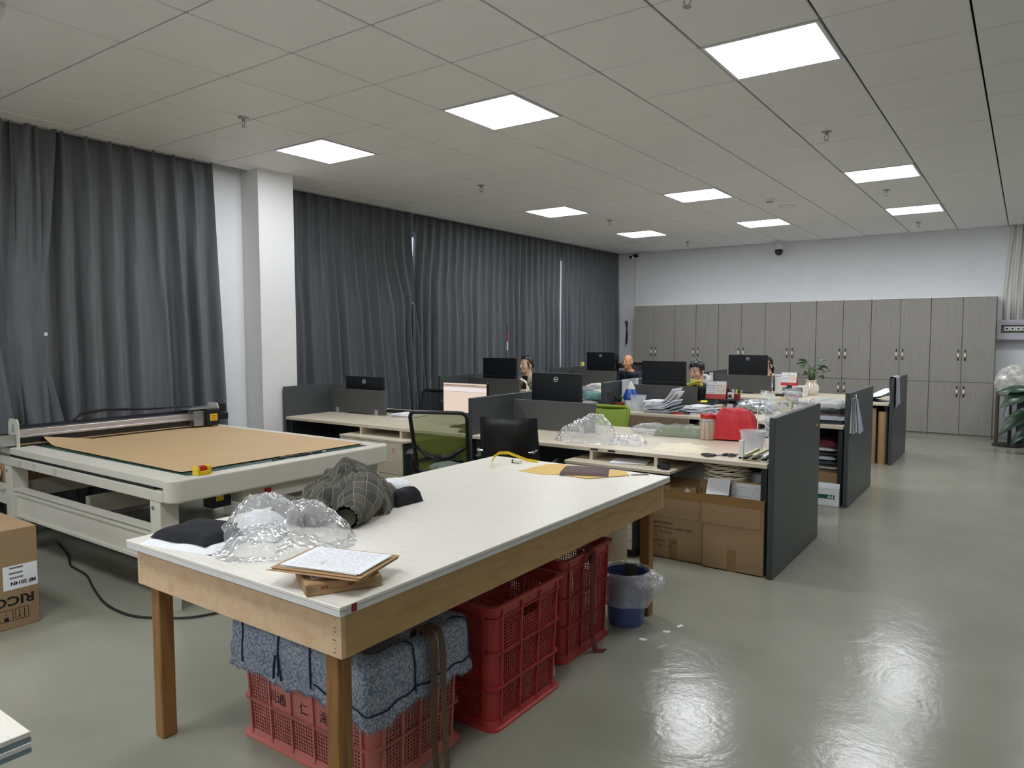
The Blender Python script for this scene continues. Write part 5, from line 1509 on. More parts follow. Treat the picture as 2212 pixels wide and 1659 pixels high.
def card(label, pts_, z, m='yellow_card', name='pattern_card'):
    c = Vector((sum(p[0] for p in pts_) / len(pts_), sum(p[1] for p in pts_) / len(pts_), 0))
    mb = MB().prism([(p[0] - c.x, p[1] - c.y) for p in pts_], 0, 0.0016)
    return tag(mb.build(name, m, loc=(c.x, c.y, z)), label, 'card', 'yellow pattern cards')
card('large translucent yellow pattern card, left one', [(-1.45, -0.70), (-1.28, -0.72), (-1.02, -0.55), (-1.05, -0.39), (-1.36, -0.37), (-1.43, -0.42)], TZ)
card('yellow pattern card overlapping to the right under the brown cloth', [(-1.22, -0.66), (-1.0, -0.68), (-0.85, -0.46), (-0.92, -0.375), (-1.16, -0.38)], TZ + 0.002)
slab('folded_cloth', 'dark brown folded cloth on the yellow pattern cards', 'cloth', 'brown_cloth', (-1.105, -0.52, TZ + 0.004), 0.42, 0.275, 0.25, 0.017, 9, amp=0.003, skew=0.03)
t = thing('thread_snips', 'small metal thread snips at the corner of the cutting table', 'scissors', (-0.815, -0.41, TZ), 0.9)
for s in (-1, 1):
    MB().at(0, 0, 0.004, rz=s * 0.09).prism([(-0.055, -0.004), (0.015, -0.007), (0.06, -0.006), (0.062, 0.005), (0.015, 0.004), (-0.05, 0.0)], -0.0015 * (s + 1), 0.0025 - 0.0015 * (s + 1)).build('blade', 'steel_clip', t)
MB().cyl((0.03, 0, 0), (0.03, 0, 0.009), 0.006, seg=12).build('pivot', 'chrome', t)

# ================================================================== things on the nearest desk row
DZ = 0.7508
m = film_bag(33, [(-0.15, -0.02, 0.11, 0.14), (-0.06, 0.0, 0.155, 0.15), (0.03, 0.04, 0.19, 0.16), (0.10, 0.02, 0.13, 0.13), (-0.20, -0.02, 0.07, 0.10)], 0.29, 0.19)
tag(m.build('plastic_bag', 'clear_film', smooth=True, loc=(-1.82, 0.84, DZ), rotz=0.3), 'puffed clear plastic bag on the nearest desk row next to the leather chair', 'plastic bag')
m = film_bag(36, [(-0.06, 0.0, 0.05, 0.10), (0.06, 0.02, 0.06, 0.10)], 0.17, 0.13)
tag(m.build('plastic_bag', 'clear_film', smooth=True, loc=(-1.53, 0.90, DZ), rotz=-0.3), 'flattened clear plastic scrap trailing from the puffed bag', 'plastic bag')
t = thing('wrapped_garment', 'olive garment rolls wrapped in clear film on the nearest desk row', 'package', (-1.42, 1.52, DZ), 0.12)
for k, x in enumerate((-0.03, 0.15)):
    mb = MB(); pillow(mb, 0.21, 0.20, 0.075, 5 + k, power=2.6, amp=0.008, skew=0.04); mb.uv = None; mb.v = [p + Vector((x, 0, 0.004)) for p in mb.v]
    mb.build('garment_roll', 'army_green', t, smooth=True)
mb = MB(); pillow(mb, 0.41, 0.22, 0.088, 15, power=2.8, amp=0.016, skew=0.06, nu=26, nv=16, wav=14); mb.uv = None; mb.v = [p + Vector((0.06, 0, 0.001)) for p in mb.v]
mb.build('film', 'clear_film_thin', t, smooth=True)
mb = MB(); crumple(mb, 0.13, 0.10, 0.045, seed=41, sub=4, amp=0.4); mb.v = [p + Vector((-0.20, 0.03, 0)) for p in mb.v]
mb.build('film_end', 'clear_film', t, smooth=True)
t = thing('snack_jar', 'clear plastic jar of biscuits with a red screw lid', 'jar', (-1.10, 1.44, DZ), 0.3)
MB().lathe([(0, 0.001), (0.058, 0.001), (0.068, 0.012), (0.069, 0.14), (0.062, 0.158), (0.05, 0.166), (0.05, 0.172)], 8, 1, 1).build('jar_body', 'clear_jar', t, smooth=True)
for k in range(12):
    a = 2 * PI * k / 8 + (0.4 if k > 7 else 0); r_ = 0.042 if k < 8 else 0.018
    MB().at(r_ * math.cos(a), r_ * math.sin(a), 0.004, rz=a).box(-0.011, 0.011, -0.013, 0.013, 0, 0.075).box(-0.010, 0.010, -0.013, 0.013, 0.077, 0.135).build('biscuit_bar', 'biscuit', t, bevel=0.002, segs=1)
MB().box(0.03, 0.0705, -0.018, 0.018, 0.04, 0.13).build('jar_label', 'dark_red', t, bevel=0.002, segs=1)
MB().lathe([(0, 0.171), (0.055, 0.171), (0.057, 0.175), (0.057, 0.20), (0.052, 0.207), (0, 0.208)], 28).build('lid', 'red_plastic', t, smooth=True, angle=0.5)
t = thing('covered_machine', 'machine draped with a bright red cloth on the nearest desk row', 'cloth', (-0.93, 1.60, DZ), 0.2)
MB().box(-0.10, 0.10, -0.07, 0.07, 0.0, 0.16).build('machine_body', 'olive_dark', t, bevel=0.01)
dd = MB(); pillow(dd, 0.37, 0.29, 0.235, 51, nu=40, nv=34, amp=0.018, power=7.0, skew=0.10, wav=9.0); dd.v = [Vector((p.x * (1 - 0.5 * p.z), p.y * (1 - 0.5 * p.z), p.z + 0.01 - 0.12 * max(0, p.x - 0.02) * (p.z > 0.05))) for p in dd.v]; dd.uv = None
dd.build('red_cover', 'red_cloth', t, smooth=True)
def tub(name, label, loc, r0, r1, h, m='frosted'):
    t = thing(name, label, 'tub', loc)
    MB().lathe([(0, 0.002), (r0, 0.002), (r1, h - 0.01), (r1 + 0.004, h - 0.008), (r1 + 0.005, h), (r1 - 0.002, h), (r0 - 0.003, 0.006), (0, 0.006)], 32).build('wall', m, t, smooth=True, angle=0.8)
    for z in (0.74, 0.82):
        rr_ = r0 + (r1 - r0) * z
        MB().lathe([(rr_, h * z - 0.002), (rr_ + 0.003, h * z), (rr_, h * z + 0.002)], 32).build('rib', m, t, smooth=True)
    return t
tub('plastic_tub', 'empty translucent plastic tub beside the acrylic file rack', (-0.585, 0.93, DZ), 0.062, 0.088, 0.165)
# acrylic file rack
t = thing('file_rack', 'clear acrylic tiered file rack next to the nearest end panel', 'file rack', (-0.515, 1.30, DZ))
for (x, y) in ((-0.12, -0.10), (-0.12, 0.10), (0.11, -0.10), (0.11, 0.10)):
    MB().box(x - 0.003, x + 0.003, y - 0.003, y + 0.003, 0, 0.355).build('upright', 'acrylic_edge', t)
for k in range(5):
    z = 0.06 + 0.068 * k
    o = MB().at(0, 0, z, ry=R(38)).box(-0.13, 0.13, -0.10, 0.10, -0.002, 0.002).build('sloping_tray', 'acrylic', t)
    MB().at(0, 0, z, ry=R(38)).box(-0.13, 0.13, -0.104, -0.1002, -0.003, 0.003).build('tray_edge', 'acrylic_edge', o)
for y in (-0.10, 0.10):
    MB().box(-0.12, 0.11, y - 0.003, y + 0.003, 0.352, 0.358).build('top_rail', 'acrylic_edge', t)
for x in (-0.12, 0.11):
    MB().box(x - 0.003, x + 0.003, -0.097, 0.097, 0.352, 0.358).build('top_rail', 'acrylic_edge', t)
tr_ = MB().at(0.0, 0.0, 0, rx=R(90), ry=0.35); tr_.lathe([(0.036, -0.012), (0.058, -0.012), (0.058, 0.012), (0.036, 0.012), (0.036, -0.012)], 32)
tag(tr_.build('tape_roll', 'tape_roll', smooth=True, angle=0.6, loc=(-0.47, 1.28, DZ + 0.325)), 'roll of masking tape standing on the acrylic file rack', 'tape roll')
bpy.context.view_layer.update()
m = MB(); crumple(m, 0.05, 0.075, 0.045, seed=61, sub=4, amp=0.35)
tag(m.build('plastic_pouch', 'clear_film', smooth=True, loc=(-0.43, 1.34, DZ + 0.36)), 'clear zip pouch clipped on top of the acrylic file rack', 'pouch')
t = thing('binder_clip', 'small navy binder clip on the file rack pouch', 'clip', (-0.45, 1.335, DZ + 0.448))
MB().prism([(-0.018, -0.008), (0.018, -0.008), (0.016, 0.008), (-0.016, 0.008)], 0, 0.018).build('jaw', 'navy_cord', t)
MB().tube([(-0.008, 0, 0.018), (-0.012, -0.012, 0.04), (0.012, -0.012, 0.04), (0.008, 0, 0.018)], 0.0012, 6).build('lever', 'steel_clip', t)
slab('folded_cloth', 'cream cotton cloth folded flat on the front edge of the nearest desk row', 'cloth', 'cream_cloth', (-1.09, 0.845, DZ), 0.22, 0.36, 0.36, 0.024, 23, amp=0.016, skew=0.12, nu=34, nv=30, wav=9)
def scissors(label, loc, rz, hm='black_plastic', s=1.0):
    t = thing('scissors', label, 'scissors', loc, rz)
    for k in (-1, 1):
        o = MB().at(0, 0, 0.005 + 0.0015 * k, rz=k * 0.12).prism([(0.0, -0.006 * s), (0.095 * s, -0.001), (0.098 * s, 0.001), (0.0, 0.008 * s)], -0.001, 0.001).build('blade', 'steel_clip', t)
        lp = [(-0.045 * s + 0.026 * s * math.cos(a), k * 0.022 * s + 0.016 * s * math.sin(a), 0.008) for a in [2 * PI * q / 16 for q in range(17)]]
        MB().tube(lp, 0.005 * s, 8, caps=False).tube([(-0.022 * s, k * 0.014 * s, 0.008), (0.005, 0, 0.006)], 0.006 * s, 8).build('handle_loop', hm, o, smooth=True)
    MB().cyl((0.004, 0, 0.002), (0.004, 0, 0.010), 0.006 * s, seg=12).build('pivot', 'chrome', t)
scissors('black-handled scissors in front of the cream cloth', (-0.775, 0.705, DZ), 0.75, s=1.2)
scissors('scissors with yellow and black handles beside the white stapler', (-0.675, 0.80, DZ), 1.25, 'black_plastic', 1.15)
def stapler(label, loc, rz, m, upright=False):
    t = thing('stapler', label, 'stapler', loc, rz, 'staplers on the nearest desk row')
    if upright:
        MB().at(0, 0, 0.0).box(-0.018, 0.018, -0.028, 0.028, 0, 0.02).build('base', m, t, bevel=0.003)
        o = MB().at(0, 0.004, 0.02, rx=R(-6)).box(-0.016, 0.016, -0.014, 0.014, 0, 0.105).build('lever', m, t, bevel=0.004)
        MB().at(0, 0, 0).box(-0.010, 0.010, -0.0292, -0.0282, 0.004, 0.016).build('anvil', 'black_matte', t)
        return t
    MB().box(-0.021, 0.021, -0.07, 0.07, 0, 0.010).build('base', m, t, bevel=0.004)
    MB().at(0, -0.06, 0.012, rx=R(12)).box(-0.010, 0.010, 0, 0.125, 0, 0.012).build('magazine', 'steel_clip', t)
    MB().at(0, -0.065, 0.026, rx=R(16)).box(-0.013, 0.013, 0, 0.13, 0, 0.016).build('lever', m, t, bevel=0.004)
    MB().box(-0.012, 0.012, -0.072, -0.05, 0.010, 0.024).build('nose', 'black_matte', t)
stapler('white stapler standing upright beside the translucent tub', (-0.592, 0.70, DZ), 0.15, 'white_plastic', True)
stapler('beige stapler, left one of the three lying by the end panel', (-0.515, 0.69, DZ), -0.5, 'staple_beige')
stapler('beige stapler, middle one of the three lying by the end panel', (-0.458, 0.70, DZ), -0.5, 'staple_beige')
stapler('cream stapler, right one of the three lying by the end panel', (-0.403, 0.70, DZ), -0.3, 'ring_white')
slab('yellow_pouch', 'yellow and black pouch at the foot of the acrylic file rack', 'pouch', 'yellow_note', (-0.455, 1.12, DZ), 0.2, 0.12, 0.13, 0.05, 31, power=2.5)
def paper_stack(label, loc, rz, sx, sy, h, n, seed, mtop='form_print', messy=0.06, curl=0.0, name='paper_stack', group='stacks of papers on the desks'):
    t = thing(name, label, 'papers', loc, rz, group)
    rr_ = random.Random(seed)
    z = 0.0
    for k in range(n):
        th = h / n * rr_.uniform(0.6, 1.3)
        a = rr_.uniform(-messy, messy) * 2; dx, dy = rr_.uniform(-messy, messy) * sx, rr_.uniform(-messy, messy) * sy
        mb = MB().at(dx, dy, z, rz=a)
        cur = curl * (k / n)
        def f(u, v, z_=0.0):
            return ((u - 0.5) * sx, (v - 0.5) * sy, z_ + cur * max(0, u - 0.55) ** 2 * 4 + 0.004 * fnoise((u * 2, v * 2, k), 1.1, seed))
        mb.grid(lambda u, v: f(u, v, th * 0.9), 10, 6); mb.grid(lambda u, v: f(1 - u, v, 0), 10, 6)
        nb = 11 * 7
        # side walls
        vs = []
        per = [(i / 10, 0) for i in range(10)] + [(1, j / 6) for j in range(6)] + [(1 - i / 10, 1) for i in range(10)] + [(0, 1 - j / 6) for j in range(6)]
        for (u, v) in per: vs += [f(u, v, 0), f(u, v, th * 0.9)]
        q = len(per)
        mb.add(vs, [(2 * i, 2 * ((i + 1) % q), 2 * ((i + 1) % q) + 1, 2 * i + 1) for i in range(q)])
        mb.uv = None
        mb.build('sheaf', mtop if k >= n - 2 else ['white_paper', 'paper_grey', 'white_paper', 'paper_blue'][rr_.randrange(4)], t)
        z += th
    return t
mat('paper_grey', 'a9adb6', 0.7, var=0.3, vscale=40, stretch=(1, 1, 40))
mat('paper_blue', 'b9c2d6', 0.7, var=0.3, vscale=40, stretch=(1, 1, 40))
paper_stack('loose white papers beside the low screen near the white pillar', (-4.22, 1.30, DZ), 0.1, 0.30, 0.22, 0.03, 4, 3)
t = thing('keyboard', 'black keyboard partly hidden by the papers near the white pillar', 'keyboard', (-4.55, 1.52, DZ), 0.05)
MB().box(-0.22, 0.22, -0.065, 0.065, 0, 0.018).build('case', 'black_plastic', t, bevel=0.004)
kb = MB()
for a in range(15):
    for c in range(5): kb.box(-0.21 + a * 0.028, -0.21 + a * 0.028 + 0.024, -0.056 + c * 0.0225, -0.056 + c * 0.0225 + 0.019, 0.018, 0.023)
kb.build('keys', 'black_matte', t, kind='stuff')
t = thing('computer_mouse', 'black mouse on the desk in front of the lit monitor', 'mouse', (-2.985, 0.68, DZ), 0.2)
mb = MB(); pillow(mb, 0.06, 0.105, 0.036, 1, power=2.2, amp=0, skew=0); mb.uv = None
mb.build('shell', 'black_plastic', t, smooth=True); MB().cyl((-0.003, 0.03, 0.033), (0.003, 0.03, 0.033), 0.007, seg=10).build('wheel', 'black_matte', t)
paper_stack('thin papers inside the cubby under the nearest desk row', (-1.38, 0.64, 0.6562), 0.2, 0.26, 0.20, 0.012, 3, 8)
tag(MB().at(0, 0, 0).box(-0.05, 0.03, -0.04, 0.05, 0, 0.03).box(-0.02, 0.04, -0.08, -0.035, 0.0, 0.022).build('adapter_brick', 'black_matte', loc=(-1.08, 0.56, 0.6562), rotz=0.3, bevel=0.006), 'black power adapter on the pedestal shelf of the nearest row', 'adapter')
tag(MB().box(0, 0.0015, -0.03, 0.03, -0.12, 0.12).build('pillar_notice', 'form_print_z', loc=(-5.329, 0.70, 0.93)), 'faded sheet of paper taped to the white pillar', 'paper')

# ------------------------------------------------------------------ fillings of the two open cartons
def leaning(label, loc, rz, tilt, w, h, paper=True, m='kraft', th=0.012, group='kraft envelopes in the open cartons', ty=0.0):
    t = thing('document_envelope', label, 'envelope', loc, rz, group)
    MB().at(0, 0, 0, rx=R(-tilt), ry=R(ty)).box(-w / 2, w / 2, 0, th, 0, h).build('pouch', m, t, bevel=0.002, segs=1)
    if paper:
        MB().at(0, 0, 0, rx=R(-tilt), ry=R(ty)).box(-w / 2 + 0.012, w / 2 - 0.03, -0.0022, -0.0004, 0.02, h - 0.012).build('form_sheet', 'form_print_z', t)
    return t
leaning('kraft envelope with a printed form at the front of the carton by the end panel', (-0.535, 0.64, 0.24), 0.04, 14, 0.265, 0.36)
leaning('kraft envelope with a printed form leaning at the back of the carton', (-0.53, 0.76, 0.27), 0.0, 16, 0.28, 0.385)
leaning('plain kraft envelope edge-on at the right of the carton', (-0.43, 0.90, 0.22), 0.3, 8, 0.05, 0.40, False)
leaning('kraft envelope lying aslant across the carton beneath the hank of cord', (-0.74, 0.66, 0.43), 0.45, 55, 0.20, 0.24, False, th=0.03)
leaning('brown folder leaning against the hank of cord', (-0.66, 0.72, 0.40), -0.4, 45, 0.24, 0.26, False, 'carton_side', th=0.02)
leaning('folded kraft envelope lying on top of the printed carton', (-1.03, 0.66, 0.505), 0.12, 80, 0.34, 0.20, False, th=0.03)
leaning('white form sheet sloping at the back of the printed carton', (-1.00, 0.86, 0.47), 0.1, 48, 0.34, 0.30, True, 'white_paper', 0.006)
for k in range(4):
    leaning('small kraft envelope end poking from the printed carton, %s from the left' % ['first', 'second', 'third', 'fourth'][k], (-1.15 + 0.085 * k, 0.63, 0.40), 0.5 - 0.2 * k, 12, 0.07, 0.125, k in (0, 2), ty=[20, -20, 25, -15][k], group='envelope ends in the printed carton')
t = thing('hang_tag', 'white card tag hanging at the front of the carton contents', 'tag', (-0.715, 0.60, 0.525), 0.15)
MB().at(0, 0, 0, rx=R(-38)).box(-0.075, 0.075, 0, 0.002, -0.02, 0.10).build('card', 'form_print_z', t)
t = thing('cord_hank', 'bundle of cream cotton cord stuffed under the worktop', 'cord', (-0.71, 0.80, 0.565), 0.1)
for k in range(22):
    rr_ = random.Random(k); zz = 0.010 + 0.0055 * k
    w = 0.135 + rr_.uniform(-0.02, 0.02); d = 0.09 + rr_.uniform(-0.012, 0.012)
    lp = [(w * math.cos(a) + 0.035 * fnoise((math.cos(a), math.sin(a), k), 1.8, k), d * math.sin(a) - 0.02 * (zz > 0.06), zz + 0.018 * math.cos(a * 2 + k) * 0.6) for a in [2 * PI * q / 28 for q in range(29)]]
    MB().tube(lp, 0.005, 6, caps=False).build('cord_loop', 'cream_cloth', t, smooth=True)
mat('lilac_cloth', 'a9a2b4', 0.85, var=0.15, vscale=20, bump=0.2, bscale=18)
mat('teal_cloth', '6f9a98', 0.85, var=0.1, vscale=20)
mat('board_brown', '82705a', 0.7, var=0.06, vscale=5)
mat('teal_print', '1f5a57', 0.6, var=0.25, vscale=120)
mat('woven_cream', 'd9d2bf', 0.8, var=0.35, vscale=90)
mat('pink_plastic', 'd0607a', 0.5)
mat('patterned_film', 'c4c3bd', 0.2, var=0.35, vscale=12, bump=0.3, bscale=14, alpha=0.9)
mat('navy_dark', '141c2c', 0.5)
mat('green_paint', '1f6b4c', 0.5)
mat('pole_brown', '57432f', 0.6)
# ================================================================== things on the middle desk row
t = thing('potted_aloe', 'small aloe in a terracotta pot on the middle desk row', 'plant', (-2.775, 3.19, DZ))
MB().lathe([(0, 0), (0.036, 0), (0.046, 0.066), (0.051, 0.068), (0.051, 0.082), (0.045, 0.082), (0.044, 0.07), (0, 0.068)], 24).build('pot', 'terracotta', t, smooth=True, angle=0.6)
MB().lathe([(0, 0.072), (0.044, 0.070)], 20).build('soil', 'soil', t)
for k in range(7):
    a = k * 2.4; L = 0.09 + 0.02 * (k % 3); sp = 0.05 + 0.012 * (k % 4)
    MB().tube([(0.006 * math.cos(a), 0.006 * math.sin(a), 0.07), (sp * 0.5 * math.cos(a), sp * 0.5 * math.sin(a), 0.07 + L * 0.6), (sp * math.cos(a), sp * math.sin(a), 0.07 + L)], [0.009, 0.007, 0.001], 7, flat=0.6).build('leaf', 'leaf_green', t, smooth=True)
t = thing('humidifier', 'blue and white cone-topped humidifier beside the aloe', 'humidifier', (-2.69, 3.31, DZ))
MB().lathe([(0, 0), (0.072, 0), (0.075, 0.01), (0.075, 0.095), (0.072, 0.10), (0, 0.10)], 28).build('base', 'white_plastic', t, smooth=True, angle=0.6)
MB().lathe([(0.074, 0.101), (0.086, 0.12), (0.082, 0.15), (0.052, 0.222), (0.0, 0.222)], 28).build('tank', 'blue_plastic', t, smooth=True, angle=0.6)
MB().lathe([(0.052, 0.223), (0.050, 0.235), (0.012, 0.305), (0.0, 0.308)], 28).build('cone_cap', 'white_plastic', t, smooth=True, angle=0.6)
tub('plastic_tub', 'empty translucent plastic tub beside the blue humidifier', (-2.555, 3.22, DZ), 0.062, 0.088, 0.165)
paper_stack('tall messy stack of papers in front of the grey screen, middle row', (-2.24, 3.20, DZ), 0.15, 0.34, 0.27, 0.12, 9, 21, curl=0.20, messy=0.09)
paper_stack('lower spread of papers with a yellow note, middle row', (-1.86, 3.28, DZ), -0.1, 0.30, 0.26, 0.085, 7, 27, curl=0.03, messy=0.1)
tag(MB().at(0, 0, 0, rx=0.2).box(-0.035, 0.035, -0.012, 0.022, 0, 0.012).build('sticky_note_pad', 'yellow_bright', loc=(-1.83, 3.30, DZ + 0.12), bevel=0.002), 'yellow sticky note pad on the lower spread of papers', 'notes')
tag(MB().at(0, 0, 0).box(-0.06, 0.06, -0.02, 0.02, 0, 0.016).build('correction_tape', 'red_plastic', loc=(-2.02, 3.08, DZ), rotz=0.3, bevel=0.005), 'small red tool between the two paper stacks', 'tool')
paper_stack('few loose sheets right of the paper stacks, middle row', (-1.52, 3.25, DZ), 0.3, 0.25, 0.18, 0.012, 3, 35)
slab('striped_cloth', 'dark cloth bundle peeking under the paper stacks', 'cloth', 'cloth_dark2', (-2.02, 3.13, DZ), 0.1, 0.22, 0.10, 0.035, 37, power=2.2)
# desk organiser shelf with calendar, cup, device
t = thing('desk_shelf', 'black desk organiser shelf behind the paper stacks', 'shelf', (-1.80, 3.82, DZ), 0.0)
MB().box(-0.19, 0.19, -0.12, 0.12, 0.0, 0.012).box(-0.19, -0.178, -0.12, 0.12, 0.0125, 0.108).box(0.178, 0.19, -0.12, 0.12, 0.0125, 0.108).build('frame', 'black_plastic', t, kind='stuff')
MB().box(-0.19, 0.19, -0.12, 0.12, 0.1085, 0.12).build('top_board', 'black_plastic', t)
tt = MB(); tt.lathe([(0.03, 0.0), (0.06, 0.0), (0.06, 0.045), (0.03, 0.045), (0.03, 0.0)], 24)
tag(tt.build('tape_roll', 'tape_roll', smooth=True, angle=0.6, loc=(-1.82, 3.80, DZ + 0.0125)), 'flat roll of tape inside the black organiser shelf', 'tape roll')
tag(MB().box(-0.035, 0.035, -0.04, 0.04, 0, 0.06).build('white_carton', 'white_plastic', loc=(-1.70, 3.79, DZ + 0.0125), bevel=0.004), 'small white box inside the black organiser shelf', 'box')
def calendar(label, loc, rz, w=0.22, h=0.20, red=0.055):
    t = thing('desk_calendar', label, 'calendar', loc, rz, 'desk calendars')
    tl = R(14)
    MB().at(0, -0.05, 0, rx=-tl).box(-w / 2, w / 2, 0, 0.003, 0, h).build('front_board', 'white_paper', t)
    MB().at(0, 0.05, 0, rx=tl).box(-w / 2, w / 2, -0.003, 0, 0, h).build('back_board', 'red_plastic', t)
    f = lambda: MB().at(0, -0.05, 0, rx=-tl)
    f().box(-w / 2, w / 2, -0.001, -0.0002, 0, red).build('red_band', 'red_plastic', t)
    f().box(0.0, w / 2 - 0.008, -0.001, -0.0002, red + 0.008, h - 0.035).build('picture', 'calendar_art', t)
    d = f()
    for a in range(7):
        for c in range(5): d.box(-w / 2 + 0.008 + a * 0.0135, -w / 2 + 0.015 + a * 0.0135, -0.0008, -0.0002, red + 0.012 + c * 0.02, red + 0.019 + c * 0.02)
    d.build('date_grid', 'ink_black', t, kind='stuff')
    f().box(-0.012, -0.002, -0.001, -0.0002, h - 0.028, h - 0.014).build('month_badge', 'red_plastic', t)
    for k in range(14):
        x = -w / 2 + 0.012 + k * (w - 0.024) / 13
        MB().at(x, 0, h * math.cos(tl) - 0.004, ry=PI / 2).lathe([(0.0065, -0.0012), (0.0085, -0.0012), (0.0085, 0.0012), (0.0065, 0.0012), (0.0065, -0.0012)], 10).build('ring', 'steel_clip', t)
    return t
def art():
    m, nt, b_ = new_mat('calendar_art')
    v = coords(nt, 'Generated')
    n = tex_noise(nt, coords(nt, 'Object', (1, 1, 1)), 40, 3)
    nt.links.new(ramp(nt, n, [(0.3, '5d8a3c'), (0.42, 'd9cdb0'), (0.6, 'efe6d8'), (0.68, '7a5a44'), (0.74, 'c9503c')]), b_.inputs['Base Color'])
    b_.inputs['Roughness'].default_value = 0.5
art()
calendar('red and white desk calendar on the black organiser shelf', (-1.87, 3.80, DZ + 0.121), 0.1)
t = thing('digital_timer', 'small white gadget with a black face beside the pen cup', 'gadget', (-1.715, 3.80, DZ + 0.121), 0.0)
MB().box(-0.022, 0.022, -0.014, 0.014, 0, 0.075).build('case', 'white_plastic', t, bevel=0.006)
MB().box(-0.015, 0.015, -0.0152, -0.0142, 0.016, 0.05).build('face', 'black_matte', t)
t = thing('pen_cup', 'dark red cup full of pens and scissors on the organiser shelf', 'pen cup', (-1.64, 3.81, DZ + 0.121))
MB().lathe([(0, 0), (0.033, 0), (0.036, 0.06), (0.033, 0.06), (0.031, 0.004), (0, 0.004)], 24).build('cup', 'dark_red', t, smooth=True, angle=0.6)
rr = random.Random(4)
for k in range(9):
    a = k * 0.7; tx, ty = 0.055 * math.cos(a), 0.05 * math.sin(a)
    MB().cyl((tx * 0.3, ty * 0.3, 0.006), (tx, ty, 0.10 + 0.02 * rr.random()), 0.004, seg=8).build('pen', ['steel_clip', 'yellow_bright', 'black_plastic', 'leaf_yellow', 'blue_plastic', 'white_plastic'][k % 6], t, smooth=True)
# artificial flowers in front of the hooded woman
t = thing('flower_pot', 'small pot of yellow-green flowers between monitor and calendar', 'plant', (-2.17, 3.93, DZ))
MB().lathe([(0, 0), (0.03, 0), (0.04, 0.07), (0.036, 0.07), (0, 0.06)], 20).build('pot', 'black_matte', t, smooth=True)
for k in range(6):
    a = k * 1.05 + 0.3; r_ = 0.05 + 0.015 * (k % 2)
    p = (r_ * math.cos(a), r_ * math.sin(a) * 0.6, 0.25 + 0.02 * (k % 3))
    o = MB().tube([(0, 0, 0.06), (p[0] * 0.5, p[1] * 0.5, 0.16), p], 0.0025, 6).build('stem', 'stem_green', t, smooth=True)
    q = MB()
    for j in range(6):
        b_ = j * PI / 3
        q.ball((p[0] + 0.020 * math.cos(b_), p[1] + 0.014 * math.sin(b_), p[2] + 0.004 + 0.01 * (j % 2)), 0.022, 0.018, 0.014, 8, 6)
    q.build('blossom', 'leaf_yellow', o, smooth=True, kind='stuff')
# silver and clear garment bags
for k, (x, y, rx_, ry_, rz_, sd, lb, mm) in enumerate(((-1.40, 3.78, 0.22, 0.17, 0.075, 71, 'crinkled silvery garment bag behind the red-covered machine', 'silver_film'),
        (-1.02, 3.72, 0.20, 0.18, 0.085, 75, 'clear crinkled garment bag in the middle of the aisle-side bay, middle row', 'clear_film'),
        (-0.72, 3.82, 0.18, 0.16, 0.06, 79, 'flat clear garment bag near the middle row end panel', 'clear_film'))):
    mb = MB(); crumple(mb, rx_, ry_, rz_, seed=sd, sub=5, amp=0.33)
    tag(mb.build('garment_bag', mm, smooth=True, loc=(x, y, DZ)), lb, 'plastic bag', 'garment bags on the middle row')
slab('white_garment', 'white garment under the clear bags of the middle row', 'cloth', 'white_cloth', (-0.98, 3.62, DZ), 0.2, 0.40, 0.34, 0.04, 43, amp=0.012)
tag(MB().box(-0.09, 0.09, -0.07, 0.07, 0, 0.05).build('small_carton', 'kraft', loc=(-0.93, 3.30, DZ), rotz=0.1, bevel=0.003), 'small flat brown box at the front of the middle row', 'box')
t = thing('garment_pile', 'pile of film-wrapped grey and brown garments by the middle row end panel', 'garments', (-0.60, 3.28, DZ))
for k, mm in enumerate(('cloth_dark2', 'paper_grey', 'brown_cloth', 'cloth_dark2', 'cloth_white2')):
    mb = MB(); pillow(mb, 0.38 - 0.02 * k, 0.42 - 0.03 * k, 0.042, 81 + k, amp=0.008, skew=0.06, z0=0.0); mb.uv = None; mb.v = [p + Vector((0.01 * (k % 2), 0.01 * k, 0.034 * k)) for p in mb.v]
    mb.build('garment', mm, t, smooth=True)
mb = MB(); crumple(mb, 0.17, 0.19, 0.055, seed=87, sub=5, amp=0.3, floor=False); mb.v = [p + Vector((0, 0, 0.12)) for p in mb.v]
mb.build('film_wrap', 'clear_film', t, smooth=True)
tag(MB().lathe([(0, 0), (0.022, 0), (0.018, 0.055), (0.0, 0.056)], 14).build('glue_bottle', 'white_plastic', smooth=True, angle=0.7, loc=(-1.62, 3.30, DZ)), 'little white cone-shaped bottle right of the papers', 'bottle')
# scraps pile left of the middle panel
t = thing('fabric_scraps', 'heap of mixed fabric swatches on the middle row, left of its middle panel', 'fabric', (-3.16, 3.30, DZ))
for k in range(9):
    rr_ = random.Random(90 + k)
    mb = MB(); crumple(mb, 0.13, 0.12, 0.05, seed=90 + k, sub=3, amp=0.42); off = Vector((rr_.uniform(-0.06, 0.14), rr_.uniform(-0.1, 0.12), 0.022 * k)); mb.v = [p + off for p in mb.v]
    mb.build('swatch', ['cloth_white2', 'swirl_cloth', 'lilac_cloth', 'cloth_grey', 'teal_cloth', 'cream_cloth', 'white_cloth', 'lilac_cloth', 'cloth_white2'][k], t, smooth=True)
mb = MB(); crumple(mb, 0.07, 0.06, 0.06, seed=99, sub=4, amp=0.3)
tag(mb.build('clear_pouch', 'clear_film_thin', smooth=True, loc=(-3.30, 3.86, DZ)), 'small clear bag behind the heap of fabric swatches', 'plastic bag')
# kraft board leaning on the front of the middle row
t = thing('kraft_board', 'brown board leaning against the front of the middle row', 'board', (-2.28, 2.925, 0))
MB().at(0, 0, 0, rx=R(-0.8)).box(-0.44, 0.44, -0.010, 0.0, 0, 0.722).build('sheet', 'board_brown', t)
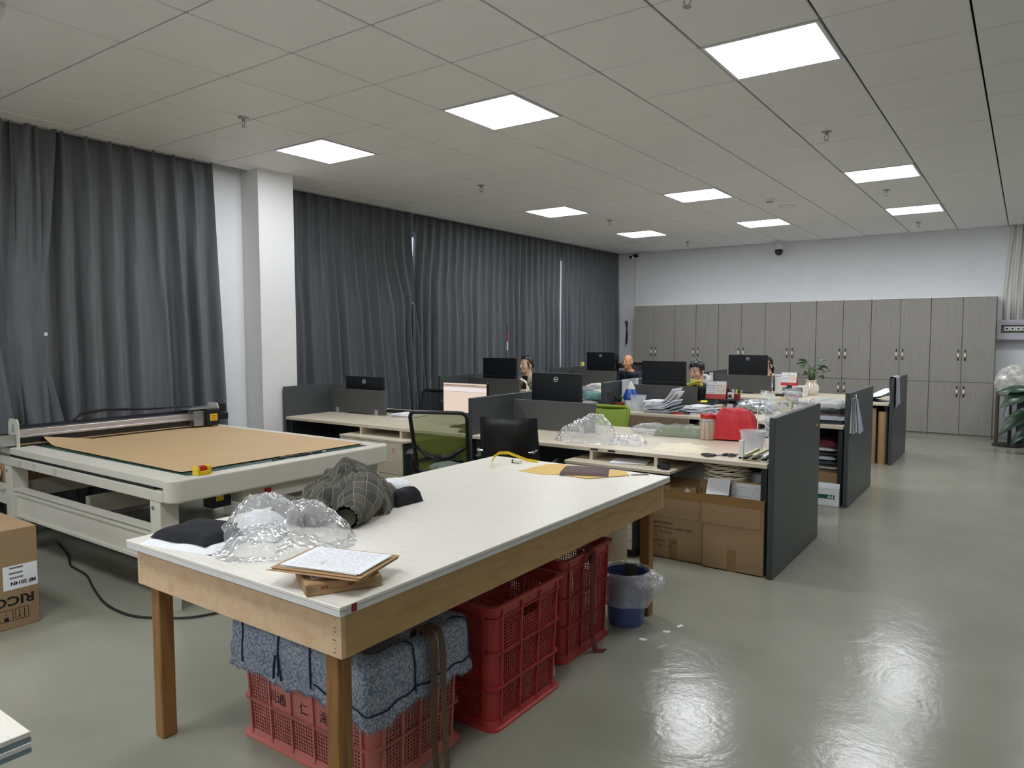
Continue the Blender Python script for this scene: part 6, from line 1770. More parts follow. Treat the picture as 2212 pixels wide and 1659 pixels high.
# papers pinned to panels
def pinned(label, x, y0, y1, z0, z1, nm='pinned_chart'):
    t = thing(nm, label, 'paper', (x, (y0 + y1) / 2, z0))
    w = (y1 - y0) / 2
    MB().grid(lambda u, v: (0.004 + 0.006 * abs(math.sin(u * 5 + v)), (u - 0.5) * 2 * w, v * (z1 - z0)), 12, 6).build('sheet', 'pattern_print_y', t, smooth=True)
    MB().cyl((0, 0, z1 - z0 - 0.01), (0.013, 0, z1 - z0 - 0.01), 0.005, seg=8).build('pin', 'steel_clip', t)
def prt():
    print_paper('pattern_print_y', paper='d3d7da', ink='6a7076', rows=26, axis='Z', words=1.0, gap=0.7)
    m = MATS['pattern_print_y']
prt()
pinned('large printed chart pinned to the middle panel of the middle row', XM[1] + 0.022, 3.36, 3.80, 0.80, 1.075)
pinned('printed sheet pinned to the middle panel of the farthest row', XM[2] + 0.022, 6.02, 6.18, 0.78, 1.04)
tag(MB().box(-0.022, 0.022, -0.03, 0.03, 0, 0.07).build('yellow_notes', 'yellow_note', loc=(XL[2], 6.62, 1.0605), bevel=0.002), 'yellow note block on the panel at the curtain end of the farthest row', 'notes')
# clipped papers on the middle row end panel
t = thing('clipped_patterns', 'sheaf of white pattern papers hanging from a clip on the middle end panel', 'papers', (XE + 0.0275, 3.06, 1.0))
for k in range(5):
    a0 = -0.13 + 0.06 * k
    def f(u, v, k=k, a0=a0):
        z = -0.34 * v * (0.92 + 0.05 * k / 4 + 0.03 * math.sin(k * 2)); sp = 0.25 + 0.75 * v
        return (0.004 + 0.007 * k + 0.010 * abs(math.sin(3 * u + k)) * v, (a0 + 0.26 * (u - 0.3)) * sp + 0.09 * v, z)
    mb = MB(); mb.grid(f, 6, 8); mb.uv = None; mb.build('sheet', ['white_paper', 'cloth_white2', 'cloth_white2', 'white_paper', 'paper_blue'][k], t, smooth=True)
MB().tube([(0.02, -0.03, 0.03), (0.03, -0.01, 0.0), (0.022, 0.0, -0.015), (0.03, 0.015, 0.0), (0.022, 0.04, 0.035)], 0.0035, 6).build('wire_clip', 'chrome', t, smooth=True)
MB().cyl((0, 0, 0.0), (0.03, 0, 0.0), 0.004, seg=8).build('hook', 'chrome', t)
# things under the middle row, beside the end panel
t = thing('fabric_stack', 'stack of folded dark and white fabrics under the middle row worktop', 'fabric', (-0.72, 3.30, 0.335))
for k, mm in enumerate(('cloth_white2', 'cloth_dark2', 'paper_grey', 'cloth_dark2', 'cloth_white2', 'cloth_wine')):
    mb = MB(); pillow(mb, 0.56 - 0.02 * (k % 3), 0.52, 0.045 + 0.01 * (k % 2), 110 + k, amp=0.008, skew=0.04, power=5); mb.uv = None; mb.v = [p + Vector((0.01 * (k % 2), -0.01 * (k % 3), 0.042 * k)) for p in mb.v]
    mb.build('folded_fabric', mm, t, smooth=True)
t = thing('storage_carton', 'brown carton carrying the fabric stack under the middle row', 'box', (-0.72, 3.33, 0))
MB().box(-0.29, 0.29, -0.25, 0.25, 0.0, 0.332).build('body', 'carton', t, bevel=0.003, segs=1)
mb = MB(); crumple(mb, 0.05, 0.05, 0.07, seed=121, sub=3, amp=0.3)
tag(mb.build('denim_scrap', 'cloth_blue', smooth=True, loc=(-0.94, 3.04, 0.333)), 'blue-grey fabric scrap hanging by the fabric stack', 'fabric')
t = thing('paper_carton', 'white A4 paper carton on the floor by the middle row end panel', 'box', (-0.545, 2.985, 0))
MB().box(-0.155, 0.145, -0.035, 0.09, 0.0, 0.165).build('body', 'white_paper', t, bevel=0.003, segs=1)
MB().box(-0.150, 0.105, -0.0362, -0.0352, 0.065, 0.105).build('green_band', 'teal_print', t)
text_obj('A4', 0.045, 'white_plastic', t, frame_M((0.07, -0.0368, 0.084), (1, 0, 0), (0, 0, 1)), name='printed_size', bold=0.0015)
MB().at(-0.005, -0.035, 0.165, rx=R(-25)).box(-0.15, 0.15, -0.002, 0.0, 0, 0.05).build('open_flap', 'white_paper', t)
mb = MB(); crumple(mb, 0.12, 0.045, 0.03, seed=125, sub=4, amp=0.35); mb.v = [p + Vector((0, 0.03, 0.15)) for p in mb.v]
mb.build('film', 'clear_film', t, smooth=True)
# ================================================================== woman's corner of the middle row, curtain side
t = thing('woven_holder', 'woven cream pen holder on the middle row near the woman with glasses', 'holder', (-4.515, 3.86, DZ))
MB().box(-0.045, 0.045, -0.045, 0.045, 0, 0.11).build('basket', 'woven_cream', t, bevel=0.006)
MB().box(-0.03, 0.02, -0.02, 0.02, 0.11, 0.19).build('black_box', 'black_matte', t, bevel=0.004)
t = thing('headphones', 'cream headphones hung on the woven holder', 'headphones', (-4.56, 3.86, DZ + 0.12))
MB().tube([(-0.09, 0, 0.05), (-0.08, 0, 0.09), (-0.02, 0, 0.125), (0.05, 0, 0.09), (0.075, 0, 0.02)], [0.014, 0.017, 0.018, 0.016, 0.011], 10).build('headband', 'cream_glaze', t, smooth=True)
MB().ball((-0.09, 0, 0.04), 0.03, 0.022, 0.035, 12, 8).build('ear_cup', 'cream_glaze', t, smooth=True)
MB().ball((0.08, 0, 0.0), 0.024, 0.02, 0.034, 12, 8).build('ear_cup', 'cream_glaze', t, smooth=True)
t = thing('curled_magazine', 'open magazine with a curled page beside the woven holder', 'magazine', (-4.36, 3.84, DZ))
MB().box(-0.10, 0.10, -0.08, 0.08, 0.0, 0.03).build('pages', 'paper_grey', t)
MB().grid(lambda u, v: (-0.09 + 0.08 * (1 - math.cos(u * PI * 1.15)), (v - 0.5) * 0.15, 0.032 + 0.085 * math.sin(u * PI * 0.95)), 14, 4).build('curled_page', 'white_paper', t, smooth=True)
# ================================================================== things on the farthest row
t = thing('vase_plant', 'green leafy plant in a cream ceramic vase on the farthest row', 'plant', (-1.47, 6.45, DZ))
MB().lathe([(0, 0), (0.065, 0), (0.09, 0.03), (0.108, 0.085), (0.098, 0.13), (0.07, 0.165), (0.066, 0.185), (0.082, 0.205), (0.078, 0.207), (0.060, 0.185), (0.06, 0.15), (0, 0.14)], 32).build('vase', 'cream_glaze', t, smooth=True, angle=0.8)
rr = random.Random(12)
def leaf(mb, base, tip, w, up=0.06, fold=0.25, n=8, roll=0.0):
    base, tip = Vector(base), Vector(tip); d = tip - base
    side = d.cross(Vector((0, 0, 1))); side = side.normalized() if side.length > 1e-4 else Vector((1, 0, 0))
    if roll: side = Matrix.Rotation(roll, 3, d.normalized()) @ side
    nrm = side.cross(d).normalized()
    def f(u, v):
        ww = w * math.sin(PI * min(1, v * 1.02) ** 0.8) * (2 * u - 1)
        p = base + d * v + nrm * (up * 4 * v * (1 - v)) + side * ww + nrm * abs(2 * u - 1) * abs(ww) * fold
        return p
    mb.grid(f, 4, n); mb.uv = None
    return mb
for k in range(15):
    a = k * 2.399; rad_ = 0.08 + 0.20 * (k % 4) / 3; hh = 0.52 - 0.06 * (k % 4) - 0.02 * (k % 3)
    ex, ey = rad_ * math.cos(a), rad_ * math.sin(a) * 0.8
    lx, ly = ex * 0.7 + 0.15 * math.cos(a), ey * 0.7 + 0.13 * math.sin(a)
    st = MB().tube([(0.02 * math.cos(a), 0.02 * math.sin(a), 0.15), (ex * 0.35, ey * 0.35, 0.18 + hh * 0.4), (ex * 0.7, ey * 0.7, hh * 0.86)], [0.006, 0.005, 0.003], 6).build('stem', 'stem_green', t, smooth=True)
    leaf(MB(), (ex * 0.7, ey * 0.7, hh * 0.86), (lx, ly, hh * 0.86 + 0.03 - 0.045 * (k % 3)), 0.034 + 0.008 * (k % 2), 0.02, roll=[0.5, -0.6, 0.9, -0.2][k % 4]).build('leaf', 'leaf_green', st, smooth=True)
t = thing('paper_tray', 'white desktop tray stand with papers beside the vase', 'tray', (-1.60, 6.08, DZ))
MB().box(-0.15, -0.138, -0.11, 0.11, 0, 0.13).box(0.138, 0.15, -0.11, 0.11, 0, 0.13).box(-0.15, 0.15, -0.11, 0.11, 0.131, 0.142).box(-0.137, 0.137, -0.11, 0.11, 0.045, 0.055).build('tray_frame', 'white_plastic', t, kind='stuff')
MB().box(-0.13, 0.12, -0.12, 0.08, 0.0555, 0.075).build('paper_pile', 'white_paper', t)
tag(MB().box(-0.04, 0.04, -0.02, 0.02, 0, 0.025).build('pink_eraser', 'pink_plastic', loc=(-1.54, 5.94, DZ), bevel=0.004), 'small pink box in front of the white tray', 'box')
tag(MB().tube([(-0.13, 0, 0.02), (0.13, 0.01, 0.02)], 0.02, 10, flat=0.8).build('black_case', 'black_matte', smooth=True, loc=(-1.68, 5.94, DZ)), 'black pencil case in front of the white tray', 'case')
calendar('white and red desk calendar on the tray stand of the farthest row', (-1.67, 6.08, DZ + 0.1425), 0.0, 0.20, 0.185, 0.045)
t = thing('water_bottle', 'clear water bottle with a green cap before the hidden woman', 'bottle', (-2.02, 6.45, DZ))
MB().lathe([(0, 0), (0.032, 0), (0.033, 0.17), (0.028, 0.21), (0.014, 0.245), (0.014, 0.26)], 20).build('body', 'clear_jar', t, smooth=True)
MB().cyl((0, 0, 0.255), (0, 0, 0.28), 0.016, seg=16).build('cap', 'leaf_green', t)
MB().lathe([(0.0335, 0.08), (0.0335, 0.15)], 20).build('wrap_label', 'ring_white', t, smooth=True)
t = thing('white_flask', 'white bottle with a wide lid beside the water bottle', 'bottle', (-1.93, 6.50, DZ))
MB().box(-0.04, 0.04, -0.03, 0.03, 0, 0.24).build('body', 'white_plastic', t, bevel=0.008)
MB().box(-0.045, 0.045, -0.034, 0.034, 0.2405, 0.27).build('lid', 'ring_white', t, bevel=0.004)
tag(MB().lathe([(0, 0), (0.025, 0), (0.018, 0.07), (0.0, 0.072)], 14).build('glue_bottle', 'ring_white', smooth=True, angle=0.7, loc=(-1.93, 5.90, DZ)), 'small pale glue bottle standing left of the white tray', 'bottle')
t = thing('swatch_pile', 'black and white printed swatches on the farthest row by its end panel', 'papers', (-0.60, 5.90, DZ))
for k in range(5):
    a = 0.3 * k - 0.5
    MB().at(-0.02 + 0.02 * k, 0.02 * k, 0.004 + 0.016 * k, rz=a).grid(lambda u, v, k=k: ((u - 0.5) * 0.30, (v - 0.5) * 0.22, 0.02 * k * u * u + 0.01 * math.sin(u * 5 + k)), 8, 5).build('sheet', ['white_paper', 'black_matte', 'pattern_print', 'black_matte', 'white_paper'][k], t, smooth=True)
t = thing('draped_garment', 'grey garment hung over the end panel of the farthest row', 'garment', (XE + 0.008, 5.80, 1.056))
def drape(u, v):
    y = (u - 0.5) * (0.30 + 0.06 * v) + 0.02 * math.sin(v * 4)
    wv = 0.012 * math.sin(u * 14 + v * 3) + 0.010 * fnoise((u * 3, v * 3, 0), 1.4, 5)
    if v < 0.3:
        return (-0.030 - abs(wv), y, -0.16 + 0.17 * v / 0.3)
    if v < 0.42:
        a = PI * (v - 0.3) / 0.12
        return (-0.030 * math.cos(a), y, 0.012 + 0.012 * math.sin(a))
    q = (v - 0.42) / 0.58
    return (0.030 + abs(wv) * (0.4 + q), y + 0.05 * q, 0.012 - 0.38 * q * (1 - 0.12 * u))
mb = MB(); mb.grid(drape, 22, 26); mb.uv = None; mb.build('cloth', 'cloth_grey', t, smooth=True)
t = thing('tall_carton', 'tall narrow brown carton under the farthest row beside the paper roll', 'box', (-0.66, 5.72, 0))
MB().box(-0.14, 0.14, -0.09, 0.09, 0, 0.685).build('body', 'carton', t, bevel=0.003, segs=1); MB().box(0.1402, 0.141, -0.02, 0.02, 0.1, 0.685).build('tape_strip', 'packing_tape', t)
rl = MB(); rl.lathe([(0.02, 0), (0.056, 0), (0.056, 0.645), (0.02, 0.645), (0.02, 0)], 28)
tag(rl.build('kraft_roll', 'kraft', smooth=True, angle=0.6, loc=(-0.445, 5.68, 0)), 'upright roll of brown paper against the farthest end panel', 'paper roll')

# ================================================================== right edge: wrapped fan, big-leaved plant, post, cabinet
t = thing('pedestal_fan', 'pedestal fan with its head wrapped in a patterned plastic bag', 'fan', (0.80, 8.30, 0))
MB().lathe([(0, 0), (0.205, 0), (0.21, 0.012), (0.19, 0.028), (0.03, 0.04), (0.0, 0.04)], 36).build('round_base', 'black_plastic', t, smooth=True, angle=0.7)
MB().cyl((0, 0, 0.03), (0, 0, 0.40), 0.024, seg=14).cyl((0, 0, 0.40), (0, 0, 0.62), 0.016, seg=14).build('pole', 'black_plastic', t, smooth=True, angle=0.7)
MB().box(-0.03, 0.03, -0.03, 0.03, 0.58, 0.68).build('control_neck', 'black_plastic', t, bevel=0.008)
MB().tube([(-0.03, 0, 0.6), (-0.07, 0, 0.5), (-0.08, 0, 0.42), (-0.05, 0, 0.38), (-0.02, 0, 0.4)], 0.004, 6).build('cord', 'black_matte', t, smooth=True)
fh = MB().at(0.02, 0, 0.92, rx=R(90)); fh.lathe([(0, -0.06), (0.16, -0.05), (0.20, 0), (0.16, 0.05), (0, 0.06)], 28); fh.build('fan_head', 'cloth_white2', t, smooth=True)
mb = MB(); crumple(mb, 0.215, 0.12, 0.225, seed=131, sub=5, amp=0.16, floor=False); mb.v = [p + Vector((0.02, 0, 0.735)) for p in mb.v]
mb.build('plastic_cover', 'patterned_film', t, smooth=True)
t = thing('leafy_plant', 'big dark-leaved plant reaching in from the right edge', 'plant', (1.15, 7.55, 0))
MB().lathe([(0, 0), (0.13, 0), (0.17, 0.28), (0.15, 0.28), (0, 0.26)], 24).build('pot', 'navy_cord', t, smooth=True, angle=0.7)
for k, (bx, by, bz, tx, ty, tz, w) in enumerate(((-0.12, -0.02, 0.86, -0.52, -0.05, 0.80, 0.05), (-0.10, -0.03, 0.82, -0.46, -0.1, 0.60, 0.10), (-0.06, 0.0, 0.55, -0.48, -0.06, 0.20, 0.085), (-0.05, -0.02, 0.62, -0.42, -0.08, 0.42, 0.05), (-0.05, 0.0, 0.40, -0.34, -0.1, 0.10, 0.06), (0.08, 0.02, 0.8, 0.4, 0.1, 0.75, 0.09))):
    st = MB().tube([(0, 0, 0.25), (bx * 0.5, by * 0.5, bz * 0.7 + 0.1), (bx, by, bz)], 0.008, 6).build('stem', 'stem_green', t, smooth=True)
    leaf(MB(), (bx, by, bz), (tx, ty, tz), w * 1.15, 0.05, 0.2, 12, roll=-0.95 + 0.2 * (k % 3)).build('leaf', 'leaf_dark', st, smooth=True)
tag(MB().cyl((0, 0, 0), (0.0, 0, 0.96), 0.024, seg=14).build('wooden_pole', 'pole_brown', smooth=True, angle=0.6, loc=(0.635, 8.66, 0)), 'brown wooden pole standing against the last cabinet', 'pole')
t = thing('low_cupboard', 'dark cupboard in the corner behind the wrapped fan', 'cupboard', (1.12, 8.95, 0))
MB().box(-0.25, 0.35, -0.3, 0.3, 0, 0.70).build('body', 'black_matte', t, bevel=0.004); MB().box(-0.24, 0.34, -0.315, -0.301, 0.03, 0.68).build('door', 'navy_dark', t)
# ================================================================== far left corner: rod, cord, black fan
t = thing('measuring_rod', 'red, white and green banded rod leaning against the curtain', 'rod', (-5.72, 5.12, 0))
z = 0.0
for k in range(12):
    h_ = 0.135; MB().cyl((0, 0, z), (0, 0, z + h_), 0.011, seg=10).build('band', ['ring_white', 'green_paint', 'ring_white', 'red_plastic'][k % 4], t, smooth=True, angle=0.7); z += h_
MB().cyl((0, 0, z), (0, 0, z + 0.14), 0.007, seg=10).build('tip', 'black_matte', t)
t = thing('hanging_cord', 'black cord looped on a hook by the corner curtain', 'cord', (-5.72, 9.28, 1.40))
MB().tube([(0, 0, 0.44), (0.02, 0, 0.40), (0.0, 0, 0.2), (-0.01, 0, 0.0), (0.015, 0, 0.02), (0.02, 0, 0.22), (0.0, 0, 0.43)], 0.009, 6).build('loop', 'black_matte', t, smooth=True)
MB().at(0.0, 0, 0.45, rx=PI / 2).lathe([(0.018, -0.01), (0.03, -0.01), (0.03, 0.01), (0.018, 0.01), (0.018, -0.01)], 16).build('ring', 'black_matte', t, smooth=True)
MB().cyl((0, 0, 0.45), (0, 0.08, 0.45), 0.006, seg=8).build('hook', 'steel_clip', t)
t = thing('desk_fan', 'black wire-guard fan behind the bald man', 'fan', (-5.42, 8.35, 0), -0.4)
MB().lathe([(0, 0), (0.18, 0), (0.17, 0.02), (0.02, 0.03), (0, 0.03)], 24).build('base', 'black_plastic', t, smooth=True)
MB().cyl((0, 0, 0.02), (0, 0, 0.95), 0.014, seg=10).build('pole', 'black_plastic', t)
MB().cyl((0, -0.02, 1.0), (0, 0.14, 1.0), 0.05, 0.045, 16).build('motor', 'black_plastic', t, smooth=True, angle=0.7)
for k in range(4):
    MB().at(0, -0.045, 1.0, rx=0).tube([(0.19 * q * math.cos(a), 0, 0.19 * q * math.sin(a)) for q in (0.2, 1) for a in [k * PI / 2]], [0.02, 0.05], 6, flat=0.2).build('blade', 'black_matte', t, smooth=True)
g = MB()
for k in range(7):
    r_ = 0.03 + 0.029 * k; g.tube([(r_ * math.cos(a), -0.09 + 0.05 * (r_ / 0.21) ** 2, 1.0 + r_ * math.sin(a)) for a in [2 * PI * q / 24 for q in range(25)]], 0.0022, 5, caps=False)
for k in range(16):
    a = 2 * PI * k / 16; g.tube([(0.02 * math.cos(a), -0.09, 1 + 0.02 * math.sin(a)), (0.12 * math.cos(a), -0.075, 1 + 0.12 * math.sin(a)), (0.21 * math.cos(a), -0.035, 1 + 0.21 * math.sin(a))], 0.0022, 5)
g.build('wire_guard', 'black_plastic', t, kind='stuff')
# ================================================================== people seated at the desks
mat('skin_a', 'd8ae96', 0.5, var=0.05, vscale=30)
mat('skin_b', 'cf9a72', 0.42, var=0.06, vscale=30)
mat('hair_black', '0e0d10', 0.38, var=0.3, vscale=50, stretch=(1, 1, 0.2))
mat('jacket_beige', 'a9a08c', 0.85, var=0.12, vscale=60, bump=0.3, bscale=60)
mat('top_black', '131517', 0.85)
mat('jacket_navy', '1b2436', 0.7, bump=0.15, bscale=25)
mat('collar_mustard', '9a7a2e', 0.85)
mat('coat_puffer', '30363a', 0.55, bump=0.5, bscale=16)
mat('hood_grey', 'b5b7b5', 0.85, bump=0.3, bscale=40)
mat('jacket_olive', '5d5442', 0.85)
mat('trousers', '1e222b', 0.85)
mat('shoe', '141414', 0.5)
mat('lip', 'a8605a', 0.45)
mat('eye_white', 'dcdcd8', 0.3)
mat('eye_dark', '17110d', 0.2)
def caps(mb, p0, p1, r0, r1=None, seg=14):
    r1 = r0 if r1 is None else r1
    p0, p1 = Vector(p0), Vector(p1)
    mb.ball(p0, r0, seg=seg, rings=8); mb.ball(p1, r1, seg=seg, rings=8)
    mb.cyl(p0, p1, r0, r1, seg)
def person(label, x, y, z, rz, skin, cloth, inner=None, pitch=0.0, wide=1.0, lean=0.05):
    t = thing('person', label, 'person', (x, y, 0), rz)
    H_ = MB()
    # head, in head space then pitched about the neck
    Mh = Matrix.Translation((0, 0, z)) @ Matrix.Translation((0, 0.03, -0.09)) @ Matrix.Rotation(pitch, 4, 'X') @ Matrix.Translation((0, -0.03, 0.09))
    H_.M = Mh
    H_.ball((0, 0.015, 0.03), 0.076, 0.094, 0.092, 24, 16)
    H_.ball((0, -0.028, -0.025), 0.065, 0.066, 0.085, 20, 14)
    H_.ball((0, -0.050, -0.085), 0.040, 0.040, 0.034, 16, 10)
    for s in (-1, 1):
        H_.ball((s * 0.037, -0.060, -0.030), 0.030, 0.030, 0.032, 14, 10)
        H_.ball((s * 0.078, 0.016, -0.016), 0.011, 0.022, 0.033, 12, 8)
        H_.ball((s * 0.030, -0.078, 0.018), 0.024, 0.016, 0.010, 12, 8)
    caps(H_, (0, -0.090, 0.005), (0, -0.110, -0.032), 0.009, 0.013)
    H_.ball((0, -0.100, -0.036), 0.018, 0.010, 0.008, 10, 8)
    H_.ball((0, -0.090, -0.066), 0.022, 0.012, 0.010, 10, 8)
    H_.M = Matrix.Identity(4)
    nz = z - 0.15
    ny = 0.055
    caps(H_, (0, 0.025, z - 0.06), (0, ny, nz - 0.02), 0.052, 0.056)
    # torso
    sh = nz - 0.075; px, py, pz = 0, ny + lean + 0.10, 0.53
    for k in range(7):
        f = k / 6
        yy = ny + 0.01 + (py - ny) * f; zz = sh + 0.01 + (pz - sh) * f
        H_.ball((0, yy, zz), (0.165 + 0.0 * f) * wide * (1 - 0.10 * math.sin(PI * f)), 0.105 + 0.015 * f, 0.10, 20, 12)
    for s in (-1, 1):
        S = (s * 0.175 * wide, ny + 0.03, sh + 0.005)
        E = (s * 0.225 * wide, ny - 0.06, sh - 0.26)
        Wp = (s * 0.13, -0.30, 0.80)
        caps(H_, (s * 0.04, ny + 0.02, sh + 0.05), S, 0.055, 0.066)
        caps(H_, S, E, 0.060, 0.047); caps(H_, E, Wp, 0.045, 0.031)
        Hp = (s * 0.11, -0.36, 0.787)
        H_.ball(Hp, 0.038, 0.045, 0.018, 14, 8)
        for q, (dx, L) in enumerate(((-0.028, 0.058), (-0.0095, 0.068), (0.0095, 0.066), (0.028, 0.052))):
            b_ = (Hp[0] + dx, Hp[1] - 0.035, 0.790); mid = (Hp[0] + dx * 1.05, Hp[1] - 0.035 - L * 0.6, 0.795); tip = (Hp[0] + dx * 1.08, Hp[1] - 0.035 - L, 0.780)
            caps(H_, b_, mid, 0.0095, 0.0085, 10); caps(H_, mid, tip, 0.0085, 0.0075, 10)
        th = (Hp[0] - s * 0.030, Hp[1] + 0.005, 0.785); tt_ = (Hp[0] - s * 0.062, Hp[1] - 0.035, 0.780)
        caps(H_, th, tt_, 0.011, 0.009, 10)
        hip = (s * 0.09, py - 0.02, 0.535); knee = (s * 0.12, py - 0.44, 0.54); ank = (s * 0.12, py - 0.40, 0.10); toe = (s * 0.125, py - 0.54, 0.045)
        caps(H_, hip, knee, 0.090, 0.062); caps(H_, knee, ank, 0.060, 0.042)
        caps(H_, (s * 0.12, py - 0.39, 0.05), toe, 0.046, 0.038)
    H_.ball((0, py, 0.53), 0.17 * wide, 0.13, 0.10, 20, 12)
    me = H_.mesh('tmp')
    o = bpy.data.objects.new('tmp', me); COL.objects.link(o)
    md = o.modifiers.new('r', 'REMESH'); md.mode = 'VOXEL'; md.voxel_size = 0.0075; md.use_smooth_shade = True
    sm = o.modifiers.new('s', 'SMOOTH'); sm.factor = 0.5; sm.iterations = 3
    dg = bpy.context.evaluated_depsgraph_get()
    body = bpy.data.meshes.new_from_object(o.evaluated_get(dg))
    bpy.data.objects.remove(o); bpy.data.meshes.remove(me)
    body.name = 'body'
    body.materials.clear()
    for mn in (skin, cloth, 'trousers', 'shoe', inner or cloth): body.materials.append(MATS[mn])
    for p in body.polygons:
        c = p.center; p.use_smooth = True
        if c.z > nz - 0.01 - 0.25 * min(0, c.y - ny) * 0: mi = 0 if (c.x ** 2 + (c.y - 0.02) ** 2 < 0.0125 or c.z > nz + 0.05) else 1
        elif c.z < 0.10 and c.y < py - 0.2: mi = 3
        elif c.z < 0.66 and (c.y < py - 0.17 or c.z < 0.56): mi = 2
        elif c.y < -0.325 and c.z > 0.74: mi = 0
        else:
            mi = 1
            if inner and abs(c.x) < 0.028 + 0.16 * max(0, c.z - (nz - 0.24)) and c.y < ny: mi = 4
        p.material_index = mi
    bo = bpy.data.objects.new('body', body); COL.objects.link(bo); bo.parent = t
    # face details ride with the head
    def hp(mb): mb.M = Mh; return mb
    for s in (-1, 1):
        e = hp(MB()).ball((s * 0.030, -0.0795, 0.002), 0.0145, 0.009, 0.0075, 12, 8).build('eye', 'eye_white', t, smooth=True)
        hp(MB()).ball((s * 0.030, -0.0850, 0.002), 0.0068, 0.0045, 0.0068, 10, 8).build('iris', 'eye_dark', e, smooth=True)
        hp(MB()).tube([(s * 0.014, -0.0925, 0.0225), (s * 0.032, -0.0930, 0.0265), (s * 0.050, -0.080, 0.021)], [0.0028, 0.0034, 0.0016], 6).build('eyebrow', 'hair_black', t, smooth=True)
    hp(MB()).tube([(-0.023, -0.093, -0.066), (-0.008, -0.1015, -0.064), (0.008, -0.1015, -0.064), (0.023, -0.093, -0.066)], [0.002, 0.0048, 0.0048, 0.002], 8).build('lips', 'lip', t, smooth=True)
    return t, hp, nz, ny
def hair(t, hp, bangs=0.42, side=-0.35, back=-0.75, bun=False, thick=0.010, tail=False, name='hair'):
    """cap of hair that leaves the face free"""
    bm = bmesh.new(); bmesh.ops.create_icosphere(bm, subdivisions=4, radius=1.0)
    dele = []
    for v in bm.verts:
        d = v.co.normalized()
        limit = bangs if d.y < -0.55 else (bangs + (side - bangs) * (d.y + 0.55) / 0.45 if d.y < -0.10 else (side + (back - side) * min(1, (d.y + 0.10) / 0.5)))
        if d.z < limit: dele.append(v); continue
        w = 1 + 0.010 * math.sin(math.atan2(d.x, d.y) * 30 + d.z * 5)
        v.co = Vector((d.x * (0.076 + thick) * w, 0.015 + d.y * (0.094 + thick) * w, 0.03 + d.z * (0.092 + thick)))
    bmesh.ops.delete(bm, geom=dele, context='VERTS')
    bmesh.ops.solidify(bm, geom=list(bm.faces), thickness=0.008)
    bm.verts.index_update()
    mb = hp(MB()); mb.add([v.co.copy() for v in bm.verts], [tuple(v.index for v in f.verts) for f in bm.faces]); bm.free()
    h = mb.build(name, 'hair_black', t, smooth=True)
    if bun: hp(MB()).ball((0.0, 0.122, -0.005), 0.040, 0.034, 0.044, 16, 10).build('hair_bun', 'hair_black', h, smooth=True)
    if tail: hp(MB()).tube([(0, 0.10, 0.0), (0.02, 0.125, -0.05), (0.02, 0.115, -0.14), (0.015, 0.10, -0.20)], [0.03, 0.036, 0.026, 0.008], 10).build('ponytail', 'hair_black', h, smooth=True)
    for s in (-1, 1):
        hp(MB()).tube([(s * 0.070, -0.035, 0.05), (s * 0.078, -0.022, 0.0), (s * 0.076, -0.012, -0.045), (s * 0.070, -0.006, -0.07)], [0.010, 0.008, 0.005, 0.0015], 8).build('side_lock', 'hair_black', h, smooth=True)
    return h
def glasses(t, hp, m='chrome'):
    g = thing('x', '', '') if False else None
    root = None
    for s in (-1, 1):
        lp = [(s * 0.031 + 0.023 * math.cos(a), -0.1015 + 0.006 * abs(math.cos(a)), -0.002 + 0.020 * math.sin(a)) for a in [2 * PI * k / 20 for k in range(21)]]
        mb = hp(MB()).tube(lp, 0.0013, 6, caps=False)
        mb.tube([(s * 0.054, -0.094, 0.004), (s * 0.078, -0.05, 0.006), (s * 0.082, 0.012, 0.002)], 0.0013, 6)
        o = mb.build('spectacle_rim', m, t, smooth=True)
        hp(MB()).at if False else None
    hp(MB()).tube([(-0.009, -0.101, 0.002), (0, -0.104, 0.005), (0.009, -0.101, 0.002)], 0.0013, 6).build('spectacle_bridge', m, t, smooth=True)
# woman with glasses
t, hp, nz, ny = person('woman with glasses and tied-back hair in a beige jacket over black, looking left', -4.885, 4.42, 1.165, -0.22, 'skin_a', 'jacket_beige', 'top_black', wide=0.95)
hair(t, hp, 0.50, -0.28, -0.62, bun=True, thick=0.012); glasses(t, hp)
c = MB()
for s in (-1, 1):
    MB().add([(s * 0.02, ny - 0.085, nz - 0.16), (s * 0.10, ny - 0.075, nz - 0.10), (s * 0.085, ny - 0.02, nz + 0.015), (s * 0.052, ny - 0.055, nz + 0.005), (s * 0.02, ny - 0.098, nz - 0.16), (s * 0.10, ny - 0.088, nz - 0.10), (s * 0.09, ny - 0.03, nz + 0.02), (s * 0.052, ny - 0.07, nz + 0.005)], [(0, 1, 2, 3), (7, 6, 5, 4), (0, 4, 5, 1), (1, 5, 6, 2), (2, 6, 7, 3), (3, 7, 4, 0)]).build('lapel', 'jacket_beige', t)
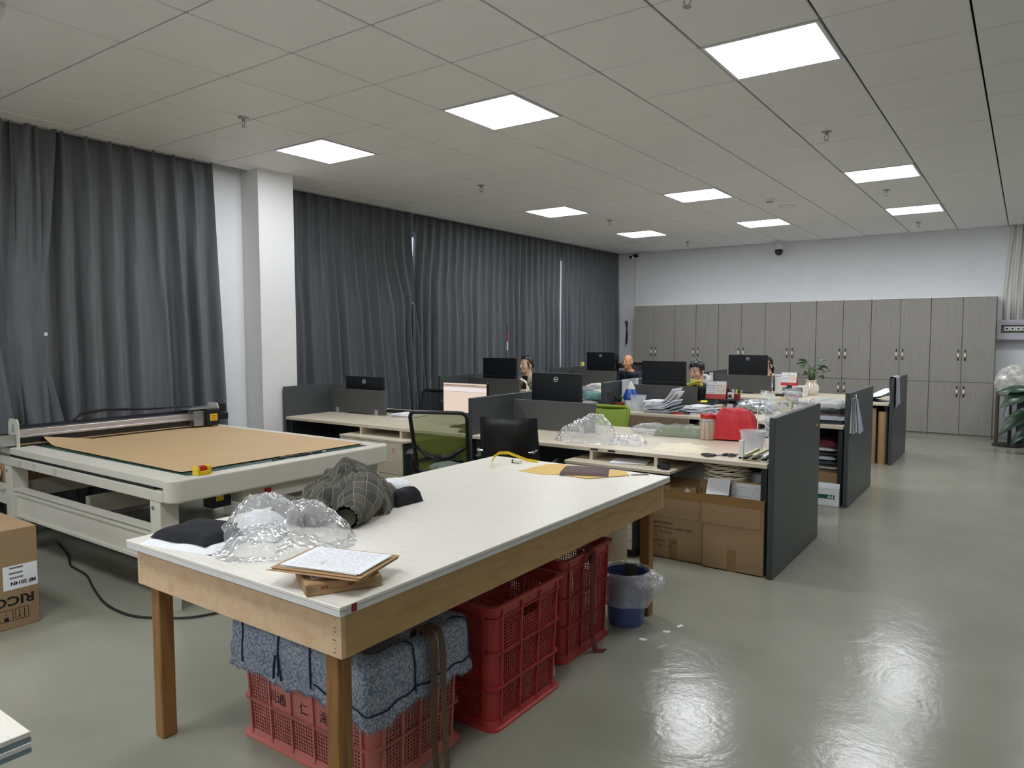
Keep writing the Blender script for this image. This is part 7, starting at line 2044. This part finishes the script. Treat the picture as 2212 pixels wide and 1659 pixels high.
MB().tube([(-0.045, ny - 0.055, nz + 0.0), (-0.02, ny - 0.11, nz - 0.12), (0.0, ny - 0.12, nz - 0.20)], 0.004, 6, flat=0.4).build('lanyard', 'red_plastic', t, smooth=True)
# bald man
t, hp, nz, ny = person('bald man in a navy jacket with a mustard collar', -4.605, 7.10, 1.125, -0.10, 'skin_b', 'jacket_navy', 'jacket_navy', wide=1.12)
MB().at(0, ny - 0.012, nz + 0.0, rx=R(14)).lathe([(0.060, -0.03), (0.064, 0.0), (0.062, 0.022), (0.056, 0.022), (0.056, -0.03)], 24, 1.0, 1.05).build('collar', 'collar_mustard', t, smooth=True)
for s in (-1, 1):
    MB().tube([(s * 0.02, ny - 0.11, nz - 0.12), (s * 0.07, ny - 0.075, nz - 0.03), (s * 0.085, ny + 0.01, nz + 0.015), (s * 0.05, ny + 0.075, nz + 0.03)], [0.012, 0.016, 0.017, 0.015], 8, flat=1.3).build('jacket_collar', 'jacket_navy', t, smooth=True)
MB().tube([(0, ny - 0.108, nz - 0.10), (0, ny - 0.125, nz - 0.30)], 0.004, 6).build('zip', 'steel_clip', t)
# woman in hooded coat
t, hp, nz, ny = person('black-haired woman looking down, in a dark padded coat with a light grey hood', -2.335, 4.42, 1.16, -0.22, 'skin_a', 'coat_puffer', 'top_black', pitch=0.22, wide=1.08)
hair(t, hp, 0.26, -0.45, -0.85, thick=0.014)
hd = []
for k in range(15):
    a = -2.3 + 4.6 * k / 14
    hd.append((0.105 * math.sin(a), ny + 0.01 + 0.10 * math.cos(a) * 0.9 - 0.0, nz + 0.055 - 0.10 * (abs(a) / 2.3) ** 2))
MB().tube(hd, [0.016] + [0.034] * 13 + [0.016], 12, flat=1.25).build('hood', 'hood_grey', t, smooth=True)
# woman hidden by the monitor
t, hp, nz, ny = person('woman with glasses and pulled-back hair mostly hidden behind the far monitor', -2.275, 7.10, 1.125, -0.30, 'skin_a', 'jacket_olive', None, wide=0.95)
hair(t, hp, 0.5, -0.2, -0.6, tail=True); glasses(t, hp)
